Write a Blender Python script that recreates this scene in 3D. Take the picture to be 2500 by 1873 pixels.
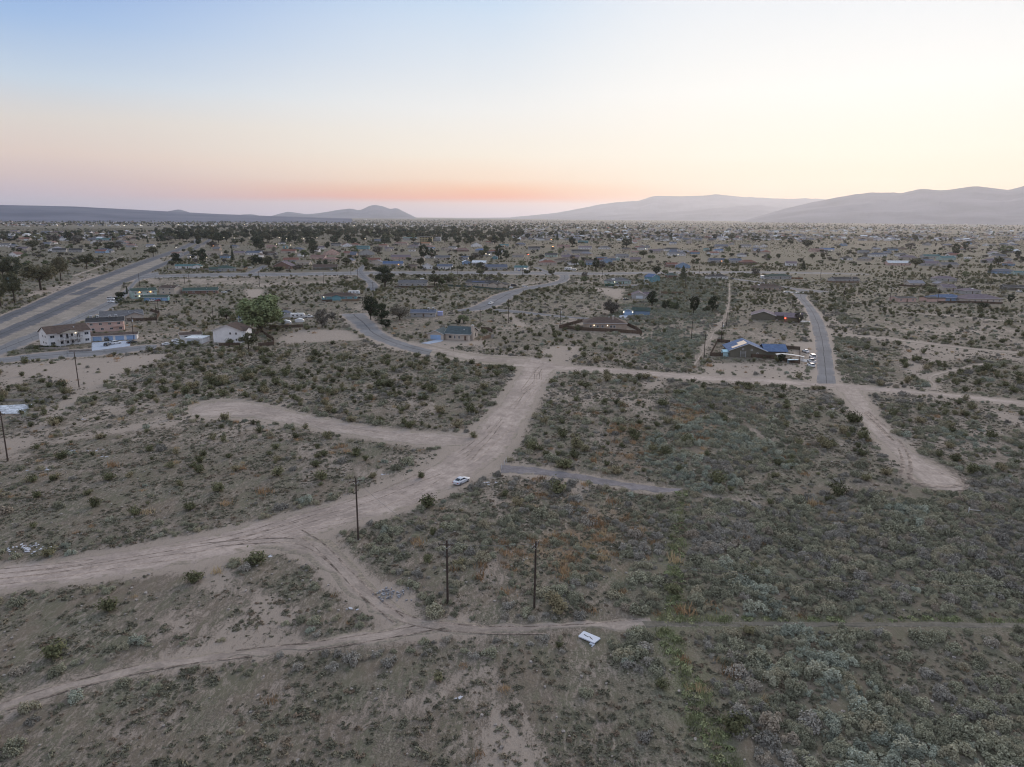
import bpy, math, random
import numpy as np
from mathutils import Vector, Matrix, noise as mnoise

for o in list(bpy.data.objects):
    bpy.data.objects.remove(o)
R = random.Random(7)
rng = np.random.default_rng(11)
sc = bpy.context.scene
col = sc.collection
rad = math.radians

# ------------------------------------------------------------------ camera
F, CX, CY, H = 1735.0, 1250.0, 936.5, 60.0
PIT, ROL = rad(13.18), rad(0.43)
ca, sa, cp, sp = math.cos(ROL), math.sin(ROL), math.cos(PIT), math.sin(PIT)
cam = bpy.data.objects.new('camera', bpy.data.cameras.new('camera'))
col.objects.link(cam)
cam.data.sensor_fit = 'HORIZONTAL'
cam.data.sensor_width = 36.0
cam.data.lens = 36.0 * F / 2500.0
cam.data.clip_start = 0.5
cam.data.clip_end = 120000
X_ = Vector((ca, sa * sp, sa * cp)); Y_ = Vector((-sa, ca * sp, ca * cp)); Z_ = -Vector((0, cp, -sp))
m3 = Matrix((X_, Y_, Z_)).transposed()
cam.matrix_world = Matrix.Translation((0, 0, H)) @ m3.to_4x4()
sc.camera = cam

# ------------------------------------------------------------------ sky, sun, exposure
SUN_AZ, SUN_EL = 28.0, 14.0          # degrees right of the view axis, above the horizon


def lin(r, g, b):
    f = lambda c: ((c / 255 + 0.055) / 1.055) ** 2.4 if c > 10 else c / 255 / 12.92
    return (f(r), f(g), f(b), 1)


world = bpy.data.worlds.new('World')
sc.world = world
world.use_nodes = True
wt = world.node_tree
wt.nodes.clear()


def wn(t, **k):
    n = wt.nodes.new(t)
    for a, b in k.items():
        setattr(n, a, b)
    return n


wl = wt.links.new
tc = wn('ShaderNodeTexCoord')
sep = wn('ShaderNodeSeparateXYZ')
wl(tc.outputs['Generated'], sep.inputs[0])


def wmath(op, a, b=None):
    n = wn('ShaderNodeMath', operation=op)
    for i, v in enumerate((a, b)):
        if v is None:
            continue
        if isinstance(v, (int, float)):
            n.inputs[i].default_value = v
        else:
            wl(v, n.inputs[i])
    return n.outputs[0]


# azimuth closeness to the sunset: cosine between the horizontal direction and the sun's
h2 = wmath('SQRT', wmath('ADD', wmath('MULTIPLY', sep.outputs[0], sep.outputs[0]),
                         wmath('ADD', wmath('MULTIPLY', sep.outputs[1], sep.outputs[1]), 1e-6)))
dotp = wmath('ADD', wmath('MULTIPLY', sep.outputs[0], math.sin(rad(SUN_AZ))),
             wmath('MULTIPLY', sep.outputs[1], math.cos(rad(SUN_AZ))))
cosaz = wmath('DIVIDE', dotp, h2)


def ramp(fac, stops, interp='LINEAR'):
    n = wn('ShaderNodeValToRGB')
    n.color_ramp.interpolation = interp
    el = n.color_ramp.elements
    while len(el) < len(stops):
        el.new(0.5)
    for e, (p, c) in zip(el, stops):
        e.position = p
        e.color = c
    wl(fac, n.inputs[0])
    return n.outputs[0]


def mixc(f, a, b, bt='MIX'):
    n = wn('ShaderNodeMix', data_type='RGBA', blend_type=bt)
    if isinstance(f, (int, float)):
        n.inputs[0].default_value = f
    else:
        wl(f, n.inputs[0])
    wl(a, n.inputs[6])
    wl(b, n.inputs[7])
    return n.outputs[2]


def el_(d):
    return math.sin(rad(d))


# soft unevenness of thin cirrus, stretched along the horizon
nz = wn('ShaderNodeTexNoise')
nz.inputs['Scale'].default_value = 2.2
nz.inputs['Detail'].default_value = 4
mp = wn('ShaderNodeMapping')
mp.inputs['Scale'].default_value = (1, 1, 7)
wl(tc.outputs['Generated'], mp.inputs[0])
wl(mp.outputs[0], nz.inputs['Vector'])
zz = wmath('ADD', sep.outputs[2], wmath('MULTIPLY', wmath('SUBTRACT', nz.outputs[0], 0.5), 0.021))

G_ = lin(118, 108, 104)
left = ramp(zz, [(0.0, lin(190, 178, 200)), (el_(1.2), lin(208, 186, 194)), (el_(2.4), lin(220, 196, 190)), (el_(3.8), lin(230, 209, 196)),
                 (el_(6), lin(224, 216, 208)), (el_(8.5), lin(200, 214, 228)), (el_(12), lin(160, 190, 229)),
                 (el_(15.5), lin(126, 163, 222)), (el_(30), lin(160, 188, 224)), (1, lin(198, 210, 228))])
mid = ramp(zz, [(0.0, lin(206, 186, 200)), (el_(0.8), lin(224, 188, 180)), (el_(1.3), lin(255, 146, 76)), (el_(1.9), lin(255, 184, 130)),
                (el_(2.8), lin(254, 222, 192)), (el_(4.6), lin(250, 238, 220)), (el_(8), lin(241, 240, 237)),
                (el_(15), lin(200, 220, 241)), (el_(30), lin(204, 220, 238)), (1, lin(198, 210, 228))])
right = ramp(zz, [(0.0, lin(222, 196, 190)), (el_(1.5), lin(250, 210, 172)), (el_(2.6), lin(250, 230, 204)),
                  (el_(4.6), lin(250, 241, 224)), (el_(9), lin(250, 248, 243)), (el_(15), lin(234, 238, 243)),
                  (el_(30), lin(222, 229, 239)), (1, lin(198, 210, 228))])
anti = ramp(zz, [(0.0, lin(196, 190, 206)), (el_(5), lin(214, 200, 208)), (el_(12), lin(208, 206, 220)),
                 (el_(25), lin(196, 208, 230)), (1, lin(198, 210, 228))])


def rmp(a, b):
    n = wn('ShaderNodeMapRange', interpolation_type='SMOOTHSTEP')
    n.inputs[1].default_value = a
    n.inputs[2].default_value = b
    wl(cosaz, n.inputs[0])
    return n.outputs[0]


skyc = mixc(rmp(-0.6, 0.45), anti, left)
skyc = mixc(rmp(0.46, 0.9), skyc, mid)
skyc = mixc(rmp(0.86, 0.985), skyc, right)
# below the horizon: ground tone
bl = wn('ShaderNodeMapRange')
bl.inputs[1].default_value = -0.03
bl.inputs[2].default_value = 0.0
wl(sep.outputs[2], bl.inputs[0])
gcol = wn('ShaderNodeRGB')
gcol.outputs[0].default_value = G_
skyc = mixc(bl.outputs[0], gcol.outputs[0], skyc)
nish = wn('ShaderNodeTexSky', sky_type='NISHITA')
nish.sun_disc = False
nish.sun_elevation = rad(SUN_EL)
nish.sun_rotation = rad(SUN_AZ)
nish.altitude = 800
SKY_N = 0.0015
nm = wn('ShaderNodeVectorMath', operation='SCALE')
nm.inputs['Scale'].default_value = SKY_N
wl(nish.outputs[0], nm.inputs[0])
addn = wn('ShaderNodeVectorMath', operation='ADD')
wl(skyc, addn.inputs[0])
wl(nm.outputs[0], addn.inputs[1])
bg = wn('ShaderNodeBackground')
bg.inputs['Strength'].default_value = 1.0
wl(addn.outputs[0], bg.inputs['Color'])
wo = wn('ShaderNodeOutputWorld')
wl(bg.outputs[0], wo.inputs[0])

sun = bpy.data.objects.new('sun', bpy.data.lights.new('sun', 'SUN'))
col.objects.link(sun)
sun.data.energy = 2.2
sun.data.angle = rad(45)
sun.data.color = (1.0, 0.83, 0.68)
sd = Vector((math.sin(rad(SUN_AZ)) * math.cos(rad(SUN_EL)), math.cos(rad(SUN_AZ)) * math.cos(rad(SUN_EL)), math.sin(rad(SUN_EL))))
sun.rotation_euler = sd.to_track_quat('Z', 'Y').to_euler()

sc.view_settings.view_transform = 'Standard'
sc.view_settings.look = 'None'
sc.view_settings.exposure = 0.0
sc.view_settings.gamma = 1.0
sc.view_settings.use_curve_mapping = False
sc.cycles.max_bounces = 5
sc.cycles.diffuse_bounces = 2
sc.cycles.glossy_bounces = 2
sc.cycles.transmission_bounces = 2
sc.cycles.volume_bounces = 1
sc.cycles.use_denoising = True
sc.cycles.pixel_filter_type = 'BLACKMAN_HARRIS'
sc.cycles.filter_width = 1.15

# ------------------------------------------------------------------ projection helpers (photograph pixel -> point on the plain)


def ray(px, py):
    u = (px - CX) / F
    v = (CY - py) / F
    u2 = u * ca - v * sa
    v2 = u * sa + v * ca
    return (u2, cp + v2 * sp, -sp + v2 * cp)


def g(p):
    d = ray(*p)
    t = H / -min(d[2], -1e-4)
    return (d[0] * t, d[1] * t)


def ppm(p):
    d = ray(*p)
    return F / (H / -d[2])


def topz(p, base):
    """height of pixel p above the plain when it stands over ground point base"""
    d = ray(*p)
    return H + d[2] * base[1] / d[1]


def proj(x, y, z=0.0):
    """world arrays -> photograph pixels"""
    x = np.asarray(x, float); y = np.asarray(y, float)
    dz = z - H
    depth = y * cp - dz * sp
    vv = (y * sp + dz * cp) / depth
    uu = x / depth
    u = uu * ca + vv * sa
    v = -uu * sa + vv * ca
    return CX + F * u, CY - F * v


def zoom(x0, y0, k):
    return lambda x, y: (x0 + x / k, y0 + y / k)


V = zoom(0, 0, 1 / 1.1302)
Z1, Z2, Z3, Z4 = [zoom(x, 440, 3.4516) for x in (0, 620, 1240, 1860)]
L1, L2, L3, L4 = [zoom(x, 860, 3.4516) for x in (0, 620, 1240, 1860)]
B1, B2, B3, B4 = [zoom(x, 1300, 2.892) for x in (0, 740, 1240, 1740)]
H1, H2 = [zoom(x, 640, 6.903) for x in (1860, 2180)]
H3, H4, H5, H6 = [zoom(x, 560, 6.903) for x in (620, 940, 1240, 1560)]
H7 = zoom(360, 560, 6.9125)
H8 = zoom(0, 520, 6.903)
A1, A2, A3, A4 = zoom(60, 780, 6.9125), zoom(480, 720, 6.9125), zoom(240, 660, 6.9125), zoom(1720, 800, 6.9125)
A5 = zoom(1040, 760, 9.2167)

# ------------------------------------------------------------------ object helpers


def tag(o, label=None, cat=None, group=None, kind=None):
    if label: o['label'] = label
    if cat: o['category'] = cat
    if group: o['group'] = group
    if kind: o['kind'] = kind
    return o


def link(name, me, parent=None, loc=None, rz=0):
    o = bpy.data.objects.new(name, me)
    col.objects.link(o)
    if parent: o.parent = parent
    if loc is not None: o.location = loc
    if rz: o.rotation_euler = (0, 0, rz)
    return o


def empty(name, loc, rz=0, label=None, cat=None, group=None):
    o = link(name, None, None, loc, rz)
    o.empty_display_size = 0.5
    return tag(o, label, cat, group)


KIDS = {}


def copy_tree(o, parent=None):
    c = o.copy()
    col.objects.link(c)
    if parent: c.parent = parent
    for ch in o.children:
        copy_tree(ch, c)
    return c


class MB:
    def __init__(s):
        s.v = []; s.f = []; s.m = []

    def add(s, vs, fs, mi=0):
        n = len(s.v)
        s.v += [tuple(a) for a in vs]
        s.f += [tuple(i + n for i in f) for f in fs]
        s.m += [mi] * len(fs)
        return s

    def box(s, x0, x1, y0, y1, z0, z1, mi=0):
        return s.add([(x0, y0, z0), (x1, y0, z0), (x1, y1, z0), (x0, y1, z0), (x0, y0, z1), (x1, y0, z1), (x1, y1, z1), (x0, y1, z1)],
                     [(0, 3, 2, 1), (4, 5, 6, 7), (0, 1, 5, 4), (1, 2, 6, 5), (2, 3, 7, 6), (3, 0, 4, 7)], mi)

    def tube(s, p0, p1, r0, r1, n=6, mi=0, cap=True):
        p0 = Vector(p0); p1 = Vector(p1)
        d = (p1 - p0).normalized()
        a = d.orthogonal().normalized(); b = d.cross(a)
        vs = []
        for p, r in ((p0, r0), (p1, r1)):
            for i in range(n):
                t = 2 * math.pi * i / n
                vs.append(p + a * (r * math.cos(t)) + b * (r * math.sin(t)))
        fs = [(i, (i + 1) % n, n + (i + 1) % n, n + i) for i in range(n)]
        if cap:
            fs += [tuple(range(n - 1, -1, -1)), tuple(range(n, 2 * n))]
        return s.add(vs, fs, mi)

    def prism(s, poly, axis, a0, a1, mi=0):
        """extrude a 2-D polygon along an axis: 'x' (poly is y,z), 'y' (x,z) or 'z' (x,y)"""
        n = len(poly)
        def P(q, a):
            return (a, q[0], q[1]) if axis == 'x' else (q[0], a, q[1]) if axis == 'y' else (q[0], q[1], a)
        vs = [P(q, a0) for q in poly] + [P(q, a1) for q in poly]
        fs = [(i, (i + 1) % n, n + (i + 1) % n, n + i) for i in range(n)] + [tuple(range(n - 1, -1, -1)), tuple(range(n, 2 * n))]
        return s.add(vs, fs, mi)

    def mesh(s, name, mats):
        me = bpy.data.meshes.new(name)
        me.from_pydata(s.v, [], s.f)
        for m in (mats if isinstance(mats, (list, tuple)) else [mats]):
            me.materials.append(m)
        if any(s.m):
            me.polygons.foreach_set('material_index', s.m)
        me.update()
        import bmesh
        bm = bmesh.new(); bm.from_mesh(me)
        bmesh.ops.recalc_face_normals(bm, faces=bm.faces)
        bm.to_mesh(me); bm.free()
        return me

    def build(s, name, mats, parent=None, loc=None, rz=0):
        return link(name, s.mesh(name, mats), parent, loc, rz)


# ------------------------------------------------------------------ materials


class NT:
    def __init__(s, name):
        s.mat = bpy.data.materials.new(name)
        s.mat.use_nodes = True
        s.t = s.mat.node_tree
        s.t.nodes.clear()
        s.out = s.n('ShaderNodeOutputMaterial')
        s.p = s.n('ShaderNodeBsdfPrincipled')
        s.l(s.p.outputs[0], s.out.inputs[0])

    def n(s, t, **k):
        n = s.t.nodes.new(t)
        for a, b in k.items():
            setattr(n, a, b)
        return n

    def l(s, a, b):
        s.t.links.new(a, b)

    def set(s, sock, v):
        if isinstance(v, (int, float)):
            sock.default_value = v
        elif isinstance(v, tuple):
            sock.default_value = v if len(v) != 3 or sock.type == 'VECTOR' else (*v, 1)
        else:
            s.l(v, sock)

    def math(s, op, a, b=0.0, clamp=False):
        n = s.n('ShaderNodeMath', operation=op)
        n.use_clamp = clamp
        s.set(n.inputs[0], a); s.set(n.inputs[1], b)
        return n.outputs[0]

    def noise(s, scale, vec=None, detail=4, rough=0.55, dist=0.0):
        n = s.n('ShaderNodeTexNoise')
        n.inputs['Scale'].default_value = scale
        n.inputs['Detail'].default_value = detail
        n.inputs['Roughness'].default_value = rough
        n.inputs['Distortion'].default_value = dist
        if vec is not None: s.l(vec, n.inputs['Vector'])
        return n.outputs[0]

    def mix(s, f, a, b, bt='MIX'):
        n = s.n('ShaderNodeMix', data_type='RGBA', blend_type=bt)
        s.set(n.inputs[0], f); s.set(n.inputs[6], a); s.set(n.inputs[7], b)
        return n.outputs[2]

    def rng(s, v, a, b, c=0.0, d=1.0, smooth=True):
        n = s.n('ShaderNodeMapRange', interpolation_type='SMOOTHSTEP' if smooth else 'LINEAR')
        s.set(n.inputs[0], v)
        for i, q in enumerate((a, b, c, d)):
            s.set(n.inputs[i + 1], q)
        return n.outputs[0]

    def mapping(s, vec, scale=(1, 1, 1), rz=0.0):
        n = s.n('ShaderNodeMapping')
        n.inputs['Scale'].default_value = scale
        n.inputs['Rotation'].default_value = (0, 0, rz)
        s.l(vec, n.inputs[0])
        return n.outputs[0]

    def bump(s, h, strength=0.3, dist=0.1):
        n = s.n('ShaderNodeBump')
        n.inputs['Strength'].default_value = strength
        n.inputs['Distance'].default_value = dist
        s.l(h, n.inputs['Height'])
        s.l(n.outputs[0], s.p.inputs['Normal'])

    def finish(s, color, rough=0.85, spec=0.2, metal=0.0):
        s.set(s.p.inputs['Base Color'], color)
        s.set(s.p.inputs['Roughness'], rough)
        s.p.inputs['Specular IOR Level'].default_value = spec
        s.p.inputs['Metallic'].default_value = metal
        return s.mat


MATS = {}


def mat(key, c, rough=0.8, var=0.18, scale=1.5, spec=0.3, metal=0.0, bump=0.0, lines=None):
    """weathered paint / stucco / roofing: base colour broken up by two noises, optional course lines in depth"""
    if key in MATS: return MATS[key]
    t = NT(key)
    co = t.n('ShaderNodeTexCoord').outputs['Object']
    oi = t.n('ShaderNodeObjectInfo').outputs['Random']
    n1 = t.noise(scale, co, 5, 0.65)
    n2 = t.noise(scale * 9, co, 3, 0.6)
    f = t.math('ADD', t.math('MULTIPLY', n1, 0.7), t.math('MULTIPLY', n2, 0.3))
    f = t.math('ADD', f, t.math('MULTIPLY', t.math('SUBTRACT', oi, 0.5), 0.12))
    dk = tuple(x * (1 - var * 1.6) for x in c)
    lt = tuple(min(0.92, x * (1 + var * 1.2)) for x in c)
    cc = t.mix(t.rng(f, 0.3, 0.72), dk, lt)
    if bump: t.bump(n2, bump, 0.05)
    MATS[key] = t.finish(cc, rough, spec, metal)
    return MATS[key]


def emit(key, c, s):
    if key in MATS: return MATS[key]
    t = NT(key)
    t.p.inputs['Emission Color'].default_value = (*c, 1)
    t.p.inputs['Emission Strength'].default_value = s
    MATS[key] = t.finish(c, 0.5)
    MATS[key].cycles.emission_sampling = 'NONE'
    return MATS[key]


def glass(key='window_glass', c=(0.03, 0.035, 0.045)):
    if key in MATS: return MATS[key]
    t = NT(key)
    MATS[key] = t.finish(c, 0.08, 0.6)
    return MATS[key]


def foliage(key, c1, c2, c3=None, rough=0.9):
    """leaf material: colour varies per leaf and per plant"""
    if key in MATS: return MATS[key]
    t = NT(key)
    isl = t.n('ShaderNodeNewGeometry').outputs['Random Per Island']
    oi = t.n('ShaderNodeObjectInfo').outputs['Random']
    cc = t.mix(isl, c1, c2)
    if c3: cc = t.mix(t.rng(oi, 0.55, 1.0), cc, t.mix(isl, tuple(x * 0.7 for x in c3), c3))
    v = t.math('ADD', 0.62, t.math('MULTIPLY', oi, 0.72))
    hs = t.n('ShaderNodeHueSaturation')
    t.l(v, hs.inputs['Value']); t.l(cc, hs.inputs['Color'])
    MATS[key] = t.finish(hs.outputs[0], rough, 0.1)
    return MATS[key]
# ------------------------------------------------------------------ masks on a 1 m raster of the plain
RX0, RY0, RW, RH = -900, 20, 1800, 1480
GXc, GYc = np.meshgrid(RX0 + 0.5 + np.arange(RW), RY0 + 0.5 + np.arange(RH))
ROADM = np.zeros((RH, RW), np.float32)
BAREM = np.zeros((RH, RW), np.float32)
GREENM = np.zeros((RH, RW), np.float32)
ORANGEM = np.zeros((RH, RW), np.float32)
WEEDM = np.full((RH, RW), 0.56, np.float32)
BUILT = np.zeros((RH, RW), np.float32)


def raster(arr, poly, val, mode='max'):
    P = np.array(poly, float)
    x0, x1 = int(max(0, P[:, 0].min() - RX0)), int(min(RW, P[:, 0].max() - RX0 + 2))
    y0, y1 = int(max(0, P[:, 1].min() - RY0)), int(min(RH, P[:, 1].max() - RY0 + 2))
    if x1 <= x0 or y1 <= y0: return
    gx, gy = GXc[y0:y1, x0:x1], GYc[y0:y1, x0:x1]
    ins = np.zeros(gx.shape, bool)
    n = len(P)
    for i in range(n):
        (xa, ya), (xb, yb) = P[i], P[(i + 1) % n]
        if ya == yb: continue
        c = ((ya > gy) != (yb > gy)) & (gx < (xb - xa) * (gy - ya) / (yb - ya) + xa)
        ins ^= c
    s = arr[y0:y1, x0:x1]
    if mode == 'max': s[ins] = np.maximum(s[ins], val)
    else: s[ins] = val


def blur(a, r):
    for ax in (0, 1):
        for _ in range(2):
            k = 2 * r + 1
            pad = [(0, 0), (0, 0)]; pad[ax] = (r + 1, r)
            c = np.cumsum(np.pad(a, pad, mode='edge'), axis=ax, dtype=np.float64)
            a = ((np.take(c, range(k, c.shape[ax]), ax) - np.take(c, range(0, c.shape[ax] - k), ax)) / k).astype(np.float32)
    return a


def samp(a, x, y):
    xi = np.clip((np.asarray(x) - RX0).astype(int), 0, RW - 1)
    yi = np.clip((np.asarray(y) - RY0).astype(int), 0, RH - 1)
    return a[yi, xi]


def vnoise(x, y, s, seed):
    """value noise, 0..1"""
    x = np.asarray(x) / s; y = np.asarray(y) / s
    xi = np.floor(x).astype(np.int64); yi = np.floor(y).astype(np.int64)
    fx = x - xi; fy = y - yi
    fx = fx * fx * (3 - 2 * fx); fy = fy * fy * (3 - 2 * fy)

    def hsh(a, b):
        h = (a * 374761393 + b * 668265263 + seed * 1442695041) & 0xFFFFFFFF
        h = ((h ^ (h >> 13)) * 1274126177) & 0xFFFFFFFF
        return ((h ^ (h >> 16)) & 0xFFFF) / 65535.0
    return ((hsh(xi, yi) * (1 - fx) + hsh(xi + 1, yi) * fx) * (1 - fy) +
            (hsh(xi, yi + 1) * (1 - fx) + hsh(xi + 1, yi + 1) * fx) * fy)


def chaikin(p, n=2):
    for _ in range(n):
        q = [p[0]]
        for a, b in zip(p, p[1:]):
            q += [(a[0] * .75 + b[0] * .25, a[1] * .75 + b[1] * .25), (a[0] * .25 + b[0] * .75, a[1] * .25 + b[1] * .75)]
        p = q + [p[-1]]
    return p


def resample(p, n):
    P = np.array(p, float)
    d = np.r_[0, np.cumsum(np.hypot(*np.diff(P, axis=0).T))]
    t = np.linspace(0, d[-1], n)
    return np.c_[np.interp(t, d, P[:, 0]), np.interp(t, d, P[:, 1])]


# ------------------------------------------------------------------ road materials


def road_mat(key, c, kind, creep=0.35):
    t = NT(key)
    uv = t.n('ShaderNodeUVMap', uv_map='uv').outputs[0]
    co = t.n('ShaderNodeTexCoord').outputs['Object']
    s = t.n('ShaderNodeSeparateXYZ'); t.l(uv, s.inputs[0])
    streak = t.noise(1.0, t.mapping(uv, (16, 0.05, 1)), 5, 0.6)
    streak2 = t.noise(1.0, t.mapping(uv, (40, 0.12, 1)), 3, 0.6)
    big = t.noise(0.06, co, 4, 0.6)
    fine = t.noise(1.6, co, 5, 0.7)
    if kind == 'dirt':
        mid_ = t.noise(0.35, co, 6, 0.7, 0.5)
        f = t.math('ADD', t.math('ADD', t.math('MULTIPLY', streak, 0.13), t.math('MULTIPLY', streak2, 0.06)),
                   t.math('ADD', t.math('MULTIPLY', big, 0.30), t.math('ADD', t.math('MULTIPLY', fine, 0.21), t.math('MULTIPLY', mid_, 0.30))))
        cc = t.mix(t.rng(f, 0.40, 0.62), tuple(x * 0.60 for x in c), tuple(x * 1.12 for x in c))
        rut = t.rng(t.noise(1.0, t.mapping(uv, (22, 0.025, 1)), 2, 0.5), 0.60, 0.68)
        cc = t.mix(t.math('MULTIPLY', t.math('MULTIPLY', rut, t.rng(mid_, 0.35, 0.6)), 0.45), cc, tuple(x * 0.45 for x in c))
        # weeds creeping in from both sides
        ed = t.math('ABSOLUTE', t.math('SUBTRACT', s.outputs[0], 0.5))
        wv = t.math('ADD', ed, t.math('ADD', t.math('MULTIPLY', t.math('SUBTRACT', mid_, 0.5), 0.9), t.math('MULTIPLY', t.math('SUBTRACT', fine, 0.5), 0.35)))
        cc = t.mix(t.math('MULTIPLY', t.rng(wv, creep, creep + 0.10), 0.9), cc, t.mix(t.rng(fine, 0.35, 0.65), (0.17, 0.15, 0.118), (0.32, 0.265, 0.21)))
        t.bump(t.math('ADD', mid_, t.math('ADD', t.math('MULTIPLY', streak, 0.4), t.math('MULTIPLY', fine, 0.7))), 0.7, 0.15)
    else:
        f = t.math('ADD', t.math('MULTIPLY', big, 0.5), t.math('ADD', t.math('MULTIPLY', fine, 0.25), t.math('MULTIPLY', streak, 0.25)))
        cc = t.mix(t.rng(f, 0.34, 0.66), tuple(x * 0.72 for x in c), tuple(x * 1.2 for x in c))
        # sealed cracks: one down the crown, wandering cross cracks
        w = t.math('ADD', s.outputs[0], t.math('MULTIPLY', t.math('SUBTRACT', t.noise(1.0, t.mapping(uv, (0, 0.05, 1)), 2), 0.5), 0.10))
        crk = t.rng(t.math('ABSOLUTE', t.math('SUBTRACT', w, 0.5)), 0.012, 0.028, 1.0, 0.0)
        cy = t.math('ABSOLUTE', t.math('SUBTRACT', t.math('FRACT', t.math('ADD', t.math('MULTIPLY', s.outputs[1], 0.07), t.math('MULTIPLY', t.noise(3.0, uv, 2), 0.4))), 0.5))
        crk2 = t.rng(cy, 0.004, 0.02, 0.7, 0.0)
        cc = t.mix(t.math('MULTIPLY', t.math('MAXIMUM', crk, crk2), 0.75), cc, (0.03, 0.03, 0.032))
        # drifted sand toward the edges
        ed = t.rng(t.math('ABSOLUTE', t.math('SUBTRACT', s.outputs[0], 0.5)), 0.28, 0.52)
        cc = t.mix(t.math('MULTIPLY', ed, t.rng(t.noise(0.15, co, 4), 0.4, 0.65)), cc, SAND)
        t.bump(fine, 0.2, 0.02)
    MATS[key] = t.finish(cc, 0.9, 0.15)
    return MATS[key]


SAND = (0.40, 0.315, 0.265)
dirt_m = road_mat('compacted_dirt', (0.445, 0.362, 0.315), 'dirt')
track_m = road_mat('worn_track', (0.385, 0.316, 0.27), 'dirt', 0.25)
sand_m = road_mat('washed_sand', (0.43, 0.352, 0.305), 'dirt', 0.36)
asph_m = road_mat('aged_asphalt', (0.165, 0.165, 0.178), 'asphalt')
hwy_m = road_mat('highway_asphalt', (0.118, 0.118, 0.128), 'asphalt')
asph2_m = road_mat('grey_asphalt', (0.20, 0.195, 0.20), 'asphalt')
grav_m = road_mat('grey_gravel', (0.24, 0.215, 0.22), 'dirt')
line_m = mat('road_paint', (0.55, 0.54, 0.52), 0.7, 0.35, 0.8)

ROADZ = [0.03]
ZOF = {}


def road(name, A, B, m, label, cat, jit=0.35, step=2.0, margin=0.6, smooth=2, bare=1.0, cols=6, z=None):
    """one strip between two edge lines given as photograph pixels"""
    A = chaikin(A, smooth); B = chaikin(B, smooth)
    GA = np.array([g(p) for p in A]); GB = np.array([g(p) for p in B])
    L = max(np.hypot(*np.diff(GA, axis=0).T).sum(), np.hypot(*np.diff(GB, axis=0).T).sum())
    n = int(min(600, max(8, L / step)))
    RA, RB = resample(GA, n), resample(GB, n)
    C = (RA + RB) / 2
    d = np.r_[0, np.cumsum(np.hypot(*np.diff(C, axis=0).T))]
    wid = np.hypot(*(RA - RB).T)
    ja = (vnoise(d, d * 0, 3.0, 5) - .5) * 2 * jit + (vnoise(d, d * 0, 11.0, 9) - .5) * 2.4 * jit
    jb = (vnoise(d, d * 0, 3.0, 15) - .5) * 2 * jit + (vnoise(d, d * 0, 11.0, 19) - .5) * 2.4 * jit
    if z is None:
        z = ROADZ[0]; ROADZ[0] += 0.004
    vs, uv = [], []
    for i in range(n):
        w = max(wid[i], .1)
        ta, tb = -ja[i] / w, 1 + jb[i] / w
        for k in range(cols + 1):
            t = ta + (tb - ta) * k / cols
            q = RA[i] * (1 - t) + RB[i] * t
            edge = 0.0 if 0 < k < cols else -z - 0.02
            vs.append((q[0], q[1], z + edge))
            uv.append((k / cols, d[i]))
    fs = []
    c1 = cols + 1
    for i in range(n - 1):
        for k in range(cols):
            a = i * c1 + k
            fs.append((a, a + 1, a + c1 + 1, a + c1))
    me = bpy.data.meshes.new(name)
    me.from_pydata(vs, [], fs)
    me.materials.append(m)
    ul = me.uv_layers.new(name='uv')
    li = np.zeros(len(me.loops), np.int32)
    me.loops.foreach_get('vertex_index', li)
    ul.data.foreach_set('uv', np.array(uv, np.float32)[li].ravel())
    me.update()
    if len(me.polygons) and me.polygons[0].normal.z < 0:
        me.flip_normals()
    o = link(name, me)
    ZOF[label] = z
    tag(o, label, cat, None, 'structure')
    poly = [tuple(q) for q in RA] + [tuple(q) for q in RB[::-1]]
    raster(ROADM, poly, 1.0)
    if bare: raster(BAREM, poly, bare)
    return o


def px(f, *pts):
    return [f(*p) for p in pts]


# ------------------------------------------------------------------ roads and tracks (edges traced as pixels, laid on the plain)
road('dirt_road',
     px(V, (-60, 1236), (0, 1222), (150, 1203), (300, 1180), (450, 1152), (600, 1118), (750, 1078), (850, 1045), (910, 1015), (960, 980), (1000, 950), (1040, 910), (1075, 870), (1100, 835), (1120, 806), (1132, 786), (1140, 770)),
     px(V, (-60, 1292), (0, 1276), (150, 1262), (300, 1240), (450, 1215), (560, 1190), (650, 1168), (720, 1152), (800, 1125), (900, 1092), (980, 1062), (1040, 1025), (1080, 1000), (1105, 975), (1130, 930), (1150, 890), (1175, 840), (1196, 806), (1212, 790)),
     dirt_m, 'wide curving unpaved road of pale compacted dirt with the silver sedan on it', 'road', 0.7, 1.6)
road('dirt_road',
     px(V, (1110, 778), (1200, 787), (1300, 794), (1400, 802), (1500, 809), (1600, 812), (1700, 820), (1770, 827), (1830, 829), (1900, 838), (2000, 845), (2100, 855), (2230, 869)),
     px(V, (1110, 792), (1200, 801), (1300, 804), (1400, 813), (1500, 822), (1600, 827), (1700, 833), (1800, 839), (1900, 847), (2000, 853), (2100, 863), (2230, 879)),
     dirt_m, 'straight dirt cross road running from the junction past the end of the asphalt street', 'road', 0.5)
road('dirt_road',
     px(V, (1140, 772), (1060, 768), (985, 758), (935, 745), (890, 738)),
     px(V, (1130, 790), (1050, 786), (980, 775), (920, 760), (870, 748)),
     track_m, 'short dirt link between the cul-de-sac lane and the junction', 'road', 0.5)
road('asphalt_lane',
     px(Z2, (1010, 1120), (930, 1118), (1010, 1180), (1060, 1250), (1150, 1315), (1260, 1360), (1400, 1400), (1510, 1425)),
     px(Z2, (720, 1128), (760, 1165), (830, 1215), (880, 1280), (980, 1340), (1120, 1390), (1280, 1440), (1470, 1485)),
     asph2_m, 'broken asphalt lane beside the dark pine fading into dirt', 'road', 0.4)
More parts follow.
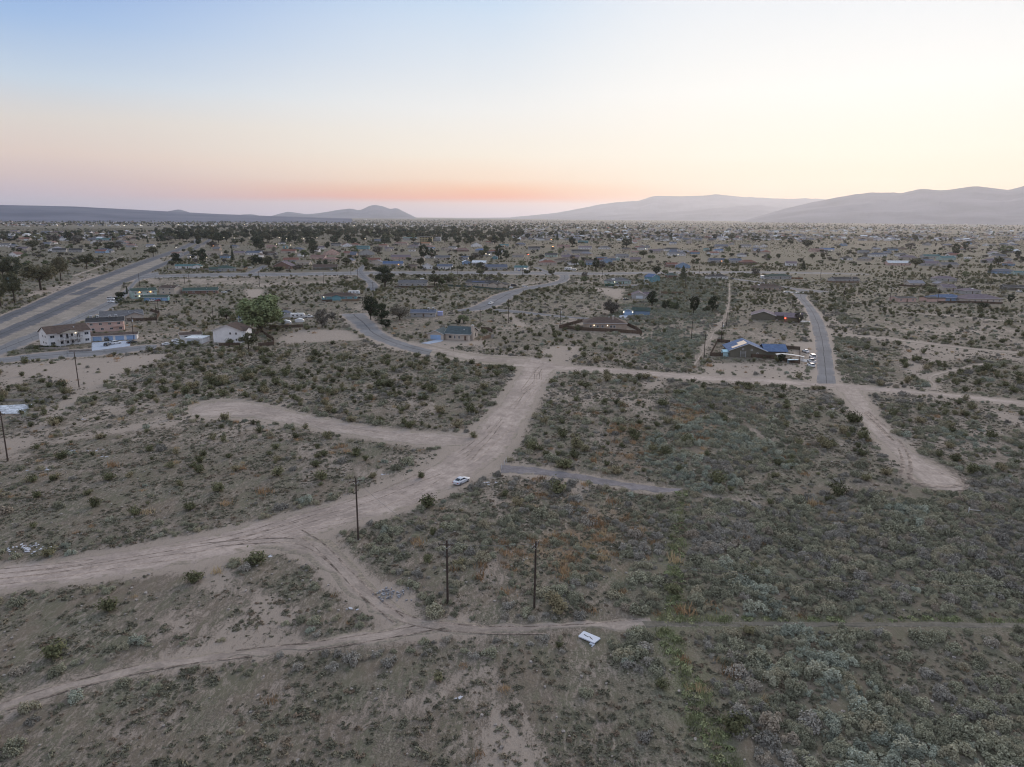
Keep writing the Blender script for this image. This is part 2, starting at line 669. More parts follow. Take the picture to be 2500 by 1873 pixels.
road('asphalt_street',
     px(V, (1762, 829), (1762, 800), (1761, 760), (1756, 720), (1746, 682), (1732, 655), (1716, 641), (1712, 634)),
     px(V, (1808, 829), (1803, 790), (1796, 745), (1785, 702), (1768, 674), (1750, 654), (1742, 644), (1746, 637)),
     asph_m, 'straight grey asphalt street with a sealed crack down its middle', 'road', 0.15)
road('asphalt_street',
     px(H1, (350, 405), (700, 455), (900, 465), (1150, 500)),
     px(H1, (350, 425), (560, 470), (650, 530), (860, 520), (1150, 508)),
     asph_m, 'cul-de-sac asphalt at the top of the straight street', 'road', 0.1)
road('dirt_track',
     px(V, (1800, 834), (1830, 872), (1862, 908), (1890, 942), (1918, 972), (1946, 1000), (1960, 1028), (1985, 1052), (2040, 1062)),
     px(V, (1862, 838), (1882, 880), (1910, 915), (1950, 958), (1990, 990), (2035, 1008), (2072, 1028), (2090, 1046), (2092, 1058)),
     sand_m, 'bare sandy track ending in a loop of tyre marks among the sage', 'track', 0.7, 1.5)
road('dirt_track',
     px(V, (415, 882), (440, 866), (490, 862), (545, 866), (600, 880), (650, 893), (720, 908), (800, 921), (900, 932), (975, 936), (1030, 940)),
     px(V, (415, 898), (450, 904), (500, 905), (560, 906), (620, 916), (700, 931), (780, 946), (860, 956), (930, 966), (985, 968), (1010, 962)),
     sand_m, 'pale sandy spur widening into a bare patch in the scrub field', 'track', 0.8, 1.6)
road('dirt_track',
     px(V, (650, 1160), (722, 1166), (756, 1196), (790, 1236), (830, 1276), (866, 1306), (902, 1328), (960, 1346), (1050, 1350), (1150, 1352), (1250, 1347), (1330, 1335), (1402, 1332)),
     px(V, (560, 1182), (650, 1200), (705, 1238), (745, 1278), (785, 1310), (828, 1336), (870, 1356), (950, 1366), (1050, 1372), (1150, 1368), (1250, 1362), (1330, 1360), (1410, 1352)),
     track_m, 'rutted dirt path curving off the wide road past the two tall poles', 'track', 0.8, 1.0)
road('dirt_track',
     px(V, (-40, 1530), (60, 1496), (150, 1470), (280, 1432), (400, 1412), (520, 1398), (660, 1386), (780, 1370), (880, 1346), (940, 1340)),
     px(V, (-40, 1556), (60, 1520), (160, 1488), (290, 1456), (420, 1436), (540, 1418), (680, 1404), (800, 1394), (900, 1378), (960, 1366)),
     track_m, 'faint pale dirt path crossing the weedy ground below the wide road', 'track', 0.9, 1.0)
soil_m = road_mat('dark_soil', (0.20, 0.178, 0.145), 'dirt', 0.36)
road('dirt_track', px(V, (1385, 1341), (1600, 1342), (1900, 1343), (2260, 1347)), px(V, (1395, 1354), (1600, 1353), (1900, 1354), (2260, 1358)), soil_m, 'dark straight track with a grassy edge running through the sage', 'track', 0.25, 1.2, bare=.2)
road('concrete_channel',
     px(L3, (-60, 955), (80, 950), (330, 980), (600, 1015), (850, 1060), (1100, 1100), (1260, 1125), (1480, 1150)),
     px(L3, (-60, 1010), (60, 1025), (330, 1040), (560, 1075), (800, 1120), (1100, 1170), (1260, 1190), (1400, 1190)),
     grav_m, 'strip of old grey paving half buried in the scrub', 'paving', 0.8, 1.2, bare=.8)
med_m = road_mat('packed_median', (0.31, 0.268, 0.228), 'dirt', 0.6)
road('highway_median', px(Z1, (-180, 1296), (0, 1211), (280, 1096), (580, 961), (800, 866), (950, 808), (1150, 731), (1340, 661)),
     px(Z1, (-180, 1349), (0, 1266), (330, 1124), (640, 989), (760, 944), (1000, 849), (1200, 774), (1380, 694)), med_m, 'packed dirt median of the divided highway', 'median', 0.2, 3, bare=.2)
road('road_verge', px(Z1, (-180, 1436), (0, 1338), (350, 1196), (650, 1058), (830, 971), (1030, 876)),
     px(Z1, (-180, 1484), (0, 1389), (330, 1264), (560, 1184), (720, 1109), (880, 1034), (1000, 969)), med_m, 'weedy verge between the highway and the frontage road', 'verge', 0.3, 3, bare=.2)
road('highway',
     px(Z1, (-180, 1225), (0, 1143), (230, 1055), (400, 972), (640, 870), (860, 800), (1100, 708), (1300, 640), (1420, 600), (1500, 572), (1580, 535), (1640, 500), (1660, 482)),
     px(Z1, (-180, 1300), (0, 1215), (280, 1100), (580, 965), (800, 870), (950, 812), (1150, 735), (1340, 665), (1450, 625), (1540, 590), (1625, 550), (1690, 512), (1715, 490)),
     hwy_m, 'far carriageway of the divided highway', 'highway', 0.1, 3)
road('highway',
     px(Z1, (-180, 1345), (0, 1262), (330, 1120), (640, 985), (760, 940), (1000, 845), (1200, 770), (1380, 690), (1500, 635), (1580, 592), (1660, 550), (1735, 512), (1760, 485)),
     px(Z1, (-180, 1440), (0, 1342), (350, 1200), (650, 1062), (830, 975), (1030, 880), (1250, 790), (1420, 705), (1540, 645), (1620, 605), (1700, 560), (1775, 515), (1790, 488)),
     hwy_m, 'near carriageway of the divided highway', 'highway', 0.1, 3)
road('highway', px(Z1, (560, 968), (630, 940), (720, 905)), px(Z1, (700, 965), (770, 940), (850, 900)), hwy_m,
     'paved crossover through the highway median', 'highway', 0.1, 3)
road('frontage_road',
     px(Z1, (-180, 1480), (0, 1385), (330, 1260), (560, 1180), (720, 1105), (880, 1030), (1000, 965), (1080, 900), (1130, 850), (1170, 800), (1330, 772)),
     px(Z1, (-180, 1580), (0, 1480), (280, 1370), (470, 1290), (640, 1205), (800, 1140), (950, 1075), (1060, 1000), (1120, 900), (1180, 840), (1340, 800)),
     asph2_m, 'frontage road beside the highway', 'road', 0.2, 3)
road('side_street',
     px(Z1, (-160, 1490), (0, 1500), (200, 1470), (420, 1445), (700, 1420), (900, 1415), (1100, 1400), (1220, 1390), (1330, 1385)),
     px(Z1, (-160, 1540), (0, 1545), (300, 1512), (600, 1500), (850, 1480), (1050, 1460), (1200, 1440), (1310, 1420)),
     asph2_m, 'short grey side street in front of the cream apartment house', 'road', 0.3, 2)
road('avenue',
     px(Z1, (1180, 812), (1330, 795), (1700, 785), (2209, 778)) + px(Z2, (300, 780), (860, 768), (1400, 768), (2209, 768)) + px(Z3, (300, 770), (800, 780), (1300, 768), (2209, 768)) + px(Z4, (300, 772), (560, 778), (900, 790)),
     px(Z1, (1180, 835), (1330, 822), (1700, 818), (2209, 812)) + px(Z2, (300, 812), (860, 800), (1400, 798), (2209, 796)) + px(Z3, (300, 800), (800, 800), (1300, 790), (2209, 786)) + px(Z4, (300, 788), (560, 792), (900, 798)),
     asph2_m, 'long pale avenue crossing the view in front of the suburb', 'road', 0.4, 4)
road('side_street',
     px(Z2, (845, 770), (870, 810), (935, 850), (965, 890), (930, 925)),
     px(Z2, (925, 768), (960, 810), (1010, 850), (1060, 885), (1030, 935)), asph_m,
     'curving lane joining the avenue beside the big dark pine', 'road', 0.2, 3)
road('side_street',
     px(Z2, (840, 768), (900, 728), (920, 715)), px(Z2, (920, 768), (935, 735), (930, 722)), asph_m,
     'lane leading from the avenue into the suburb', 'road', 0.2, 3)
road('side_street',
     px(Z3, (425, 800), (440, 830), (400, 855), (280, 878), (120, 905), (20, 930)) + px(Z2, (2020, 965), (1900, 1040), (1800, 1080), (1690, 1095)),
     px(Z3, (520, 800), (530, 835), (470, 870), (330, 900), (170, 925), (80, 965)) + px(Z2, (2180, 1000), (2040, 1075), (1900, 1105), (1700, 1108)),
     asph_m, 'winding asphalt street with the white pickup', 'road', 0.2, 3)
road('side_street',
     px(Z2, (2040, 1085), (2140, 1092)) + px(Z3, (30, 1092), (250, 1118), (500, 1148), (700, 1162), (960, 1160)),
     px(Z2, (2020, 1105), (2130, 1118)) + px(Z3, (30, 1115), (250, 1138), (500, 1162), (700, 1176), (1010, 1172)),
     asph_m, 'narrow asphalt street behind the fenced brown roof house', 'road', 0.2, 3)
road('side_street', px(H5, (420, 640), (560, 700), (640, 740)), px(H5, (520, 640), (640, 690), (760, 740)), asph_m,
     'short street meeting the avenue by the white trailers', 'road', 0.2, 3)
road('side_street', px(H7, (1640, 735), (1760, 690), (1880, 640), (1920, 612)), px(H7, (1830, 735), (1900, 690), (2010, 640), (2040, 612)), asph_m,
     'short street meeting the avenue by the purple roofed house', 'road', 0.2, 3)
road('side_street', px(H5, (1640, 945), (1800, 935), (2209, 930)), px(H5, (1640, 965), (1800, 968), (2209, 965)), asph_m,
     'cul-de-sac pavement in front of the mint house', 'road', 0.2, 3)
road('side_street', px(H6, (1540, 815), (1750, 845), (2000, 880), (2209, 900)), px(H6, (1560, 838), (1750, 868), (2000, 905), (2209, 925)), asph_m,
     'lane linking the low houses to the right of the footpath', 'road', 0.2, 3)
road('footpath',
     px(Z3, (1560, 1560), (1680, 1360), (1740, 1260), (1800, 1200), (1835, 1130), (1855, 1040), (1862, 960), (1858, 870)),
     px(Z3, (1580, 1560), (1705, 1360), (1765, 1260), (1822, 1200), (1848, 1130), (1868, 1040), (1873, 960), (1870, 870)),
     track_m, 'thin sandy footpath through the sage', 'path', 0.4, 2)
road('dirt_track',
     px(Z4, (640, 1300), (900, 1312), (1200, 1345), (1500, 1385), (1800, 1420), (2230, 1452)),
     px(Z4, (640, 1310), (900, 1326), (1200, 1362), (1500, 1404), (1800, 1436), (2230, 1470)), track_m, 'thin dirt track crossing the creosote flat', 'track', 0.5, 2)
road('dirt_track',
     px(L4, (1400, 320), (1440, 280), (1390, 235), (1375, 205), (1440, 180), (1600, 150), (1900, 85)),
     px(L4, (1470, 325), (1490, 285), (1440, 240), (1430, 215), (1490, 195), (1640, 160), (1910, 100)), track_m, 'winding two rut track leaving the cross road', 'track', 0.4, 2)
road('dirt_track', px(H8, (1200, 1060), (1500, 960), (1700, 890), (1900, 790), (2080, 725)), px(H8, (1240, 1075), (1520, 975), (1730, 900), (1930, 802), (2090, 735)), track_m, 'dirt path beside the highway trees', 'track', 0.6, 3)
# painted edge lines of the highway
for A, B, lb in ((((-180, 1436), (0, 1338), (350, 1196), (650, 1058), (830, 971), (1030, 876)), ((-180, 1440), (0, 1342), (350, 1200), (650, 1062), (830, 975), (1030, 880)), 'white edge line of the near carriageway'),
                 (((-180, 1227), (0, 1145), (230, 1057), (400, 974), (640, 872), (860, 802)), ((-180, 1230), (0, 1148), (230, 1059.5), (400, 976.5), (640, 874.5), (860, 804)), 'white edge line of the far carriageway')):
    road('road_line', px(Z1, *A), px(Z1, *B), line_m, lb, 'road marking', 0.01, 4, bare=0, cols=1, z=0.16)
# loose patches and drives: bare only
for f, pts, v in (
        (L1, ((0, 115), (600, 60), (1300, 20), (1480, 10), (1250, 95), (1000, 190), (850, 290), (700, 330), (560, 260), (330, 190), (0, 330)), .8),
        (L1, ((0, 700), (200, 720), (140, 900), (0, 960)), .8),
        (L1, ((880, 300), (1300, 320), (1300, 345), (900, 335)), .6),
        (Z2, ((240, 1330), (400, 1262), (800, 1262), (930, 1345), (700, 1350), (280, 1372)), .9),
        (A5, ((0, 700), (380, 640), (1000, 660), (1300, 650), (1250, 760), (700, 790), (400, 880), (0, 860)), .85),
        (A4, ((0, 600), (1600, 620), (1880, 700), (1900, 830), (0, 830)), .62),
        (A4, ((1440, 270), (1870, 230), (1885, 660), (1600, 640), (1610, 380)), .85),
        (Z3, ((290, 1440), (400, 1400), (640, 1400), (560, 1480), (520, 1560), (300, 1560)), .75),
        (Z3, ((700, 900), (1000, 920), (960, 1010), (800, 960)), .7),
        (Z3, ((430, 1190), (1130, 1290), (990, 1215), (640, 1180)), .6),
        (Z2, ((0, 812), (850, 808), (860, 850), (500, 880), (0, 905)), .55),
        (Z3, ((0, 805), (420, 800), (430, 850), (120, 890), (0, 900)), .5),
        (Z3, ((540, 805), (820, 800), (860, 880), (560, 870)), .5),
        (Z1, ((1200, 835), (2209, 820), (2209, 880), (1560, 880), (1250, 880)), .6),
        (Z1, ((2080, 920), (2209, 920), (2209, 985), (2090, 985)), .9),
        (Z1, ((0, 1215), (640, 960), (1050, 810), (1000, 850), (640, 985), (0, 1262)), .25),
        (Z1, ((-150, 1400), (0, 1335), (660, 1065), (900, 950), (900, 990), (560, 1180), (0, 1380)), .2),
        (Z4, ((1200, 1330), (2209, 1480), (2209, 1560), (1900, 1470), (1350, 1560), (1200, 1480)), .45),
        (L4, ((1150, 60), (1400, 80), (1350, 250), (1200, 200)), .5),
        (L4, ((1960, 480), (2209, 560), (2209, 640), (2000, 560)), .6),
        (L2, ((760, 1180), (1000, 1150), (1240, 1060), (1400, 1040), (1200, 1130), (800, 1290)), .8),
        (L2, ((1290, 880), (1480, 870), (1480, 930), (1330, 910)), .7),
        (L3, ((480, 1080), (740, 1140), (640, 1210), (440, 1140)), .6),
        (L3, ((1600, 1240), (1800, 1180), (2209, 1290), (1950, 1290)), .5),
        (L3, ((1120, 250), (1330, 215), (1300, 300), (1150, 300)), .5),
        (H8, ((1100, 1180), (1300, 1040), (1600, 1000), (1750, 1060), (1200, 1260), (900, 1340), (450, 1420), (500, 1320)), .7),
        (B1, ((1050, 620), (1500, 560), (2100, 600), (2198, 760), (1500, 850)), .35),
        (B2, ((760, 20), (860, 20), (880, 150), (760, 300)), .6),
        (B2, ((560, 330), (800, 400), (830, 540), (560, 480)), .7),
        (B2, ((1330, 260), (1450, 260), (1480, 400), (1380, 420)), .5),
        (V, ((990, 1372), (1085, 1372), (1078, 1460), (1100, 1540), (1180, 1690), (1100, 1690), (1040, 1540), (1000, 1440)), .42),
        (B3, ((620, 620), (760, 540), (960, 600), (1000, 690), (640, 690)), .9)):
    raster(BAREM, [g(f(*p)) for p in pts], v)
def bareline(f, pts, w, v):
    P = resample(np.array([g(f(*p)) for p in chaikin(list(pts), 2)]), 60)
    T = np.gradient(P, axis=0); T /= np.hypot(T[:, 0], T[:, 1])[:, None]
    for a, b, ta, tb in zip(P[:-1], P[1:], T[:-1], T[1:]):
        raster(BAREM, [(a[0] - ta[1] * w, a[1] + ta[0] * w), (b[0] - tb[1] * w, b[1] + tb[0] * w), (b[0] + tb[1] * w, b[1] - tb[0] * w), (a[0] + ta[1] * w, a[1] - ta[0] * w)], v)


for f, pts, w, v in ((L1, ((200, 800), (600, 725), (950, 662), (1350, 600), (1600, 560)), 1.3, .9), (L1, ((700, 330), (420, 560), (330, 700), (200, 800)), 1.6, .8), (L4, ((-100, 1245), (120, 1215), (500, 1165), (900, 1098), (1200, 1120)), 1.2, .9),
                     (L3, ((1560, 1260), (1800, 1190), (2000, 1230), (2209, 1290)), 1.4, .9), (L3, ((1780, 480), (1950, 560), (2209, 770)), 1.2, .9), (B2, ((1060, 640), (1200, 480), (1340, 300), (1390, 200), (1420, 60)), 1.2, .8),
                     (B1, ((1400, 230), (1560, 300), (1750, 420), (2000, 560), (2190, 600)), 1.5, .8), (B1, ((0, 1640), (600, 1440), (1100, 1330), (1700, 1180), (2190, 1060)), 1.1, .6), (B2, ((1150, 980), (900, 1150), (500, 1240), (0, 1420)), 1.1, .65),
                     (B4, ((280, 160), (600, 330), (900, 420)), 1.2, .8), (H2, ((-200, 800), (400, 870), (900, 890), (1500, 960), (2209, 1010)), 2.2, .8), (H5, ((20, 1420), (140, 1530), (240, 1640)), 1.6, .9),
                     (V, ((1040, 1240), (1075, 1180), (1085, 1120), (1060, 1060)), 1.3, .7), (L4, ((1960, 500), (2100, 560), (2300, 640)), 1.6, .8), (L2, ((0, 560), (500, 820), (900, 1010), (1250, 1110)), 1.2, .55)):
    bareline(f, pts, w, v)
# vegetation tone by region
for f, pts, v in (
        (V, ((-200, 1000), (900, 880), (960, 1010), (600, 1120), (-200, 1220)), .62),
        (V, ((-200, 1240), (650, 1190), (860, 1340), (1400, 1360), (1560, 1700), (-300, 1700)), .70),
        (V, ((700, 1180), (1080, 1020), (1480, 1060), (1420, 1340), (900, 1340)), .78),
        (V, ((1110, 1000), (1200, 830), (1480, 830), (1480, 1050)), .60),
        (V, ((1480, 835), (1800, 845), (1960, 1060), (1480, 1060)), .72),
        (V, ((1400, 1060), (2300, 1060), (2300, 1700), (1560, 1700), (1300, 1380)), .98),
        (V, ((-200, 790), (380, 740), (1120, 780), (1060, 890), (-200, 1000)), .58)):
    raster(WEEDM, [g(f(*p)) for p in pts], v, 'set')
for f, pts, v in (
        (V, ((1424, 1355), (1462, 1355), (1505, 1450), (1615, 1680), (1550, 1680), (1466, 1500)), 1),
        (V, ((1390, 1331), (2300, 1334), (2300, 1346), (1400, 1343)), 1),
        (V, ((1435, 1335), (1490, 1335), (1476, 1200), (1486, 1060), (1466, 1060), (1448, 1200)), .7)):
    raster(GREENM, [g(f(*p)) for p in pts], v)
for f, pts, v in (
        (L3, ((1520, 420), (1600, 500), (1660, 640), (1680, 800), (1600, 820), (1560, 640), (1500, 520)), 1),
        (L3, ((930, 640), (1150, 640), (1230, 760), (1060, 780), (920, 700)), .8),
        (L3, ((850, 880), (1180, 830), (1300, 930), (1000, 920)), .8),
        (L3, ((80, 1120), (500, 1130), (400, 1300), (90, 1400)), .5),
        (L3, ((740, 1280), (1000, 1250), (980, 1500), (560, 1500), (600, 1400)), .7),
        (L3, ((500, 1480), (980, 1480), (900, 1657), (500, 1657)), .8),
        (B2, ((1500, 60), (2198, 40), (2198, 330), (1800, 250), (1500, 200)), .8),
        (B3, ((1420, 900), (1620, 930), (1560, 1060), (1400, 1010)), 1),
        (L4, ((380, 1250), (800, 1300), (760, 1400), (400, 1340)), .7),
        (Z4, ((700, 980), (830, 930), (830, 1000)), .5),
        (H4, ((1620, 1180), (1850, 1080), (1880, 1120), (1830, 1200), (1650, 1220)), .9)):
    raster(ORANGEM, [g(f(*p)) for p in pts], v)


def ruts(f, pts, label, gap=1.9, w=.30, m=None, on='', wob_=.8):
    """a pair of tyre marks pressed along a line of photograph pixels"""
    P = np.array([g(p) for p in chaikin([f(*p) for p in pts], 3)])
    P = resample(P, max(12, int(np.hypot(*np.diff(P, axis=0).T).sum() / 1.2)))
    T = np.gradient(P, axis=0); T /= np.hypot(T[:, 0], T[:, 1])[:, None]
    Nn = np.c_[-T[:, 1], T[:, 0]]
    z = ZOF[on] + .006 + .003 * RUTN.setdefault(on, 0); RUTN[on] += 1
    vs, fs = [], []
    wob = (vnoise(np.arange(len(P)), np.zeros(len(P)), 16, R.randrange(99)) - .5) * wob_
    for sgn in (-1, 1):
        o = len(vs)
        for i in range(len(P)):
            c = P[i] + Nn[i] * (sgn * gap / 2 + wob[i])
            for e in (-.5, .5):
                q = c + Nn[i] * w * e * (0.6 + .8 * R.random())
                vs.append((q[0], q[1], z))
        fs += [(o + 2 * i, o + 2 * i + 1, o + 2 * i + 3, o + 2 * i + 2) for i in range(len(P) - 1) if vnoise(np.array([i * 1.0]), np.array([sgn * 40.0]), 9, 7)[0] > .36]
    me = bpy.data.meshes.new('tyre_tracks'); me.from_pydata(vs, [], fs); me.materials.append(m or rut_m); me.update()
    if sum(p.normal.z for p in me.polygons) < 0: me.flip_normals()
    tag(link('tyre_tracks', me), label, 'tyre tracks', None, 'structure')


rut_m = mat('pressed_soil', (0.335, 0.268, 0.225), 0.95, 0.5, 0.5, 0.05)
RUTN = {}
W_ = 'wide curving unpaved road of pale compacted dirt with the silver sedan on it'
P_ = 'rutted dirt path curving off the wide road past the two tall poles'
F_ = 'faint pale dirt path crossing the weedy ground below the wide road'
S_ = 'bare sandy track ending in a loop of tyre marks among the sage'
for i, d in enumerate((0, 16, -14)):
    ruts(V, [(x, y + d * k) for x, y, k in ((-40, 1252, .9), (150, 1232, .9), (300, 1206, .9), (480, 1176, .9), (640, 1136, .9), (790, 1098, 1), (900, 1050, 1), (985, 1010, 1), (1055, 955, .9), (1105, 890, .8), (1150, 830, .6), (1172, 796, .3))],
         ['tyre tracks down the middle of the wide dirt road', 'tyre tracks along the lower side of the wide dirt road', 'tyre tracks along the upper side of the wide dirt road'][i], on=W_, wob_=2.6)
ruts(V, ((640, 1150), (690, 1178), (740, 1222), (790, 1280), (840, 1322), (905, 1346), (1010, 1358), (1150, 1360), (1290, 1353), (1400, 1342)), 'tyre tracks along the rutted path past the two poles', on=P_)
ruts(V, ((430, 1180), (560, 1168), (650, 1166), (705, 1196), (745, 1240), (800, 1296), (860, 1340)), 'tyre tracks swinging off the wide road onto the rutted path', on=P_)
ruts(V, ((-40, 1543), (150, 1480), (300, 1443), (480, 1414), (680, 1394), (840, 1372), (960, 1352)), 'faint tyre tracks on the pale path across the weeds', on=F_)
for i, k in enumerate((0.0, 1.0, 2.0, 3.0)):
    ruts(L4, ((840 + 12 * k, 500), (1000 + 12 * k, 640), (1170 + 10 * k, 800), (1250 - 8 * k, 960), (1230 - 14 * k, 1050), (1330 - 10 * k, 1110 + 8 * k), (1500, 1140 + 6 * k), (1660 + 22 * k, 1135 + 4 * k), (1700 + 20 * k, 1090), (1600 + 40 * k, 1040 - 6 * k), (1450 + 60 * k, 990)),
         ['innermost', 'second', 'third', 'outermost'][i] + ' loop of tyre tracks at the end of the sandy track', 1.7, .4, on=S_)
ruts(V, ((445, 885), (560, 888), (680, 915), (820, 938), (980, 952)), 'tyre tracks along the pale sandy spur', on='pale sandy spur widening into a bare patch in the scrub field')
# ------------------------------------------------------------------ the plain: one sheet to the horizon
HALF, FAR = 44000.0, 44000.0


def grow(a, step, end, k):
    r = [a]
    while r[-1] < end:
        step *= k
        r.append(min(end, r[-1] + step))
    return r


xs = list(np.arange(0, 321, 2.0)); xs = xs + grow(xs[-1], 2.0, HALF, 1.09)[1:]
xs = [-v for v in xs[:0:-1]] + xs
ys = list(np.arange(24, 561, 2.0))
ys = [-v for v in grow(-ys[0], 2.0, 9000, 1.25)[:0:-1]] + ys + grow(ys[-1], 2.0, FAR, 1.06)[1:]
gx, gy = np.meshgrid(xs, ys)
nx, ny = len(xs), len(ys)
bareb, greenb, orangeb, weedb = blur(BAREM, 2), blur(GREENM, 2), blur(ORANGEM, 4), blur(WEEDM, 9)
inr = (gx > RX0 + 2) & (gx < RX0 + RW - 2) & (gy > RY0 + 2) & (gy < RY0 + RH - 2)
reg = np.zeros((ny, nx, 4), np.float32)
for k, a, d in ((0, bareb, 0), (1, greenb, 0), (2, orangeb, 0), (3, weedb, .42)):
    reg[..., k] = np.where(inr, samp(a, gx, gy), d)
# far valley floor: grassy bands and darker brush
farw = vnoise(gx, gy * 3, 900, 3)
reg[..., 3] = np.where(gy > 1200, 1.08 + 0.35 * (farw - .5), reg[..., 3] + np.clip((gy - 420) / 800, 0, .45))
reg[..., 2] = np.where(gy > 1500, 0.35 * np.clip(vnoise(gx, gy * 2.5, 1300, 8) - .45, 0, 1) * 2, reg[..., 2])
me = bpy.data.meshes.new('ground')
vv = np.stack([gx, gy, np.zeros_like(gx)], -1).reshape(-1, 3)
ii = np.arange(nx * ny).reshape(ny, nx)
q = np.stack([ii[:-1, :-1], ii[:-1, 1:], ii[1:, 1:], ii[1:, :-1]], -1).reshape(-1, 4)
me.vertices.add(len(vv)); me.vertices.foreach_set('co', vv.astype(np.float32).ravel())
me.loops.add(q.size); me.loops.foreach_set('vertex_index', q.astype(np.int32).ravel())
me.polygons.add(len(q)); me.polygons.foreach_set('loop_start', np.arange(0, q.size, 4, dtype=np.int32))
me.update(calc_edges=True)
at = me.color_attributes.new('region', 'FLOAT_COLOR', 'POINT')
at.data.foreach_set('color', reg.reshape(-1))

t = NT('desert_ground')
co = t.n('ShaderNodeTexCoord').outputs['Object']
ra = t.n('ShaderNodeAttribute', attribute_name='region')
rs = t.n('ShaderNodeSeparateColor'); t.l(ra.outputs['Color'], rs.inputs[0])
bare_, green_, orange_, weed_ = rs.outputs[0], rs.outputs[1], rs.outputs[2], ra.outputs['Alpha']
an = t.mapping(co, (1.15, 0.5, 1), rad(-32))      # drift of weeds with the run-off
n_big = t.noise(0.055, an, 9, 0.70, 0.4)
n_mid = t.noise(0.62, an, 9, 0.78, 0.5)
n_fine = t.noise(3.2, co, 5, 0.72)
n_reg = t.noise(0.012, co, 5, 0.6)
n = t.math('ADD', t.math('MULTIPLY', n_big, 0.34), t.math('ADD', t.math('MULTIPLY', n_mid, 0.38), t.math('MULTIPLY', n_fine, 0.28)))
thr = t.math('SUBTRACT', 0.655, t.math('MULTIPLY', weed_, 0.29))
thr = t.math('ADD', thr, t.math('MULTIPLY', bare_, 0.20))
thr = t.math('ADD', thr, t.math('MULTIPLY', t.math('SUBTRACT', n_reg, 0.5), 0.16))
m = t.rng(t.math('SUBTRACT', n, thr), -0.022, 0.026)
sand = t.mix(t.rng(n_reg, 0.35, 0.65), (0.315, 0.262, 0.216), (0.40, 0.33, 0.274))
sand = t.mix(t.rng(n_fine, 0.3, 0.7), t.mix(0.6, sand, (0.19, 0.155, 0.13)), sand)
sand = t.mix(t.math('MULTIPLY', bare_, t.rng(n_mid, 0.3, 0.6)), sand, (0.365, 0.30, 0.255))
wa = t.mix(t.rng(n_fine, 0.34, 0.66), (0.066, 0.062, 0.044), (0.215, 0.195, 0.148))
wb = t.mix(t.rng(t.noise(0.09, co, 4, 0.6), 0.38, 0.62), wa, (0.175, 0.142, 0.108))
wc = t.mix(t.math('MULTIPLY', t.rng(t.noise(0.2, an, 4, 0.6), 0.45, 0.62), 0.6), wb, (0.125, 0.128, 0.083))
flk = t.rng(t.noise(1.25, t.mapping(co, (1.3, 0.5, 1), rad(-32)), 7, 0.78, 0.4), 0.50, 0.575)
flk = t.math('MULTIPLY', flk, t.rng(t.noise(0.11, an, 4, 0.6), 0.34, 0.60, 0.25, 0.85))
flk = t.math('MULTIPLY', flk, t.rng(weed_, 0.78, 1.0, 1.0, 0.25))
cc = t.mix(t.math('MULTIPLY', t.math('MULTIPLY', m, 0.95), t.math('SUBTRACT', 1.0, flk)), sand, wc)
gm = t.math('MULTIPLY', green_, t.rng(t.noise(0.5, co, 5, 0.65), 0.32, 0.55))
cc = t.mix(gm, cc, t.mix(t.rng(n_fine, 0.35, 0.65), (0.11, 0.12, 0.065), (0.23, 0.235, 0.145)))
om = t.math('MULTIPLY', orange_, t.rng(t.noise(0.35, an, 6, 0.7), 0.40, 0.60))
cc = t.mix(t.math('MULTIPLY', om, 0.85), cc, t.mix(t.rng(n_fine, 0.35, 0.65), (0.19, 0.108, 0.058), (0.36, 0.23, 0.13)))
t.bump(t.math('ADD', t.math('MULTIPLY', n_mid, 1.0), t.math('MULTIPLY', m, 0.5)), 0.7, 0.35)
ground_m = t.finish(cc, 0.95, 0.1)
me.materials.append(ground_m)
ground = link('ground', me)
tag(ground, 'flat desert plain of sand and low weeds reaching the mountains', 'ground', None, 'structure')

# ------------------------------------------------------------------ mountains
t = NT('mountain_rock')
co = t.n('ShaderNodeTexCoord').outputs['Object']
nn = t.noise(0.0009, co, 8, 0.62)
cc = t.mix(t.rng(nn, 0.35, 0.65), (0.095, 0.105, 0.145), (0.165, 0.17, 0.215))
rock_m = t.finish(cc, 0.95, 0.05)


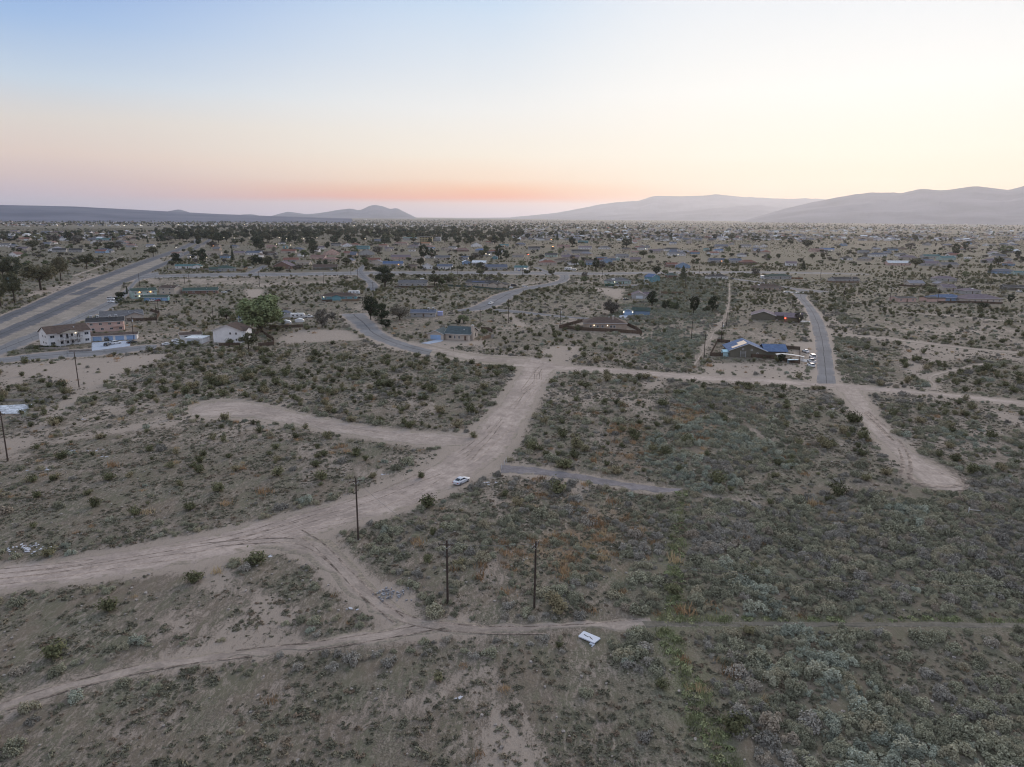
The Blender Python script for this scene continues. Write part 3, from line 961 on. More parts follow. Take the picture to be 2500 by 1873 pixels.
def mountain(name, prof, dist, depth, label, rough=0.12, seed=0, sub=5):
    """ridge whose crest line follows prof (photo pixels) at the given distance; front and back slopes with gullies"""
    P = [V(*p) for p in prof]
    az, hh = [], []
    for p in P:
        d = ray(*p)
        az.append(math.atan2(d[0], d[1]))
        hh.append(max(0.0, H + dist * d[2] / math.hypot(d[0], d[1])))
    n = max(40, int((az[-1] - az[0]) / rad(0.10)))
    A = np.linspace(az[0], az[-1], n)
    hc = np.interp(A, az, hh)
    # round the traced corners off
    k = np.ones(3) / 3
    hs = np.convolve(np.pad(hc, 1, mode='edge'), k, 'valid')
    vs, fs = [], []
    rows = [-1.0, -.85, -.7, -.55, -.42, -.3, -.2, -.1, 0, .12, .3, .55, 1.0]
    for i in range(n):
        for r in rows:
            sh = (1 - abs(r)) ** 1.15
            rr = dist + r * depth
            x, y = rr * math.sin(A[i]), rr * math.cos(A[i])
            nz_ = mnoise.hetero_terrain(Vector((x / depth * sub, y / depth * sub, seed * 7.3)), 0.9, 2.1, 5, 0.6) - .8
            z = hs[i] * sh * (1 + (rough * .45 if r == 0 else rough * 2.4 * (1 - sh) * (1 if r < 0 else .4)) * max(-1, min(1, nz_)))
            vs.append((x, y, max(z, 0) - (2 if abs(r) == 1 else 0)))
    m_ = len(rows)
    for i in range(n - 1):
        for j in range(m_ - 1):
            a = i * m_ + j
            fs.append((a, a + m_, a + m_ + 1, a + 1))
    me = bpy.data.meshes.new(name)
    me.from_pydata(vs, [], fs)
    me.materials.append(rock_m)
    me.update()
    if sum(p.normal.z for p in me.polygons) < 0: me.flip_normals()
    return tag(link(name, me), label, 'mountain', None, 'structure')


mountain('mountain', [(980, 474), (1100, 470), (1200, 460), (1290, 444), (1345, 437), (1379, 433), (1405, 424), (1418, 422), (1443, 423), (1482, 426), (1520, 425), (1546, 421), (1571, 422), (1610, 427), (1663, 429), (1740, 430), (1900, 440), (2100, 455), (2300, 470)],
         32000, 6000, 'farthest pale mountain range under the orange band of the sky', 0.10, 1)
mountain('mountain', [(1180, 477), (1300, 466), (1450, 458), (1560, 450), (1640, 444), (1700, 448), (1760, 456), (1850, 470)],
         25000, 4000, 'low faint foothill in front of the farthest range', 0.12, 2)
mountain('mountain', [(1600, 484), (1660, 462), (1700, 450), (1740, 441), (1790, 432), (1830, 426), (1880, 417), (1930, 415), (1945, 417), (1990, 409), (2030, 412), (2075, 406), (2110, 402), (2150, 406), (2180, 409), (2215, 401), (2300, 402), (2450, 408), (2700, 424)],
         18000, 4500, 'large hazy mountain range with rounded summits', 0.12, 3)
mountain('mountain', [(575, 470), (600, 463), (620, 458), (661, 463), (690, 460), (713, 457), (735, 453), (756, 451), (777, 455), (787, 451), (797, 446), (810, 444), (825, 446), (843, 453), (857, 451), (872, 458), (888, 465), (900, 471)],
         23000, 3200, 'small grey butte with a flat top standing alone on the horizon', 0.16, 4)
mountain('mountain', [(330, 469), (355, 458), (375, 455), (388, 453), (402, 456), (415, 461), (440, 465)], 16000, 1100, 'little conical hill behind the long mesa', 0.12, 5)
mountain('mountain', [(500, 470), (525, 463), (545, 463), (570, 468), (600, 468), (620, 462), (650, 467)], 22000, 1300, 'pair of tiny hills at the foot of the butte', 0.12, 6)
mountain('mountain', [(-500, 436), (-200, 440), (0, 443), (80, 444), (160, 446), (230, 450), (320, 455), (400, 459), (480, 463), (560, 466), (650, 469), (760, 472)],
         9000, 2600, 'long dark mesa sloping gently down to the plain', 0.05, 7, 3)

# ------------------------------------------------------------------ haze
hz = MB().box(-46000, 46000, -10000, 46000, -2, 900)
t = NT('dusk_haze')
t.t.nodes.remove(t.p)
pv = t.n('ShaderNodeVolumePrincipled')
pv.inputs['Density'].default_value = HAZE_D = 2.5e-5
pv.inputs['Color'].default_value = (0.94, 0.945, 1.0, 1)
pv.inputs['Anisotropy'].default_value = 0.6
t.l(pv.outputs[0], t.out.inputs['Volume'])
haze = hz.build('haze', t.mat)
tag(haze, 'thin pale dusk haze over the valley', 'haze', None, 'stuff')
# ------------------------------------------------------------------ palette
ROOF = {'dark': (0.062, 0.060, 0.062), 'brown': (0.106, 0.077, 0.065), 'green': (0.058, 0.085, 0.075), 'grey': (0.144, 0.142, 0.150),
        'bluegrey': (0.11, 0.125, 0.165), 'slate': (0.070, 0.092, 0.100), 'blue': (0.105, 0.155, 0.265), 'red': (0.20, 0.095, 0.075), 'pink': (0.24, 0.15, 0.13),
        'purple': (0.163, 0.131, 0.150), 'teal': (0.08, 0.155, 0.16), 'tan': (0.24, 0.195, 0.155), 'white': (0.62, 0.64, 0.66),
        'lightgrey': (0.22, 0.22, 0.25), 'orange': (0.27, 0.14, 0.08)}
WALL = {'white': (0.78, 0.76, 0.75), 'cream': (0.70, 0.63, 0.52), 'tan': (0.42, 0.335, 0.27), 'pink': (0.60, 0.42, 0.36), 'olive': (0.155, 0.145, 0.115),
        'grey': (0.40, 0.39, 0.385), 'blue': (0.24, 0.34, 0.48), 'teal': (0.17, 0.33, 0.37), 'mint': (0.42, 0.52, 0.47), 'brick': (0.24, 0.155, 0.125),
        'stucco': (0.52, 0.45, 0.385), 'yellow': (0.46, 0.39, 0.23)}


def roofm(k): return mat('roof_' + k, ROOF[k], 0.9, 0.22, 0.8, 0.15, bump=0.25)
def wallm(k): return mat('wall_' + k, WALL[k], 0.85, 0.09, 0.4, 0.2, bump=0.1)


trim_m = mat('white_trim', (0.68, 0.66, 0.64), 0.7, 0.08)
frame_m = mat('window_frame', (0.62, 0.60, 0.58), 0.6, 0.06)
dframe_m = mat('dark_frame', (0.10, 0.085, 0.075), 0.6, 0.1)
pane_m = glass()
litpane_m = emit('lit_window', (1.0, 0.72, 0.40), 1.4)
door_m = mat('brown_door', (0.12, 0.08, 0.06), 0.6, 0.1)
gdoor_w = mat('white_garage_door', (0.62, 0.66, 0.72), 0.6, 0.05)
gdoor_b = mat('blue_garage_door', (0.30, 0.44, 0.66), 0.6, 0.05)
metal_m = mat('galvanised', (0.55, 0.56, 0.57), 0.45, 0.12, 2, 0.5)
lamp_o = emit('lamp_orange', (1.0, 0.42, 0.12), 6)
lamp_w = emit('lamp_white', (1.0, 0.86, 0.62), 4.5)
lamp_r = emit('lamp_red', (1.0, 0.10, 0.05), 5)
wood_m = mat('fence_wood', (0.115, 0.082, 0.062), 0.9, 0.35, 2.0, 0.1)
woodl_m = mat('fence_tan_wood', (0.24, 0.17, 0.12), 0.9, 0.3, 2.0, 0.1)
conc_m = mat('concrete', (0.46, 0.46, 0.48), 0.85, 0.12, 0.6)
drive_m = mat('blue_grey_concrete', (0.40, 0.44, 0.52), 0.85, 0.12, 0.6)
solar_m = mat('solar_panel', (0.03, 0.05, 0.13), 0.25, 0.1, 1, 0.6)
black_m = mat('black_plastic', (0.02, 0.02, 0.022), 0.6, 0.1)
block_m = mat('block_wall', (0.30, 0.27, 0.25), 0.9, 0.15, 1.0)


def footprint(ob_loc, rz, x0, x1, y0, y1, pad=1.5):
    c, s_ = math.cos(rz), math.sin(rz)
    poly = [(ob_loc[0] + x * c - y * s_, ob_loc[1] + x * s_ + y * c) for x, y in
            ((x0 - pad, y0 - pad), (x1 + pad, y0 - pad), (x1 + pad, y1 + pad), (x0 - pad, y1 + pad))]
    raster(BUILT, poly, 1.0)


def gable_roof(mb, x0, x1, y0, y1, h, axis, pitch, oh=0.5, th=0.22, mi=0):
    """two sloping slabs with real thickness; ridge along axis"""
    if axis == 'x':
        yc = (y0 + y1) / 2; rise = (y1 - y0) / 2 * pitch
        for s_, ye in ((-1, y0 - oh), (1, y1 + oh)):
            ze = h - oh * pitch
            poly = [(ye, ze), (yc, h + rise), (yc, h + rise + th), (ye, ze + th)]
            mb.prism(poly, 'x', x0 - oh, x1 + oh, mi)
    else:
        xc = (x0 + x1) / 2; rise = (x1 - x0) / 2 * pitch
        for xe in (x0 - oh, x1 + oh):
            ze = h - oh * pitch
            poly = [(xe, ze), (xc, h + rise), (xc, h + rise + th), (xe, ze + th)]
            mb.prism(poly, 'y', y0 - oh, y1 + oh, mi)
    return rise


def hip_roof(mb, x0, x1, y0, y1, h, pitch, oh=0.5, th=0.2, mi=0):
    x0 -= oh; x1 += oh; y0 -= oh; y1 += oh
    w, d = x1 - x0, y1 - y0
    r = min(w, d) / 2
    z = h + r * pitch
    if w >= d: a, b = (x0 + r, (y0 + y1) / 2, z), (x1 - r - .01, (y0 + y1) / 2, z)
    else: a, b = ((x0 + x1) / 2, y0 + r, z), ((x0 + x1) / 2, y1 - r - .01, z)
    v = [(x0, y0, h), (x1, y0, h), (x1, y1, h), (x0, y1, h), a, b] + [(x0, y0, h - th), (x1, y0, h - th), (x1, y1, h - th), (x0, y1, h - th)]
    if w >= d: top = [(0, 1, 5, 4), (1, 2, 5), (2, 3, 4, 5), (3, 0, 4)]
    else: top = [(0, 1, 4), (1, 2, 5, 4), (2, 3, 5), (3, 0, 4, 5)]
    f = top + [(0, 6, 7, 1), (1, 7, 8, 2), (2, 8, 9, 3), (3, 9, 6, 0), (6, 9, 8, 7)]
    mb.add(v, f, mi)
    return r * pitch


def wall_box(mb, x0, x1, y0, y1, h, axis=None, pitch=0.4, mi=0):
    if axis == 'y':
        mb.prism([(x0, 0), (x1, 0), (x1, h), ((x0 + x1) / 2, h + (x1 - x0) / 2 * pitch), (x0, h)], 'y', y0, y1, mi)
    elif axis == 'x':
        mb.prism([(y0, 0), (y1, 0), (y1, h), ((y0 + y1) / 2, h + (y1 - y0) / 2 * pitch), (y0, h)], 'x', x0, x1, mi)
    else:
        mb.box(x0, x1, y0, y1, 0, h, mi)


FACES = {}


def onface(box, face, u, z, w, h, off0, off1, mb, mi=0):
    """a slab w x h lying on a face of box=(x0,x1,y0,y1), centred at u along the face, from off0 to off1 proud of it"""
    x0, x1, y0, y1 = box
    if face == 'F': mb.box(u - w / 2, u + w / 2, y0 - off1, y0 - off0, z, z + h, mi)
    elif face == 'B': mb.box(u - w / 2, u + w / 2, y1 + off0, y1 + off1, z, z + h, mi)
    elif face == 'L': mb.box(x0 - off1, x0 - off0, u - w / 2, u + w / 2, z, z + h, mi)
    else: mb.box(x1 + off0, x1 + off1, u - w / 2, u + w / 2, z, z + h, mi)


def window(par, box, face, u, z, w=1.4, h=1.2, fm=None, lit=False, pm=None):
    fm = fm or frame_m
    mb = MB(); b = 0.13
    onface(box, face, u - w / 2 + b / 2, z, b, h, 0.003, 0.09, mb)
    onface(box, face, u + w / 2 - b / 2, z, b, h, 0.003, 0.09, mb)
    onface(box, face, u, z, w - 2 * b, b, 0.003, 0.09, mb)
    onface(box, face, u, z + h - b, w - 2 * b, b, 0.003, 0.09, mb)
    onface(box, face, u, z + b, 0.07, h - 2 * b, 0.003, 0.08, mb)
    wo_ = mb.build('window', fm, par)
    pb = MB()
    onface(box, face, u, z + b, w - 2 * b, h - 2 * b, 0.003, 0.035, pb)
    pb.build('pane', litpane_m if lit else (pm or pane_m), wo_)
    return wo_


def door(par, box, face, u, w=1.0, h=2.1, m=None):
    mb = MB(); onface(box, face, u, 0.05, w, h, 0.003, 0.06, mb)
    d = mb.build('door', m or door_m, par)
    hb = MB(); onface(box, face, u + w * .36, 1.05, 0.12, 0.12, 0.062, 0.13, hb)
    hb.build('handle', metal_m, d)


def garage(par, box, face, u, w=4.8, h=2.2, m=None):
    mb = MB()
    n = 4
    for i in range(n):
        onface(box, face, u, 0.06 + i * h / n, w, h / n - 0.035, 0.003, 0.07, mb)
    g_ = mb.build('garage_door', m or gdoor_w, par)
    return g_


def wlamp(par, box, face, u, z, m=None, s=0.34):
    mb = MB(); onface(box, face, u, z, s, s, 0.07, 0.07 + s, mb)
    o = mb.build('wall_lamp', m or lamp_w, par)
    return o


def box_on(par, name, m, x, y, z, sx, sy, sz):
    return MB().box(x - sx / 2, x + sx / 2, y - sy / 2, y + sy / 2, z, z + sz).build(name, m, par)


def cooler(par, x, y, z):
    """evaporative cooler with louvred sides on a stand"""
    mb = MB().box(x - .6, x + .6, y - .6, y + .6, z + .35, z + 1.35)
    mb.box(x - .66, x + .66, y - .66, y + .66, z + 1.35, z + 1.45)
    o = mb.build('evaporative_cooler', metal_m, par)
    lb = MB()
    for i in range(4):
        lb.box(x - .45, x + .45, y - .64, y - .605, z + .5 + i * .2, z + .61 + i * .2)
    lb.build('louvre', dframe_m, o)
    sb = MB().box(x - .5, x + .5, y - .5, y + .5, z - .6, z + .345)
    sb.build('stand', dframe_m, o)


def chimney(par, x, y, z0, z1, s=0.9, m=None):
    mb = MB().box(x - s / 2, x + s / 2, y - s / 2, y + s / 2, z0, z1)
    c_ = mb.build('chimney', m or wallm('stucco'), par)
    MB().box(x - s * .6, x + s * .6, y - s * .6, y + s * .6, z1, z1 + .15).tube((x, y, z1 + .15), (x, y, z1 + .5), .16, .16, 6).build('cap', metal_m, c_)


NHOUSE = {'n': 0}


def house(label, P0, P1=None, w=None, d=10, h=2.7, rot=None, axis='x', pitch=0.36, roof='grey', wall='tan', oh=0.55, feats=(), cat='house', name='house',
          group=None, wings=(), auto=True, vents=True, trim=None):
    """P0..P1: photograph pixels of the two ends of the front wall's foot (or P0 its middle, with w)"""
    if P1 is not None:
        a, b = Vector(g(P0)), Vector(g(P1))
        c = (a + b) / 2
        if w is None: w = (b - a).length
        if rot is None: rot = math.atan2((b - a).y, (b - a).x)
        else: w = abs((b - a).x) / max(.5, math.cos(rot)) if w is None else w
    else:
        c = Vector(g(P0)); rot = rot or 0.0
    root = empty(name, (c.x, c.y, 0), rot, label, cat, group)
    x0, x1 = -w / 2, w / 2
    box = (x0, x1, 0, d)
    ax = None if axis in ('hip', 'flat') else axis
    wb = MB(); wall_box(wb, x0, x1, 0, d, h, ax, pitch)
    for wg in wings:
        wall_box(wb, wg[0], wg[1], wg[2], wg[3], wg[4] - .004, None if wg[5] in ('hip', 'flat') else wg[5], pitch)
    wb.build('wall', wallm(wall), root)
    rb = MB()
    if axis == 'hip': rise = hip_roof(rb, x0, x1, 0, d, h, pitch, oh)
    elif axis == 'flat': rise = .25; rb.box(x0 - oh, x1 + oh, -oh, d + oh, h, h + .22)
    else: rise = gable_roof(rb, x0, x1, 0, d, h, axis, pitch, oh)
    for wg in wings:
        if wg[5] == 'hip': hip_roof(rb, *wg[:4], wg[4], pitch, oh)
        elif wg[5] == 'flat': rb.box(wg[0] - .3, wg[1] + .3, wg[2] - .3, wg[3] + .3, wg[4], wg[4] + .18)
        else: gable_roof(rb, *wg[:4], wg[4], wg[5], pitch, oh - .02)
    ro = rb.build('roof', roofm(roof), root)
    if True:
        tb = MB()
        ze = h - oh * (pitch if axis == 'x' else 0)
        if axis in ('x', 'hip', 'flat'):
            tb.box(x0 - oh, x1 + oh, -oh - .06, -oh - .005, ze - .02, ze + .2)
        if axis == 'x':
            zt = h + d / 2 * pitch; ze = h - oh * pitch
            for xe in (x0 - oh - .06, x1 + oh + .004):
                tb.prism([(-oh, ze - .03), (d / 2, zt - .03), (d + oh, ze - .03), (d + oh, ze + .2), (d / 2, zt + .2), (-oh, ze + .2)], 'x', xe, xe + .056)
        elif axis == 'y':
            zt = h + w / 2 * pitch; ze = h - oh * pitch
            tb.prism([(x0 - oh, ze - .03), (0, zt - .03), (x1 + oh, ze - .03), (x1 + oh, ze + .2), (0, zt + .2), (x0 - oh, ze + .2)], 'y', -oh - .06, -oh - .004)
        tb.build('fascia', trim_m, root)
    if vents:
        if axis == 'x':
            zv = h + rise * .55
            box_on(ro, 'roof_vent', metal_m, w * .18, d * .27, zv - .1, .5, .5, .55)
        elif axis == 'hip':
            box_on(ro, 'roof_vent', metal_m, w * .1, d * .5, h + rise - .1, .5, .5, .55)
    if auto:
        nwin = max(2, int(w / 4.5))
        for i in range(nwin):
            u = x0 + w * (i + .5) / nwin
            if i == nwin // 2: door(root, box, 'F', u + .2)
            else: window(root, box, 'F', u, .95)
        sf = 'R' if c.x < 0 else 'L'
        window(root, box, sf, d * .5, .95)
    for ft in feats:
        k = ft[0]
        if k == 'win': window(root, box, *ft[1:5], **(ft[5] if len(ft) > 5 else {}))
        elif k == 'door': door(root, box, *ft[1:])
        elif k == 'garage': garage(root, box, *ft[1:])
        elif k == 'lamp': wlamp(root, box, *ft[1:])
        elif k == 'cooler': cooler(ro, *ft[1:])
        elif k == 'chimney': chimney(root, *ft[1:])
        elif k == 'solar':
            # panels lying on the front slope of an x-ridge roof
            x, n_, yy = ft[1:4]
            for i in range(n_):
                sx = 1.6
                z0 = h + yy * pitch + .28; z1 = h + (yy + 1.6) * pitch + .28
                MB().add([(x + i * 1.7, yy, z0), (x + i * 1.7 + sx, yy, z0), (x + i * 1.7 + sx, yy + 1.6, z1), (x + i * 1.7, yy + 1.6, z1),
                          (x + i * 1.7, yy, z0 + .06), (x + i * 1.7 + sx, yy, z0 + .06), (x + i * 1.7 + sx, yy + 1.6, z1 + .06), (x + i * 1.7, yy + 1.6, z1 + .06)],
                         [(0, 3, 2, 1), (4, 5, 6, 7), (0, 1, 5, 4), (1, 2, 6, 5), (2, 3, 7, 6), (3, 0, 4, 7)]).build('solar_panel', solar_m if len(ft) < 5 else ft[4], ro)
        elif k == 'wbox':
            onb = MB(); onface(box, *ft[3:], onb) if False else None
    footprint((c.x, c.y), rot, x0, x1, 0, d, 2.0)
    for wg in wings: footprint((c.x, c.y), rot, wg[0], wg[1], wg[2], wg[3], 1.5)
    NHOUSE['n'] += 1
    root['w'] = w
    return root, box, w


# ------------------------------------------------------------------ fences: every panel and post its own part
FPANEL = {}


def fence_panel_mesh(L, hgt, m, key):
    k = (round(L, 2), round(hgt, 2), key)
    if k in FPANEL: return FPANEL[k]
    mb = MB()
    n = max(4, int(L / 0.3))
    for i in range(n):
        hh = hgt - R.random() * .06
        mb.box(i * L / n, (i + 1) * L / n - .025, -.02, .02, 0.05, hh)
    mb.box(0, L, .022, .07, hgt * .25, hgt * .25 + .09)
    mb.box(0, L, .022, .07, hgt * .8, hgt * .8 + .09)
    FPANEL[k] = mb.mesh('fence_panel', m)
    return FPANEL[k]


def fence(label, pts, hgt=1.8, m=None, key='dark', cat='fence', world=False, closed=False):
    m = m or wood_m
    W = [Vector(p) for p in pts] if world else [Vector(g(p)) for p in pts]
    if closed: W.append(W[0])
    root = empty('fence', (W[0].x, W[0].y, 0), 0, label, cat)
    pm = FPANEL.get(('post', round(hgt, 2), key))
    if pm is None:
        pm = FPANEL[('post', round(hgt, 2), key)] = MB().box(-.06, .06, -.06, .06, 0, hgt + .1).mesh('fence_post', m)
    for a, b in zip(W, W[1:]):
        L = (b - a).length
        n = max(1, round(L / 2.5)); s = L / n
        ang = math.atan2((b - a).y, (b - a).x)
        base = fence_panel_mesh(2.5, hgt, m, key)
        for i in range(n):
            p = a.lerp(b, i / n) - W[0]
            o = link('fence_panel', base, root, (p.x, p.y, 0), ang)
            o.scale.x = (s - .1) / 2.5
            o.location += Vector((math.cos(ang), math.sin(ang), 0)) * .06
            link('post', pm, root, (p.x, p.y, 0), ang)
        dx, dy = -math.sin(ang), math.cos(ang)
        raster(BUILT, [(a.x + dx, a.y + dy), (b.x + dx, b.y + dy), (b.x - dx, b.y - dy), (a.x - dx, a.y - dy)], 1)
    return root


def pad(name, pts, m, label, cat, z=0.15):
    """concrete drive or slab with a real edge"""
    W = [g(p) for p in pts]
    a = sum((W[i][0] * W[(i + 1) % len(W)][1] - W[(i + 1) % len(W)][0] * W[i][1]) for i in range(len(W)))
    if a < 0: W = W[::-1]
    cx = sum(p[0] for p in W) / len(W); cy = sum(p[1] for p in W) / len(W)
    o = MB().prism([(p[0] - cx, p[1] - cy) for p in W], 'z', -.05, z).build(name, m, None, (cx, cy, 0))
    raster(BUILT, W, 1)
    return tag(o, label, cat)
# ------------------------------------------------------------------ the nearer buildings
# cream two-storey apartment house with a balcony under a front gable
P0, P1 = A1(415, 472), A1(1128, 388)
apt, bx, w = house('cream two storey apartment house with a balcony under its front gable', P0, P1, d=11.5, h=6.1, axis='x', pitch=0.46, roof='brown', wall='white',
                   auto=False, name='apartment_house', cat='apartment house',
                   feats=[('win', 'F', 0, 0, 1)][:0])
x0, x1 = bx[0], bx[1]
for u in (x0 + w * .10, x1 - w * .09):
    for z in (1.0, 4.0):
        window(apt, bx, 'F', u, z, 1.9, 1.3, frame_m)
for u in (3.2, 6.2):
    for z in (1.2, 4.2): window(apt, bx, 'L', u, z, .7, .9, dframe_m)
a, b = x0 + w * .22, x1 - w * .21
pb = MB(); gable_roof(pb, a, b, -2.0, 5.0, 6.05, 'y', .30, .35, .2)
pb.build('porch_roof', roofm('brown'), apt)
MB().prism([(a, 6.02), (b, 6.02), ((a + b) / 2, 6.02 + (b - a) / 2 * .30)], 'y', -1.75, -1.6).build('gable', wallm('cream'), apt)
MB().box(a, b, -1.95, -.004, 2.9, 3.15).build('balcony_floor', trim_m, apt)
for i in range(6):
    x = a + .15 + (b - a - .3) * i / 5
    MB().box(x - .11, x + .11, -1.95, -1.73, 0, 2.895).box(x - .11, x + .11, -1.95, -1.73, 3.155, 5.95).build('column', trim_m, apt)
rl = MB().box(a + .3, b - .3, -1.87, -1.81, 4.1, 4.18)
for i in range(40):
    x = a + .4 + (b - a - .8) * i / 39
    rl.box(x - .02, x + .02, -1.86, -1.82, 3.16, 4.1)
rl.build('railing', dframe_m, apt)
st = MB()
for i in range(12):
    st.box((a + b) / 2 - 1.5 + i * .32, (a + b) / 2 - 1.2 + i * .32, -3.2, -2.0, i * .26, i * .26 + .1)
st.build('stair', dframe_m, apt)
for i, u in enumerate((a + 1.6, a + 4.2, b - 4.0, b - 1.5)):
    window(apt, bx, 'F', u, 3.3 if i % 2 else 4.1, 1.1, 2.0 if i % 2 else 1.2, dframe_m)
    window(apt, bx, 'F', u, .9, 1.1, 1.2, dframe_m)
wlamp(apt, (x0, x1, -.3, 10), 'F', b - 2.6, 5.4, lamp_w, .3)
for i, (p, q) in enumerate((((215, 1420), (580, 1428)), ((580, 1450), (775, 1440)))):
    a_, b_ = Vector(g(Z1(*p))), Vector(g(Z1(*q)))
    L = (b_ - a_).length
    o = MB().box(0, L, -.12, .12, 0, .8).box(-.02, L + .02, -.16, .16, .8, .9).build('low_wall', block_m, None, (a_.x, a_.y, 0), math.atan2((b_ - a_).y, (b_ - a_).x))
    tag(o, ['low block wall in front of the cream apartment house', 'short block wall beside the blue parking court'][i], 'low wall')

pinkh, bx, w = house('pink two storey apartment building with four coolers on its dark roof', Z1(738, 1285), Z1(1048, 1268), d=9.5, h=5.3, axis='x', pitch=.34, roof='dark', wall='pink',
                     auto=False, vents=False, name='apartment_house', cat='apartment building')
for i in range(4):
    u = bx[0] + w * (.12 + .25 * i)
    window(pinkh, bx, 'F', u, 3.5, 1.5, 1.2, frame_m); window(pinkh, bx, 'F', u + .6, .9, 1.5, 1.2, frame_m)
ro = [c for c in pinkh.children if c.name.startswith('roof')][0]
for u in (.12, .30, .63, .80): cooler(ro, bx[0] + w * u, 4.2, 5.3 + 1.35)
MB().box(bx[1] - 5.2, bx[1] - .1, -1.6, -.004, 2.6, 2.8).box(bx[1] - 5.2, bx[1] - .1, -1.6, -1.5, 2.8, 3.7).build('balcony', wallm('pink'), pinkh)

gar, bx, w = house('long row of garages with pale blue doors and a brown roof', A1(1128, 372), A1(1900, 335), d=6, h=2.5, axis='x', pitch=.22, roof='brown', wall='white',
                   auto=False, vents=False, name='garage_row', cat='garage row')
for i in range(4): garage(gar, bx, 'F', bx[0] + w * (.13 + .245 * i), w * .19, 2.1, gdoor_b)
pad('parking_court', px(A1, (1135, 400), (1130, 535), (1780, 452), (1780, 400), (1700, 362), (1150, 392)), drive_m, 'blue grey concrete parking court in front of the garage row', 'parking court', .12)

gh, bx, w = house('broad grey roofed house with a white trimmed gable behind the pink building', Z1(850, 1192), Z1(1205, 1172), d=12, h=2.8, axis='x', pitch=.36, roof='grey', wall='stucco',
                  wings=[(2, 11, -3.0, 8, 2.8, 'y')], feats=[('chimney', -4, 7.5, 3, 6.2, .8)])
fence('dark board fence enclosing the yard of the broad grey roofed house', px(Z1, (1070, 1190), (1190, 1190), (1320, 1180), (1345, 1130), (1270, 1105)), 1.9)

eg, bx, w = house('green roofed two storey apartment house with two orange lamps', Z1(1115, 1000), Z1(1325, 988), d=9, h=5.3, axis='x', pitch=.36, roof='green', wall='mint',
                  auto=False, name='apartment_house', cat='apartment house', feats=[('lamp', 'F', -3.2, 4.3, lamp_o, .5), ('lamp', 'F', 4.2, 4.3, lamp_o, .5), ('lamp', 'F', -3.6, 1.5, lamp_w, .4)])
for i in range(4):
    window(eg, bx, 'F', bx[0] + w * (.15 + .24 * i), 3.4, 1.3, 1.2); window(eg, bx, 'F', bx[0] + w * (.15 + .24 * i), .9, 1.3, 1.2)
MB().box(bx[0] + 1, bx[1] - 1, -1.5, -.004, 2.6, 2.78).build('balcony', trim_m, eg)
bg_, bx, w = house('low garage with pale blue doors and a green roof', Z1(1212, 1020), Z1(1415, 1016), d=6.5, h=2.6, axis='x', pitch=.3, roof='green', wall='teal', auto=False, vents=False,
                   name='garage_row', cat='garage')
for i in range(4): garage(bg_, bx, 'F', bx[0] + w * (.14 + .24 * i), w * .19, 2.1, gdoor_b)
tn, bx, w = house('tan two storey house with a brown roof between the utility poles', Z1(1345, 962), Z1(1472, 966), d=9, h=5.0, axis='x', pitch=.34, roof='brown', wall='stucco', auto=False)
for u in (-3, 2.5): window(tn, bx, 'F', u, 3.3, 1.5, 1.1); window(tn, bx, 'F', u, .9, 1.5, 1.1)
house('long brick ranch house with a dark green roof', Z1(1545, 962), Z1(1835, 955), d=9.5, h=2.7, axis='x', pitch=.36, roof='green', wall='brick', feats=[('win', 'R', 4, .9, 1.3, {})])

wh, bx, w = house('white two storey house with dark brown gabled roof beside the green tree', A2(292, 800), A2(752, 812), d=11, h=5.9, rot=rad(-4), axis='y', pitch=.38, roof='brown', wall='white', auto=False,
                  wings=[(4.5, 8.4, 2.5, 9, 5.7, 'x')])
for u in (1.7, 4.6):
    for z in (1.0, 4.0): window(wh, bx, 'F', u, z, .75, .95, dframe_m)
for u in (2.5, 7): window(wh, bx, 'L', u, 3.5, 1.3, 1.1); window(wh, bx, 'L', u, .9, 1.3, 1.1)
MB().box(w / 2 + .01, w / 2 + 3.4, .3, 2.4, 2.6, 2.8).box(w / 2 + 3.2, w / 2 + 3.4, .4, .6, 0, 2.59).box(w / 2 + 3.2, w / 2 + 3.4, .4, .6, 2.81, 5.4).build('balcony', trim_m, wh)
sh, bx, w = house('bright white flat roofed carport next to the white two storey house', Z1(1558, 1376), Z1(1705, 1378), d=8, h=2.4, axis='flat', roof='white', wall='white', auto=False, vents=False, oh=.3,
                  name='carport', cat='carport')
garage(sh, bx, 'F', 0, w * .7, 2.0)
house('little outbuilding with a brown roof behind the parked white cars', Z1(1525, 1352), Z1(1700, 1340), d=6, h=2.6, axis='x', pitch=.25, roof='brown', wall='white', vents=False, name='outbuilding', cat='outbuilding')
fence('dark fence along the front of the white two storey house', px(A2, (380, 870), (560, 862), (740, 855)), 1.5)
fence('dark wooden fence corner in the scrub below the green tree', px(A2, (985, 690), (1110, 655), (1310, 790), (1300, 850), (1040, 880)), 1.8)
fence('dark fence of the trailer yard beside the green tree', px(A2, (1230, 560), (1450, 560), (1800, 545)), 1.6)
house('small pale house with a blue roof half hidden behind the green tree', A2(700, 470), A2(850, 470), d=7, h=2.6, axis='x', pitch=.3, roof='bluegrey', wall='mint', vents=False)
house('shed with a light blue metal roof beside the trailers', A2(1400, 400), A2(1590, 372), d=7, h=2.6, axis='x', pitch=.3, roof='bluegrey', wall='grey', vents=False, auto=False, name='shed', cat='shed')

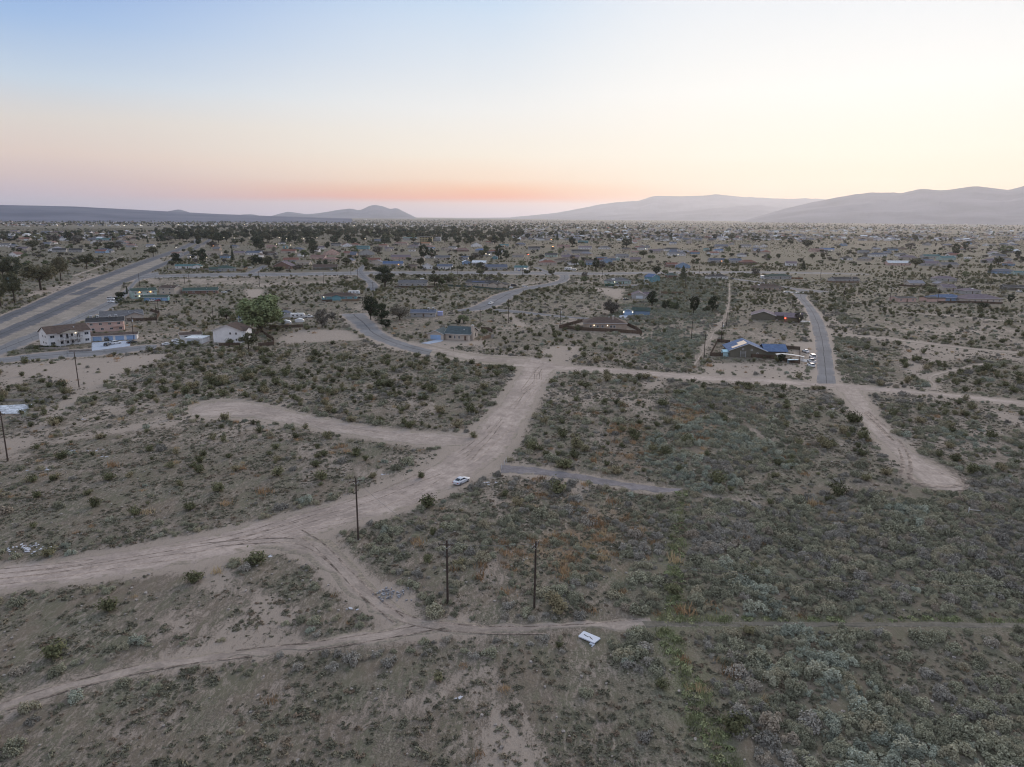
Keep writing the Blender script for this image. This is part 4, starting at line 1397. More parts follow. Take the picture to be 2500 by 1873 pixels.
house('long white ranch house beside the highway with a grey teal roof', H7(468, 662), H7(880, 658), d=10, h=2.7, axis='x', pitch=.32, roof='teal', wall='white', wings=[(6, 15, -2.5, 8, 2.7, 'y')])
fence('pale grey block fence along the avenue in front of the white ranch house', px(H7, (330, 690), (700, 690), (1040, 690)), 1.7, block_m, 'block')
house('dark green roofed house with white coolers crowded by parked cars', H7(1130, 712), H7(1500, 705), d=16, h=2.8, axis='hip', pitch=.36, roof='green', wall='grey',
      feats=[('cooler', 2, 8, 5.2), ('cooler', -6, 7, 5.0)], wings=[(-16, -8, -4, 6, 2.7, 'x')])
fence('tan garden wall at the corner of the dark green roofed house', px(H7, (1500, 700), (1600, 705), (1690, 660)), 1.8, woodl_m, 'tan')

# ranch house with the blue garage door
lh, bx, w = house('ranch house with a dark slate roof, stucco chimney and blue garage door', A5(425, 640), A5(1000, 656), d=13, h=3.1, rot=rad(-14), axis='x', pitch=.42, roof='slate', wall='stucco', auto=False,
                  wings=[(-14.8, -6.9, -2.2, 9, 2.95, 'y')], feats=[('chimney', 7.2, 2.2, 0, 7.4, 1.3)])
gb = (-14.8, -6.9, -2.2, 9)
garage(lh, gb, 'F', -10.85, 5.4, 2.4, gdoor_b)
for u, ww in ((-1.5, 1.0), (.8, 1.0)): window(lh, bx, 'F', u, .6, ww, 1.7)
window(lh, bx, 'F', -3.9, .9, 1.4, 1.2, dframe_m); door(lh, bx, 'F', 4.0)
MB().box(w / 2 - .8, w / 2 + .1, -1.3, -.61, 0, 2.5).build('porch_column', wallm('stucco'), lh)
for u in (1.5, 9.5): window(lh, bx, 'R', u, .8, 1.2, 1.7, dframe_m)
MB().prism([(-15.35, 2.72), (-10.85, 4.61), (-6.35, 2.72), (-6.35, 2.92), (-10.85, 4.83), (-15.35, 2.92)], 'y', -2.82, -2.75).build('barge_board', trim_m, lh)
pad('driveway', px(A5, (0, 700), (250, 640), (400, 646), (330, 690), (60, 740), (-120, 720)), drive_m, 'pale blue concrete driveway of the ranch house with the blue garage door', 'driveway', .1)
fence('tan wooden garden fence beside the stucco chimney', px(A5, (1270, 655), (1370, 620), (1460, 600)), 1.8, woodl_m, 'tan')
fence('brown wooden fence behind the ranch house with the chimney', px(A5, (1240, 430), (1400, 440), (1500, 480)), 1.9)
fence('pale gate panel closing the tan garden fence', px(A5, (1465, 602), (1530, 590)), 1.7, block_m, 'block')
o = empty('mailbox', (*g(A5(622, 892)), 0), 0, 'dark mailbox on a post by the drive of the ranch house', 'mailbox')
MB().box(-.06, .06, -.06, .06, 0, 1.15).build('post', wood_m, o); MB().box(-.2, .2, -.32, .32, 1.15, 1.5).build('box', black_m, o)

house('long low house with a blue grey roof and a cooler beside the bare grey tree', H4(435, 1480), H4(850, 1480), d=9, h=2.7, axis='x', pitch=.30, roof='bluegrey', wall='grey', feats=[('cooler', 3.2, 4, 3.9), ('cooler', 6.0, 4, 3.9)])
o = MB().box(-1.6, 1.6, -1.2, 1.2, 0, 2.3).prism([(-1.3, 2.3), (1.3, 2.3), (0, 2.75)], 'x', -1.7, 1.7).build('shed', mat('lilac_shed', (.42, .44, .66), .6, .05), None, (*g(H4(932, 1450)), 0)); tag(o, 'small lilac storage shed at the end of the blue grey roofed house', 'shed')
house('teal fronted house with a brown hip roof and a motorhome behind it', H3(1150, 1195), H3(1730, 1190), d=11, h=2.8, axis='hip', pitch=.36, roof='brown', wall='teal', feats=[('lamp', 'F', -11, 2.2, lamp_w, .35)], wings=[(-5, 1.5, -2.6, 6, 2.8, 'y')])
fence('reddish plank fence in front of the teal fronted house', px(H3, (1480, 1215), (1620, 1215), (1780, 1208)), 1.8, woodl_m, 'tan')
fence('olive plank fence at the west side of the teal fronted house', px(H3, (1150, 1225), (1240, 1225), (1325, 1222)), 1.8, wood_m)
house('grey roofed house with a white skylight panel beside the big dark pine', H4(230, 960), H4(700, 962), d=13, h=2.8, axis='x', pitch=.34, roof='grey', wall='grey', feats=[('solar', 6, 2, 8.5, MATS['white_trim'])])
fence('dark fence below the grey roofed house with the skylight', px(H4, (160, 985), (500, 985), (900, 985)), 1.6)
house('dark roofed house with blue solar panels and a pair of white gables', H4(1360, 950), H4(1850, 975), d=12, h=2.8, axis='x', pitch=.38, roof='dark', wall='stucco',
      feats=[('solar', -9, 4, 1.2), ('solar', -1.5, 3, 1.2), ('chimney', -3, 6, 3, 6.4, .8)], wings=[(10.5, 17.5, -3, 8, 2.8, 'y'), (17, 25, -1, 7, 2.7, 'y')])
fence('grey green garden fence below the dark roofed house with solar panels', px(H4, (1060, 960), (1500, 985), (1860, 1020), (2090, 1030)), 1.6, mat('green_fence', (.10, .13, .12), .9, .2), 'green')

bh, bx, w = house('brown hip roofed house with two lit lamps inside a dark fenced yard', Z3(640, 1252), Z3(1000, 1258), d=13, h=3.1, axis='hip', pitch=.38, roof='brown', wall='tan', auto=False,
                  feats=[('chimney', 4.5, 4.5, 3, 6.6, .9), ('lamp', 'F', -6.2, 1.9, lamp_w, .32), ('lamp', 'F', 1.2, 1.9, lamp_w, .32)], trim=True)
for u in (-8, -4.2, -1.5, 3.2, 5): window(bh, bx, 'F', u, .7, 1.3, 1.5)
fence('long dark wooden fence around the brown hip roofed house', px(Z3, (640, 1192), (432, 1250), (640, 1268), (860, 1280), (1128, 1298), (1085, 1265), (985, 1218)), 1.9)
sh_, bx, w = house('pale blue gabled house with lit lamps either side of its garage', H5(1945, 1445), H5(2105, 1450), d=12, h=2.7, axis='y', pitch=.38, roof='green', wall='blue', auto=False,
                   wings=[(2.5, 13.5, 3, 11, 2.7, 'x')])
garage(sh_, bx, 'F', 0, 4.6, 2.1, gdoor_b); wlamp(sh_, bx, 'F', -w / 2 + .2, 1.8, lamp_w, .45); wlamp(sh_, bx, 'F', w / 2 - .2, 1.8, lamp_w, .45)
pad('driveway', px(H5, (1900, 1450), (2080, 1450), (2000, 1492), (1830, 1480)), drive_m, 'bluish concrete driveway of the pale blue gabled house', 'driveway', .1)
house('grey gabled house with a garage between the two small dark trees', Z3(1050, 998), Z3(1165, 1000), d=13, h=2.8, axis='y', pitch=.4, roof='purple', wall='grey', auto=False, wings=[(4, 12, 4, 12, 2.8, 'x')], feats=[('garage', 'F', 0, 5, 2.2)])
fence('rust coloured fence beside the grey gabled house', px(H5, (2020, 1125), (2130, 1125)), 1.8, mat('rust_fence', (.20, .09, .05), .9, .2), 'rust')
fence('tan plank fence standing alone in the sage', px(H6, (375, 1088), (740, 1092)), 1.9, woodl_m, 'tan')
mh, bx, w = house('mint coloured house with a grey hip roof and a white skylight', Z3(868, 878), Z3(1035, 872), d=12, h=2.9, axis='hip', pitch=.4, roof='grey', wall='mint', feats=[('lamp', 'F', -7, 1.9, lamp_w, .4), ('solar', -8, 2, 2.5, MATS['white_trim'])])
o = MB().box(-4, 4, -1.1, 1.1, .2, 1.6).box(-4.1, 4.1, -1.2, -1.1, .3, 1.75).build('dumpster', mat('dumpster_green', (.02, .07, .045), .6, .2), None, (*g(H5(1715, 955)), 0)); tag(o, 'long dark green open dumpster in front of the mint house', 'dumpster')
house('bright teal two storey house with a blue roof', H6(210, 895), H6(350, 885), d=9, h=5, axis='y', pitch=.42, roof='blue', wall='teal', feats=[('win', 'F', 1, 3.3, 1.2, {})])
house('low house with a green roof beside the conifer', H6(440, 815), H6(640, 820), d=10, h=2.7, axis='hip', pitch=.34, roof='green', wall='brick')
house('dark roofed white house with a white chimney by the avenue', H6(1190, 845), H6(1500, 842), d=11, h=2.8, axis='hip', pitch=.38, roof='dark', wall='white', feats=[('chimney', -3, 3, 0, 6.4, .9)])

# house with the blue roof and the cream patch
blu, bx, w = house('olive walled house with a blue roof and a cream patch on the slope', A4(425, 498), A4(1025, 505), d=14, h=3.0, rot=rad(-6), axis='y', pitch=.40, roof='blue', wall='olive', auto=False, vents=False, oh=.7,
                   wings=[(w_ := 8.2, 17.2, 2.5, 13, 2.7, 'x')])
for u, z in ((-2.2, 3.3), (1.6, 3.0), (4.2, 1.4)): window(blu, bx, 'F', u, z, .8, .8)
lad = MB().box(-3.3, -3.2, -.4, -.3, 0, 3).box(-1.0, -.9, -.4, -.3, 0, 3)
for i in range(5): lad.box(-3.19, -1.01, -.4, -.3, .5 + i * .55, .58 + i * .55)
lad.build('trellis', metal_m, blu)
rise = w / 2 * .40
def slope(xa): return 3.0 + (w / 2 - abs(xa)) * .40 + .26
rx = [r for r in blu.children if r.name.startswith('roof')][0]
cpm = mat('cream_patch', (.80, .62, .47), .6, .06)
for (xa, xb, ya, yb) in ((-w * .42, -.4, 1.0, 4.2), (-w * .22, -.4, 4.25, 8.5)):  # thin cream coloured pieces covering part of the blue slope
    MB().add([(xa, ya, slope(xa)), (xb, ya, slope(xb)), (xb, yb, slope(xb)), (xa, yb, slope(xa)),
              (xa, ya, slope(xa) + .05), (xb, ya, slope(xb) + .05), (xb, yb, slope(xb) + .05), (xa, yb, slope(xa) + .05)],
             [(0, 3, 2, 1), (4, 5, 6, 7), (0, 1, 5, 4), (1, 2, 6, 5), (2, 3, 7, 6), (3, 0, 4, 7)]).build('roof_sheet', cpm, rx)
fence('dark fence around the yard of the blue roofed house', px(A4, (1300, 352), (1608, 380), (1605, 612), (1420, 590), (1230, 535), (900, 510), (600, 492), (95, 482), (220, 245), (430, 268)), 1.7)
o = empty('shed', (*g(A4(445, 478)), 0), 0, 'pale turquoise garden shed in the fenced yard of the blue roofed house', 'shed')
shm = mat('turquoise_siding', (.36, .52, .56), .7, .06)
MB().box(-4, 4, -1.5, 1.5, 0, 2.1).build('wall', shm, o); MB().prism([(-1.8, 2.05), (0, 2.8), (1.8, 2.05), (1.8, 2.2), (0, 2.95), (-1.8, 2.2)], 'x', -4.2, 4.2).build('roof', mat('turquoise_roof', (.42, .66, .74), .5, .05), o)
window(o, (-4, 4, -1.5, 1.5), 'F', -1.4, .9, .8, .7, dframe_m)
o = MB().prism([(-6.5, 2.2), (-4, 2.5), (-1, 2.35), (2.5, 1.95), (5.5, 1.5), (5.5, 1.62), (2.5, 2.1), (-1, 2.5), (-4, 2.68), (-6.5, 2.36)], 'y', -1, 1.2).box(-6, -5.8, -.8, -.6, 0, 2.22).box(-6, -5.8, .8, 1, 0, 2.22).box(4.8, 5, -.8, -.6, 0, 1.58).box(4.8, 5, .8, 1, 0, 1.58).build('canopy', trim_m, None, (*g(A4(1460, 545)), 0), rad(-8)); tag(o, 'wavy white canopy in the yard of the blue roofed house', 'canopy')
o = MB().box(-2.2, 2.2, -.9, .9, 1.5, 1.62).box(-2.1, -2, -.8, -.7, 0, 1.5).box(2, 2.1, -.8, -.7, 0, 1.5).box(-2.1, -2, .7, .8, 0, 1.5).box(2, 2.1, .7, .8, 0, 1.5).build('shade_frame', mat('light_blue_sheet', (.55, .72, .82), .6, .05), None, (*g(A4(1490, 600)), 0)); tag(o, 'small table shaped frame with a light blue top near the yard corner', 'shade frame')
pad('driveway', px(A4, (1610, 520), (1740, 545), (1740, 590), (1610, 560)), conc_m, 'white concrete strip between the fenced yard and the parked white van', 'driveway', .08)

house('brown hip roofed house with a white sedan on its drive', H1(-90, 478), H1(345, 478), d=12, h=2.8, axis='hip', pitch=.36, roof='brown', wall='tan', feats=[('solar', -9, 1, 3, MATS['white_trim'])])
pad('driveway', px(H1, (370, 495), (740, 512), (740, 526), (360, 512)), conc_m, 'thin white driveway from the brown hip roofed house to the cul-de-sac', 'driveway', .08)
rh, bx, w = house('olive gabled house with a red lamp and a white lamp on its garage', H1(-180, 965), H1(225, 985), d=12, h=2.8, axis='y', pitch=.34, roof='purple', wall='olive', auto=False, wings=[(7, 22, 3, 11, 2.8, 'x'), (12, 21, -3.5, 3, 2.8, 'x')])
wlamp(rh, (12, 21, -3.5, 3), 'F', 12.4, 1.9, lamp_r, .7); wlamp(rh, (12, 21, -3.5, 3), 'F', 20.4, 2.0, lamp_w, .5); garage(rh, (12, 21, -3.5, 3), 'F', 16.5, 6, 2.1, mat('olive_garage_door', (.17, .15, .10), .7, .1)); wlamp(rh, (7, 22, 3, 11), 'F', 20.9, 4.2, lamp_w, .3)
pad('driveway', px(H1, (490, 960), (820, 1000), (800, 1022), (480, 1000)), conc_m, 'white concrete drive in front of the olive gabled house', 'driveway', .08)
house('grey house with a dark roof and white gable inside a tan wall', H1(1225, 345), H1(1640, 340), d=11, h=2.8, axis='x', pitch=.36, roof='dark', wall='grey', feats=[('chimney', 6, 1.2, 0, 6, .8)])
fence('tan wall in front of the grey house with the dark roof', px(H1, (1090, 340), (1230, 350), (1640, 352)), 1.6, woodl_m, 'tan')
house('dark hip roofed house beside a parked motorhome', H1(120, 288), H1(500, 282), d=11, h=2.7, axis='hip', pitch=.36, roof='green', wall='grey')
fence('rusty red fence trailing off from the dark hip roofed house', px(H1, (500, 285), (690, 288)), 1.6, MATS['rust_fence'], 'rust')

house('low pinkish house with a dark flat looking roof and white porch beam', H2(80, 675), H2(385, 672), d=10, h=3.0, axis='x', pitch=.16, roof='dark', wall='pink', trim=True, wings=[(16, 31, -1, 8, 2.7, 'x')])
house('bright blue house with a blue roof behind the lone utility pole', H2(725, 668), H2(1205, 664), d=12, h=2.8, axis='hip', pitch=.34, roof='blue', wall='blue')
house('wide house with a purple brown roof and a long porch', H2(1230, 690), H2(1840, 688), d=16, h=3, axis='hip', pitch=.34, roof='purple', wall='stucco')
house('light grey roofed house with two small front gables', H2(285, 405), H2(530, 408), d=12, h=2.8, axis='x', pitch=.34, roof='lightgrey', wall='stucco', wings=[(17, 26, -2, 7, 2.7, 'y')])
house('dark roofed house behind the light grey gabled house', H2(680, 318), H2(1080, 330), d=12, h=2.8, axis='hip', pitch=.34, roof='purple', wall='grey')
house('purple roofed house between the blue house and the pale gables', H2(850, 482), H2(1060, 485), d=12, h=2.8, axis='x', pitch=.36, roof='purple', wall='stucco')
house('small house with a dusky purple roof and white panel', H2(1190, 538), H2(1480, 535), d=11, h=2.7, axis='hip', pitch=.3, roof='purple', wall='grey', feats=[('solar', 2, 1, 3, MATS['white_trim'])])
house('grey blue house with a white gable near the dark cypress', H2(1740, 195), H2(2060, 192), d=12, h=2.8, axis='hip', pitch=.36, roof='bluegrey', wall='blue')
house('teal roofed house at the edge of the suburb', H2(2050, 220), H2(2260, 225), d=11, h=2.8, axis='x', pitch=.3, roof='teal', wall='mint')
house('dark low house with a white suv in front', H2(1880, 470), H2(2240, 480), d=11, h=2.7, axis='x', pitch=.28, roof='dark', wall='olive')
fence('dark wooden fence below the purple brown roofed house', px(H2, (760, 690), (1180, 690), (1560, 700), (1850, 712)), 1.6)
fence('dark fence in front of the light grey gabled house', px(H2, (90, 400), (300, 418), (720, 420)), 1.6)

# ------------------------------------------------------------------ houses of the suburb: x centre, foot, width (zoom px), roof, wall, form
far_list = {
    'H7': ((1120, 440, 220, 'tan', 'stucco', 'x'), (1540, 430, 190, 'purple', 'stucco', 'x'), (1770, 432, 260, 'bluegrey', 'white', 'x'), (730, 492, 120, 'grey', 'white', 'x'), (1450, 312, 130, 'bluegrey', 'grey', 'hip'), (1130, 300, 150, 'brown', 'tan', 'x')),
    'H3': ((60, 422, 170, 'bluegrey', 'grey', 'x'), (580, 402, 230, 'red', 'stucco', 'x'), (730, 366, 180, 'bluegrey', 'grey', 'hip'), (1070, 505, 240, 'pink', 'pink', 'x'), (1285, 432, 230, 'pink', 'pink', 'y'), (480, 662, 320, 'purple', 'brick', 'y'),
           (820, 604, 230, 'tan', 'stucco', 'x'), (1200, 684, 390, 'brown', 'olive', 'x'), (1820, 332, 230, 'teal', 'teal', 'x'), (1900, 434, 260, 'dark', 'grey', 'y'), (1690, 284, 150, 'red', 'stucco', 'hip'), (1380, 282, 160, 'dark', 'grey', 'x'),
           (2080, 212, 220, 'bluegrey', 'grey', 'hip'), (530, 322, 80, 'teal', 'teal', 'x'), (270, 318, 150, 'pink', 'pink', 'x'), (2170, 300, 120, 'red', 'stucco', 'x')),
    'H4': ((260, 262, 380, 'pink', 'stucco', 'hip'), (470, 312, 190, 'purple', 'grey', 'hip'), (70, 354, 140, 'purple', 'grey', 'x'), (640, 264, 230, 'orange', 'stucco', 'x'), (1295, 374, 240, 'pink', 'brick', 'hip'), (1540, 294, 180, 'bluegrey', 'white', 'y'),
           (1620, 384, 190, 'blue', 'grey', 'hip'), (970, 514, 240, 'grey', 'stucco', 'x'), (1000, 672, 250, 'bluegrey', 'white', 'x'), (465, 662, 130, 'brown', 'tan', 'x'), (720, 664, 170, 'lightgrey', 'white', 'y'), (130, 624, 330, 'blue', 'grey', 'x'),
           (270, 504, 320, 'purple', 'pink', 'x'), (1375, 592, 130, 'white', 'blue', 'y'), (1580, 604, 230, 'white', 'grey', 'x'), (1880, 684, 360, 'bluegrey', 'grey', 'x'), (1845, 505, 95, 'blue', 'teal', 'y'), (1375, 512, 160, 'bluegrey', 'grey', 'x'), (2010, 300, 150, 'teal', 'grey', 'x'), (1760, 240, 130, 'red', 'stucco', 'x')),
    'H5': ((210, 274, 170, 'bluegrey', 'grey', 'hip'), (450, 344, 190, 'dark', 'grey', 'x'), (725, 464, 200, 'dark', 'mint', 'x'), (685, 604, 290, 'red', 'stucco', 'hip'), (1060, 504, 290, 'purple', 'stucco', 'x'), (215, 694, 220, 'teal', 'white', 'x'), (950, 312, 200, 'pink', 'pink', 'x'),
           (1300, 334, 220, 'purple', 'white', 'x'), (1220, 404, 300, 'dark', 'grey', 'x'), (1600, 554, 170, 'red', 'white', 'x'), (1855, 524, 70, 'white', 'mint', 'y'), (2150, 414, 120, 'pink', 'stucco', 'x'), (1265, 234, 170, 'teal', 'teal', 'x'), (1640, 334, 180, 'grey', 'white', 'hip'), (1400, 574, 180, 'brown', 'tan', 'x'), (1940, 480, 200, 'grey', 'grey', 'x')),
    'H6': ((560, 366, 270, 'dark', 'white', 'hip'), (650, 444, 290, 'grey', 'white', 'x'), (70, 344, 160, 'grey', 'white', 'hip'), (280, 394, 180, 'purple', 'stucco', 'x'), (740, 654, 240, 'purple', 'blue', 'y'), (560, 634, 190, 'red', 'brick', 'x'), (1330, 562, 260, 'bluegrey', 'grey', 'x'),
           (1640, 562, 210, 'bluegrey', 'grey', 'x'), (1850, 594, 260, 'red', 'brick', 'hip'), (1400, 304, 220, 'bluegrey', 'grey', 'x'), (1350, 384, 150, 'blue', 'white', 'x'), (200, 134, 170, 'bluegrey', 'grey', 'x'), (680, 114, 140, 'bluegrey', 'grey', 'x'), (1800, 304, 170, 'grey', 'white', 'x'), (1980, 304, 80, 'grey', 'white', 'y'), (2110, 304, 110, 'grey', 'white', 'y'), (1140, 364, 80, 'teal', 'mint', 'x')),
    'H8': ((920, 654, 210, 'lightgrey', 'white', 'y'), (780, 544, 130, 'bluegrey', 'grey', 'x'), (1740, 668, 260, 'bluegrey', 'grey', 'hip'), (1270, 664, 200, 'dark', 'grey', 'x'), (1740, 474, 230, 'teal', 'grey', 'x'), (2020, 514, 180, 'grey', 'grey', 'x'), (230, 324, 150, 'purple', 'stucco', 'x'), (440, 348, 130, 'red', 'brick', 'x'), (770, 334, 150, 'grey', 'grey', 'x'), (980, 344, 140, 'purple', 'grey', 'x'), (80, 564, 150, 'grey', 'white', 'x'), (160, 1185, 110, 'teal', 'mint', 'x')),
    'Z4': ((550, 598, 110, 'blue', 'white', 'x'), (470, 604, 110, 'pink', 'pink', 'x'), (990, 643, 140, 'bluegrey', 'white', 'hip'), (1240, 668, 130, 'purple', 'stucco', 'hip'), (1440, 658, 150, 'teal', 'grey', 'x'), (1575, 674, 140, 'teal', 'mint', 'x'), (1430, 722, 140, 'purple', 'grey', 'x'), (1590, 733, 150, 'grey', 'stucco', 'x'), (1945, 698, 130, 'purple', 'grey', 'hip'), (1160, 718, 190, 'white', 'pink', 'x'), (860, 618, 80, 'grey', 'grey', 'x'), (2110, 610, 120, 'white', 'grey', 'x'), (2000, 655, 110, 'grey', 'white', 'x')),
}
FARF = {'x': 'side gabled', 'y': 'front gabled', 'hip': 'hip roofed'}
NEARBY = {'H7': 'near the highway bend', 'H3': 'below the park trees', 'H4': 'below the school', 'H5': 'around the white trailers', 'H6': 'behind the conifer', 'H8': 'across the highway', 'Z4': 'under the hazy range'}
seen_lab = {}
for zk, rows in far_list.items():
    f = globals()[zk]
    for (xc, yb, wp, rk, wk, form) in rows:
        p = f(xc, yb)
        wm = wp / (3.4516 if zk == 'Z4' else 6.91) / ppm(p)
        wm = max(6, min(30, wm))
        lb = '%s house with %s roof and %s walls %s' % (FARF[form], {'bluegrey': 'blue grey', 'lightgrey': 'light grey'}.get(rk, rk), wk, NEARBY[zk])
        k = seen_lab.get(lb, 0); seen_lab[lb] = k + 1
        if k: lb = ('narrower ' if wm < 15 else 'wider ') + lb if k == 1 else 'deeper set ' + lb
        house(lb, p, w=wm, d=min(12, max(7, wm * .6)), h=3.2, rot=rad(R.uniform(-14, 14)), axis=form, pitch=.44, roof=rk, wall=wk, group='houses of the suburb', vents=False,
              feats=[('lamp', 'F', R.uniform(-wm / 3, wm / 3), 2.0, R.choice([lamp_w, lamp_w, lamp_o]), .5)] if R.random() < .16 else [])
for i in range(220):
    p = (R.uniform(20, 2480), 566 + 84 * R.random() ** 1.5)
    q = g(p)
    if (p[0] < 620 and p[1] > 560 and p[1] < 574) or (p[0] < 560 and p[1] > 632) or (380 < p[0] < 1290 and p[1] < 596): continue
    if abs(q[0]) < 895 and q[1] < 1495 and (samp(BUILT, q[0], q[1]) > .1 or samp(ROADM, q[0], q[1]) > .1): continue
    rk = R.choice(['grey', 'brown', 'bluegrey', 'red', 'dark', 'lightgrey', 'tan', 'purple', 'pink']); wk = R.choice(['white', 'stucco', 'grey', 'white', 'tan', 'blue']); fm = R.choice(['x', 'x', 'y', 'hip'])
    house('%s house with %s roof and %s walls far out in the suburb' % (FARF[fm], {'bluegrey': 'blue grey', 'lightgrey': 'light grey'}.get(rk, rk), wk), p, w=R.uniform(11, 20), d=R.uniform(9, 12), h=3.1, rot=rad(R.choice([0, 0, 90, 20, -15]) + R.uniform(-6, 6)), axis=fm, pitch=.42,
          roof=rk, wall=wk, group='far houses of the suburb', vents=False, auto=False, feats=[('win', 'F', -3, .9, 1.8), ('win', 'F', 2.5, .9, 1.8)])
for nm, lb, p, w_, d_, h_, rf, wl_ in (('school_building', 'low school hall with a broad teal roof below the park trees', H4(415, 186), 34, 20, 6, 'teal', 'grey'),
                                      ('school_building', 'pale grey windowless hall beside the yellow school block', H4(855, 200), 24, 16, 9, 'lightgrey', 'grey')):
    house(lb, p, w=w_, d=d_, h=h_, axis='x', pitch=.12, roof=rf, wall=wl_, name=nm, cat='school building', vents=False)
yb_, bx, w = house('three storey yellow school block with rows of columns', H4(690, 212), w=30, d=14, h=12, axis='flat', roof='lightgrey', wall='yellow', name='school_building', cat='school building', auto=False, vents=False)
for i in range(9):
    MB().box(bx[0] + w * i / 8 - .3, bx[0] + w * i / 8 + .3, -.8, -.004, 0, 11.9).build('column', wallm('yellow'), yb_)
for i in range(8):
    for z in (1, 5, 9): window(yb_, bx, 'F', bx[0] + w * (i + .5) / 8, z, 2.4, 2.2, dframe_m)
# ------------------------------------------------------------------ vehicles


def paint(key, c):
    if key in MATS: return MATS[key]
    t = NT(key)
    co = t.n('ShaderNodeTexCoord').outputs['Object']
    dust = t.rng(t.noise(2.0, co, 4), 0.35, 0.75)
    t.p.inputs['Coat Weight'].default_value = 0.4
    MATS[key] = t.finish(t.mix(t.math('MULTIPLY', dust, 0.25), c, tuple(x * .5 + .1 for x in c)), 0.35, 0.5)
    return MATS[key]


PAINT = {'silver': (0.58, 0.60, 0.66), 'white': (0.74, 0.74, 0.75), 'black': (0.02, 0.02, 0.024), 'red': (0.24, 0.03, 0.03), 'blue': (0.06, 0.12, 0.30), 'grey': (0.18, 0.18, 0.19), 'olive': (0.06, 0.06, 0.045)}
tyre_m = mat('tyre_rubber', (0.022, 0.022, 0.024), 0.9, 0.15)
rim_m = mat('wheel_rim', (0.42, 0.42, 0.44), 0.4, 0.1, 2, 0.5, 0.4)
carglass_m = glass('car_glass', (0.015, 0.02, 0.03))
tail_m = mat('tail_light', (0.30, 0.02, 0.02), 0.3, 0.05)
head_m = mat('head_light', (0.75, 0.76, 0.78), 0.2, 0.05)
headlit_m = emit('head_light_on', (1.0, 0.92, 0.75), 14)
# side profiles: (x, half width, z low, z high of the shoulder) and the cabin
KINDS = {
    # stations nose->tail: x, half width, z bottom, z top
    'sedan': dict(L=4.8, body=[(2.40, .62, .38, .62), (2.30, .80, .26, .72), (1.75, .90, .22, .84), (0.95, .92, .20, .95), (-0.6, .93, .20, .97), (-1.55, .91, .22, 1.00), (-2.2, .84, .28, .98), (-2.38, .70, .36, .86)],
                  cabin=[(1.02, .74, .95, .96), (0.25, .64, .95, 1.40), (-0.35, .63, .95, 1.45), (-0.95, .62, .97, 1.38), (-1.72, .70, .99, 1.0)], wheels=(1.42, -1.38), r=.33),
    'suv': dict(L=4.7, body=[(2.33, .70, .42, .80), (2.22, .86, .32, .92), (1.5, .94, .28, 1.06), (0.9, .95, .26, 1.10), (-1.0, .95, .26, 1.12), (-2.1, .93, .30, 1.12), (-2.33, .86, .40, 1.05)],
                cabin=[(1.15, .80, 1.08, 1.10), (0.45, .72, 1.08, 1.66), (-0.4, .72, 1.1, 1.74), (-1.7, .71, 1.1, 1.70), (-2.22, .78, 1.1, 1.14)], wheels=(1.40, -1.42), r=.37),
    'pickup': dict(L=5.6, body=[(2.78, .74, .48, .90), (2.65, .92, .36, 1.04), (1.8, .97, .34, 1.14), (1.1, .98, .32, 1.16), (-0.7, .98, .32, 1.16), (-0.75, .98, .32, 1.12), (-2.6, .97, .36, 1.12), (-2.75, .92, .44, 1.08)],
                   cabin=[(1.25, .80, 1.12, 1.16), (0.65, .74, 1.12, 1.72), (0.0, .74, 1.12, 1.82), (-0.62, .74, 1.12, 1.78), (-0.74, .80, 1.12, 1.16)], wheels=(1.78, -1.72), r=.40),
    'van': dict(L=5.3, body=[(2.62, .72, .42, .95), (2.5, .92, .32, 1.10), (1.9, .97, .30, 1.28), (1.4, .98, .28, 1.32), (-1.2, .98, .28, 1.32), (-2.5, .97, .30, 1.32), (-2.62, .93, .38, 1.26)],
                cabin=[(1.75, .84, 1.28, 1.32), (1.05, .80, 1.3, 2.02), (-0.4, .80, 1.3, 2.10), (-2.3, .80, 1.3, 2.06), (-2.58, .84, 1.3, 1.34)], wheels=(1.72, -1.55), r=.36),
}
CARMESH = {}


def loft(mb, st, cham=.12, mi=0, top=True):
    """rounded-box stations along x"""
    rings = []
    for (x, w, z0, z1) in st:
        c = min(cham, (z1 - z0) * .4, w * .4)
        rings.append([(x, -w + c, z0), (x, w - c, z0), (x, w, z0 + c), (x, w, z1 - c), (x, w - c * 1.2, z1), (x, -w + c * 1.2, z1), (x, -w, z1 - c), (x, -w, z0 + c)])
    vs = [p for r in rings for p in r]
    n = 8
    fs = []
    for i in range(len(rings) - 1):
        for k in range(n):
            a = i * n + k; b = i * n + (k + 1) % n
            fs.append((a, b, b + n, a + n))
    fs += [tuple(range(n - 1, -1, -1)), tuple(range((len(rings) - 1) * n, len(rings) * n))]
    mb.add(vs, fs, mi)


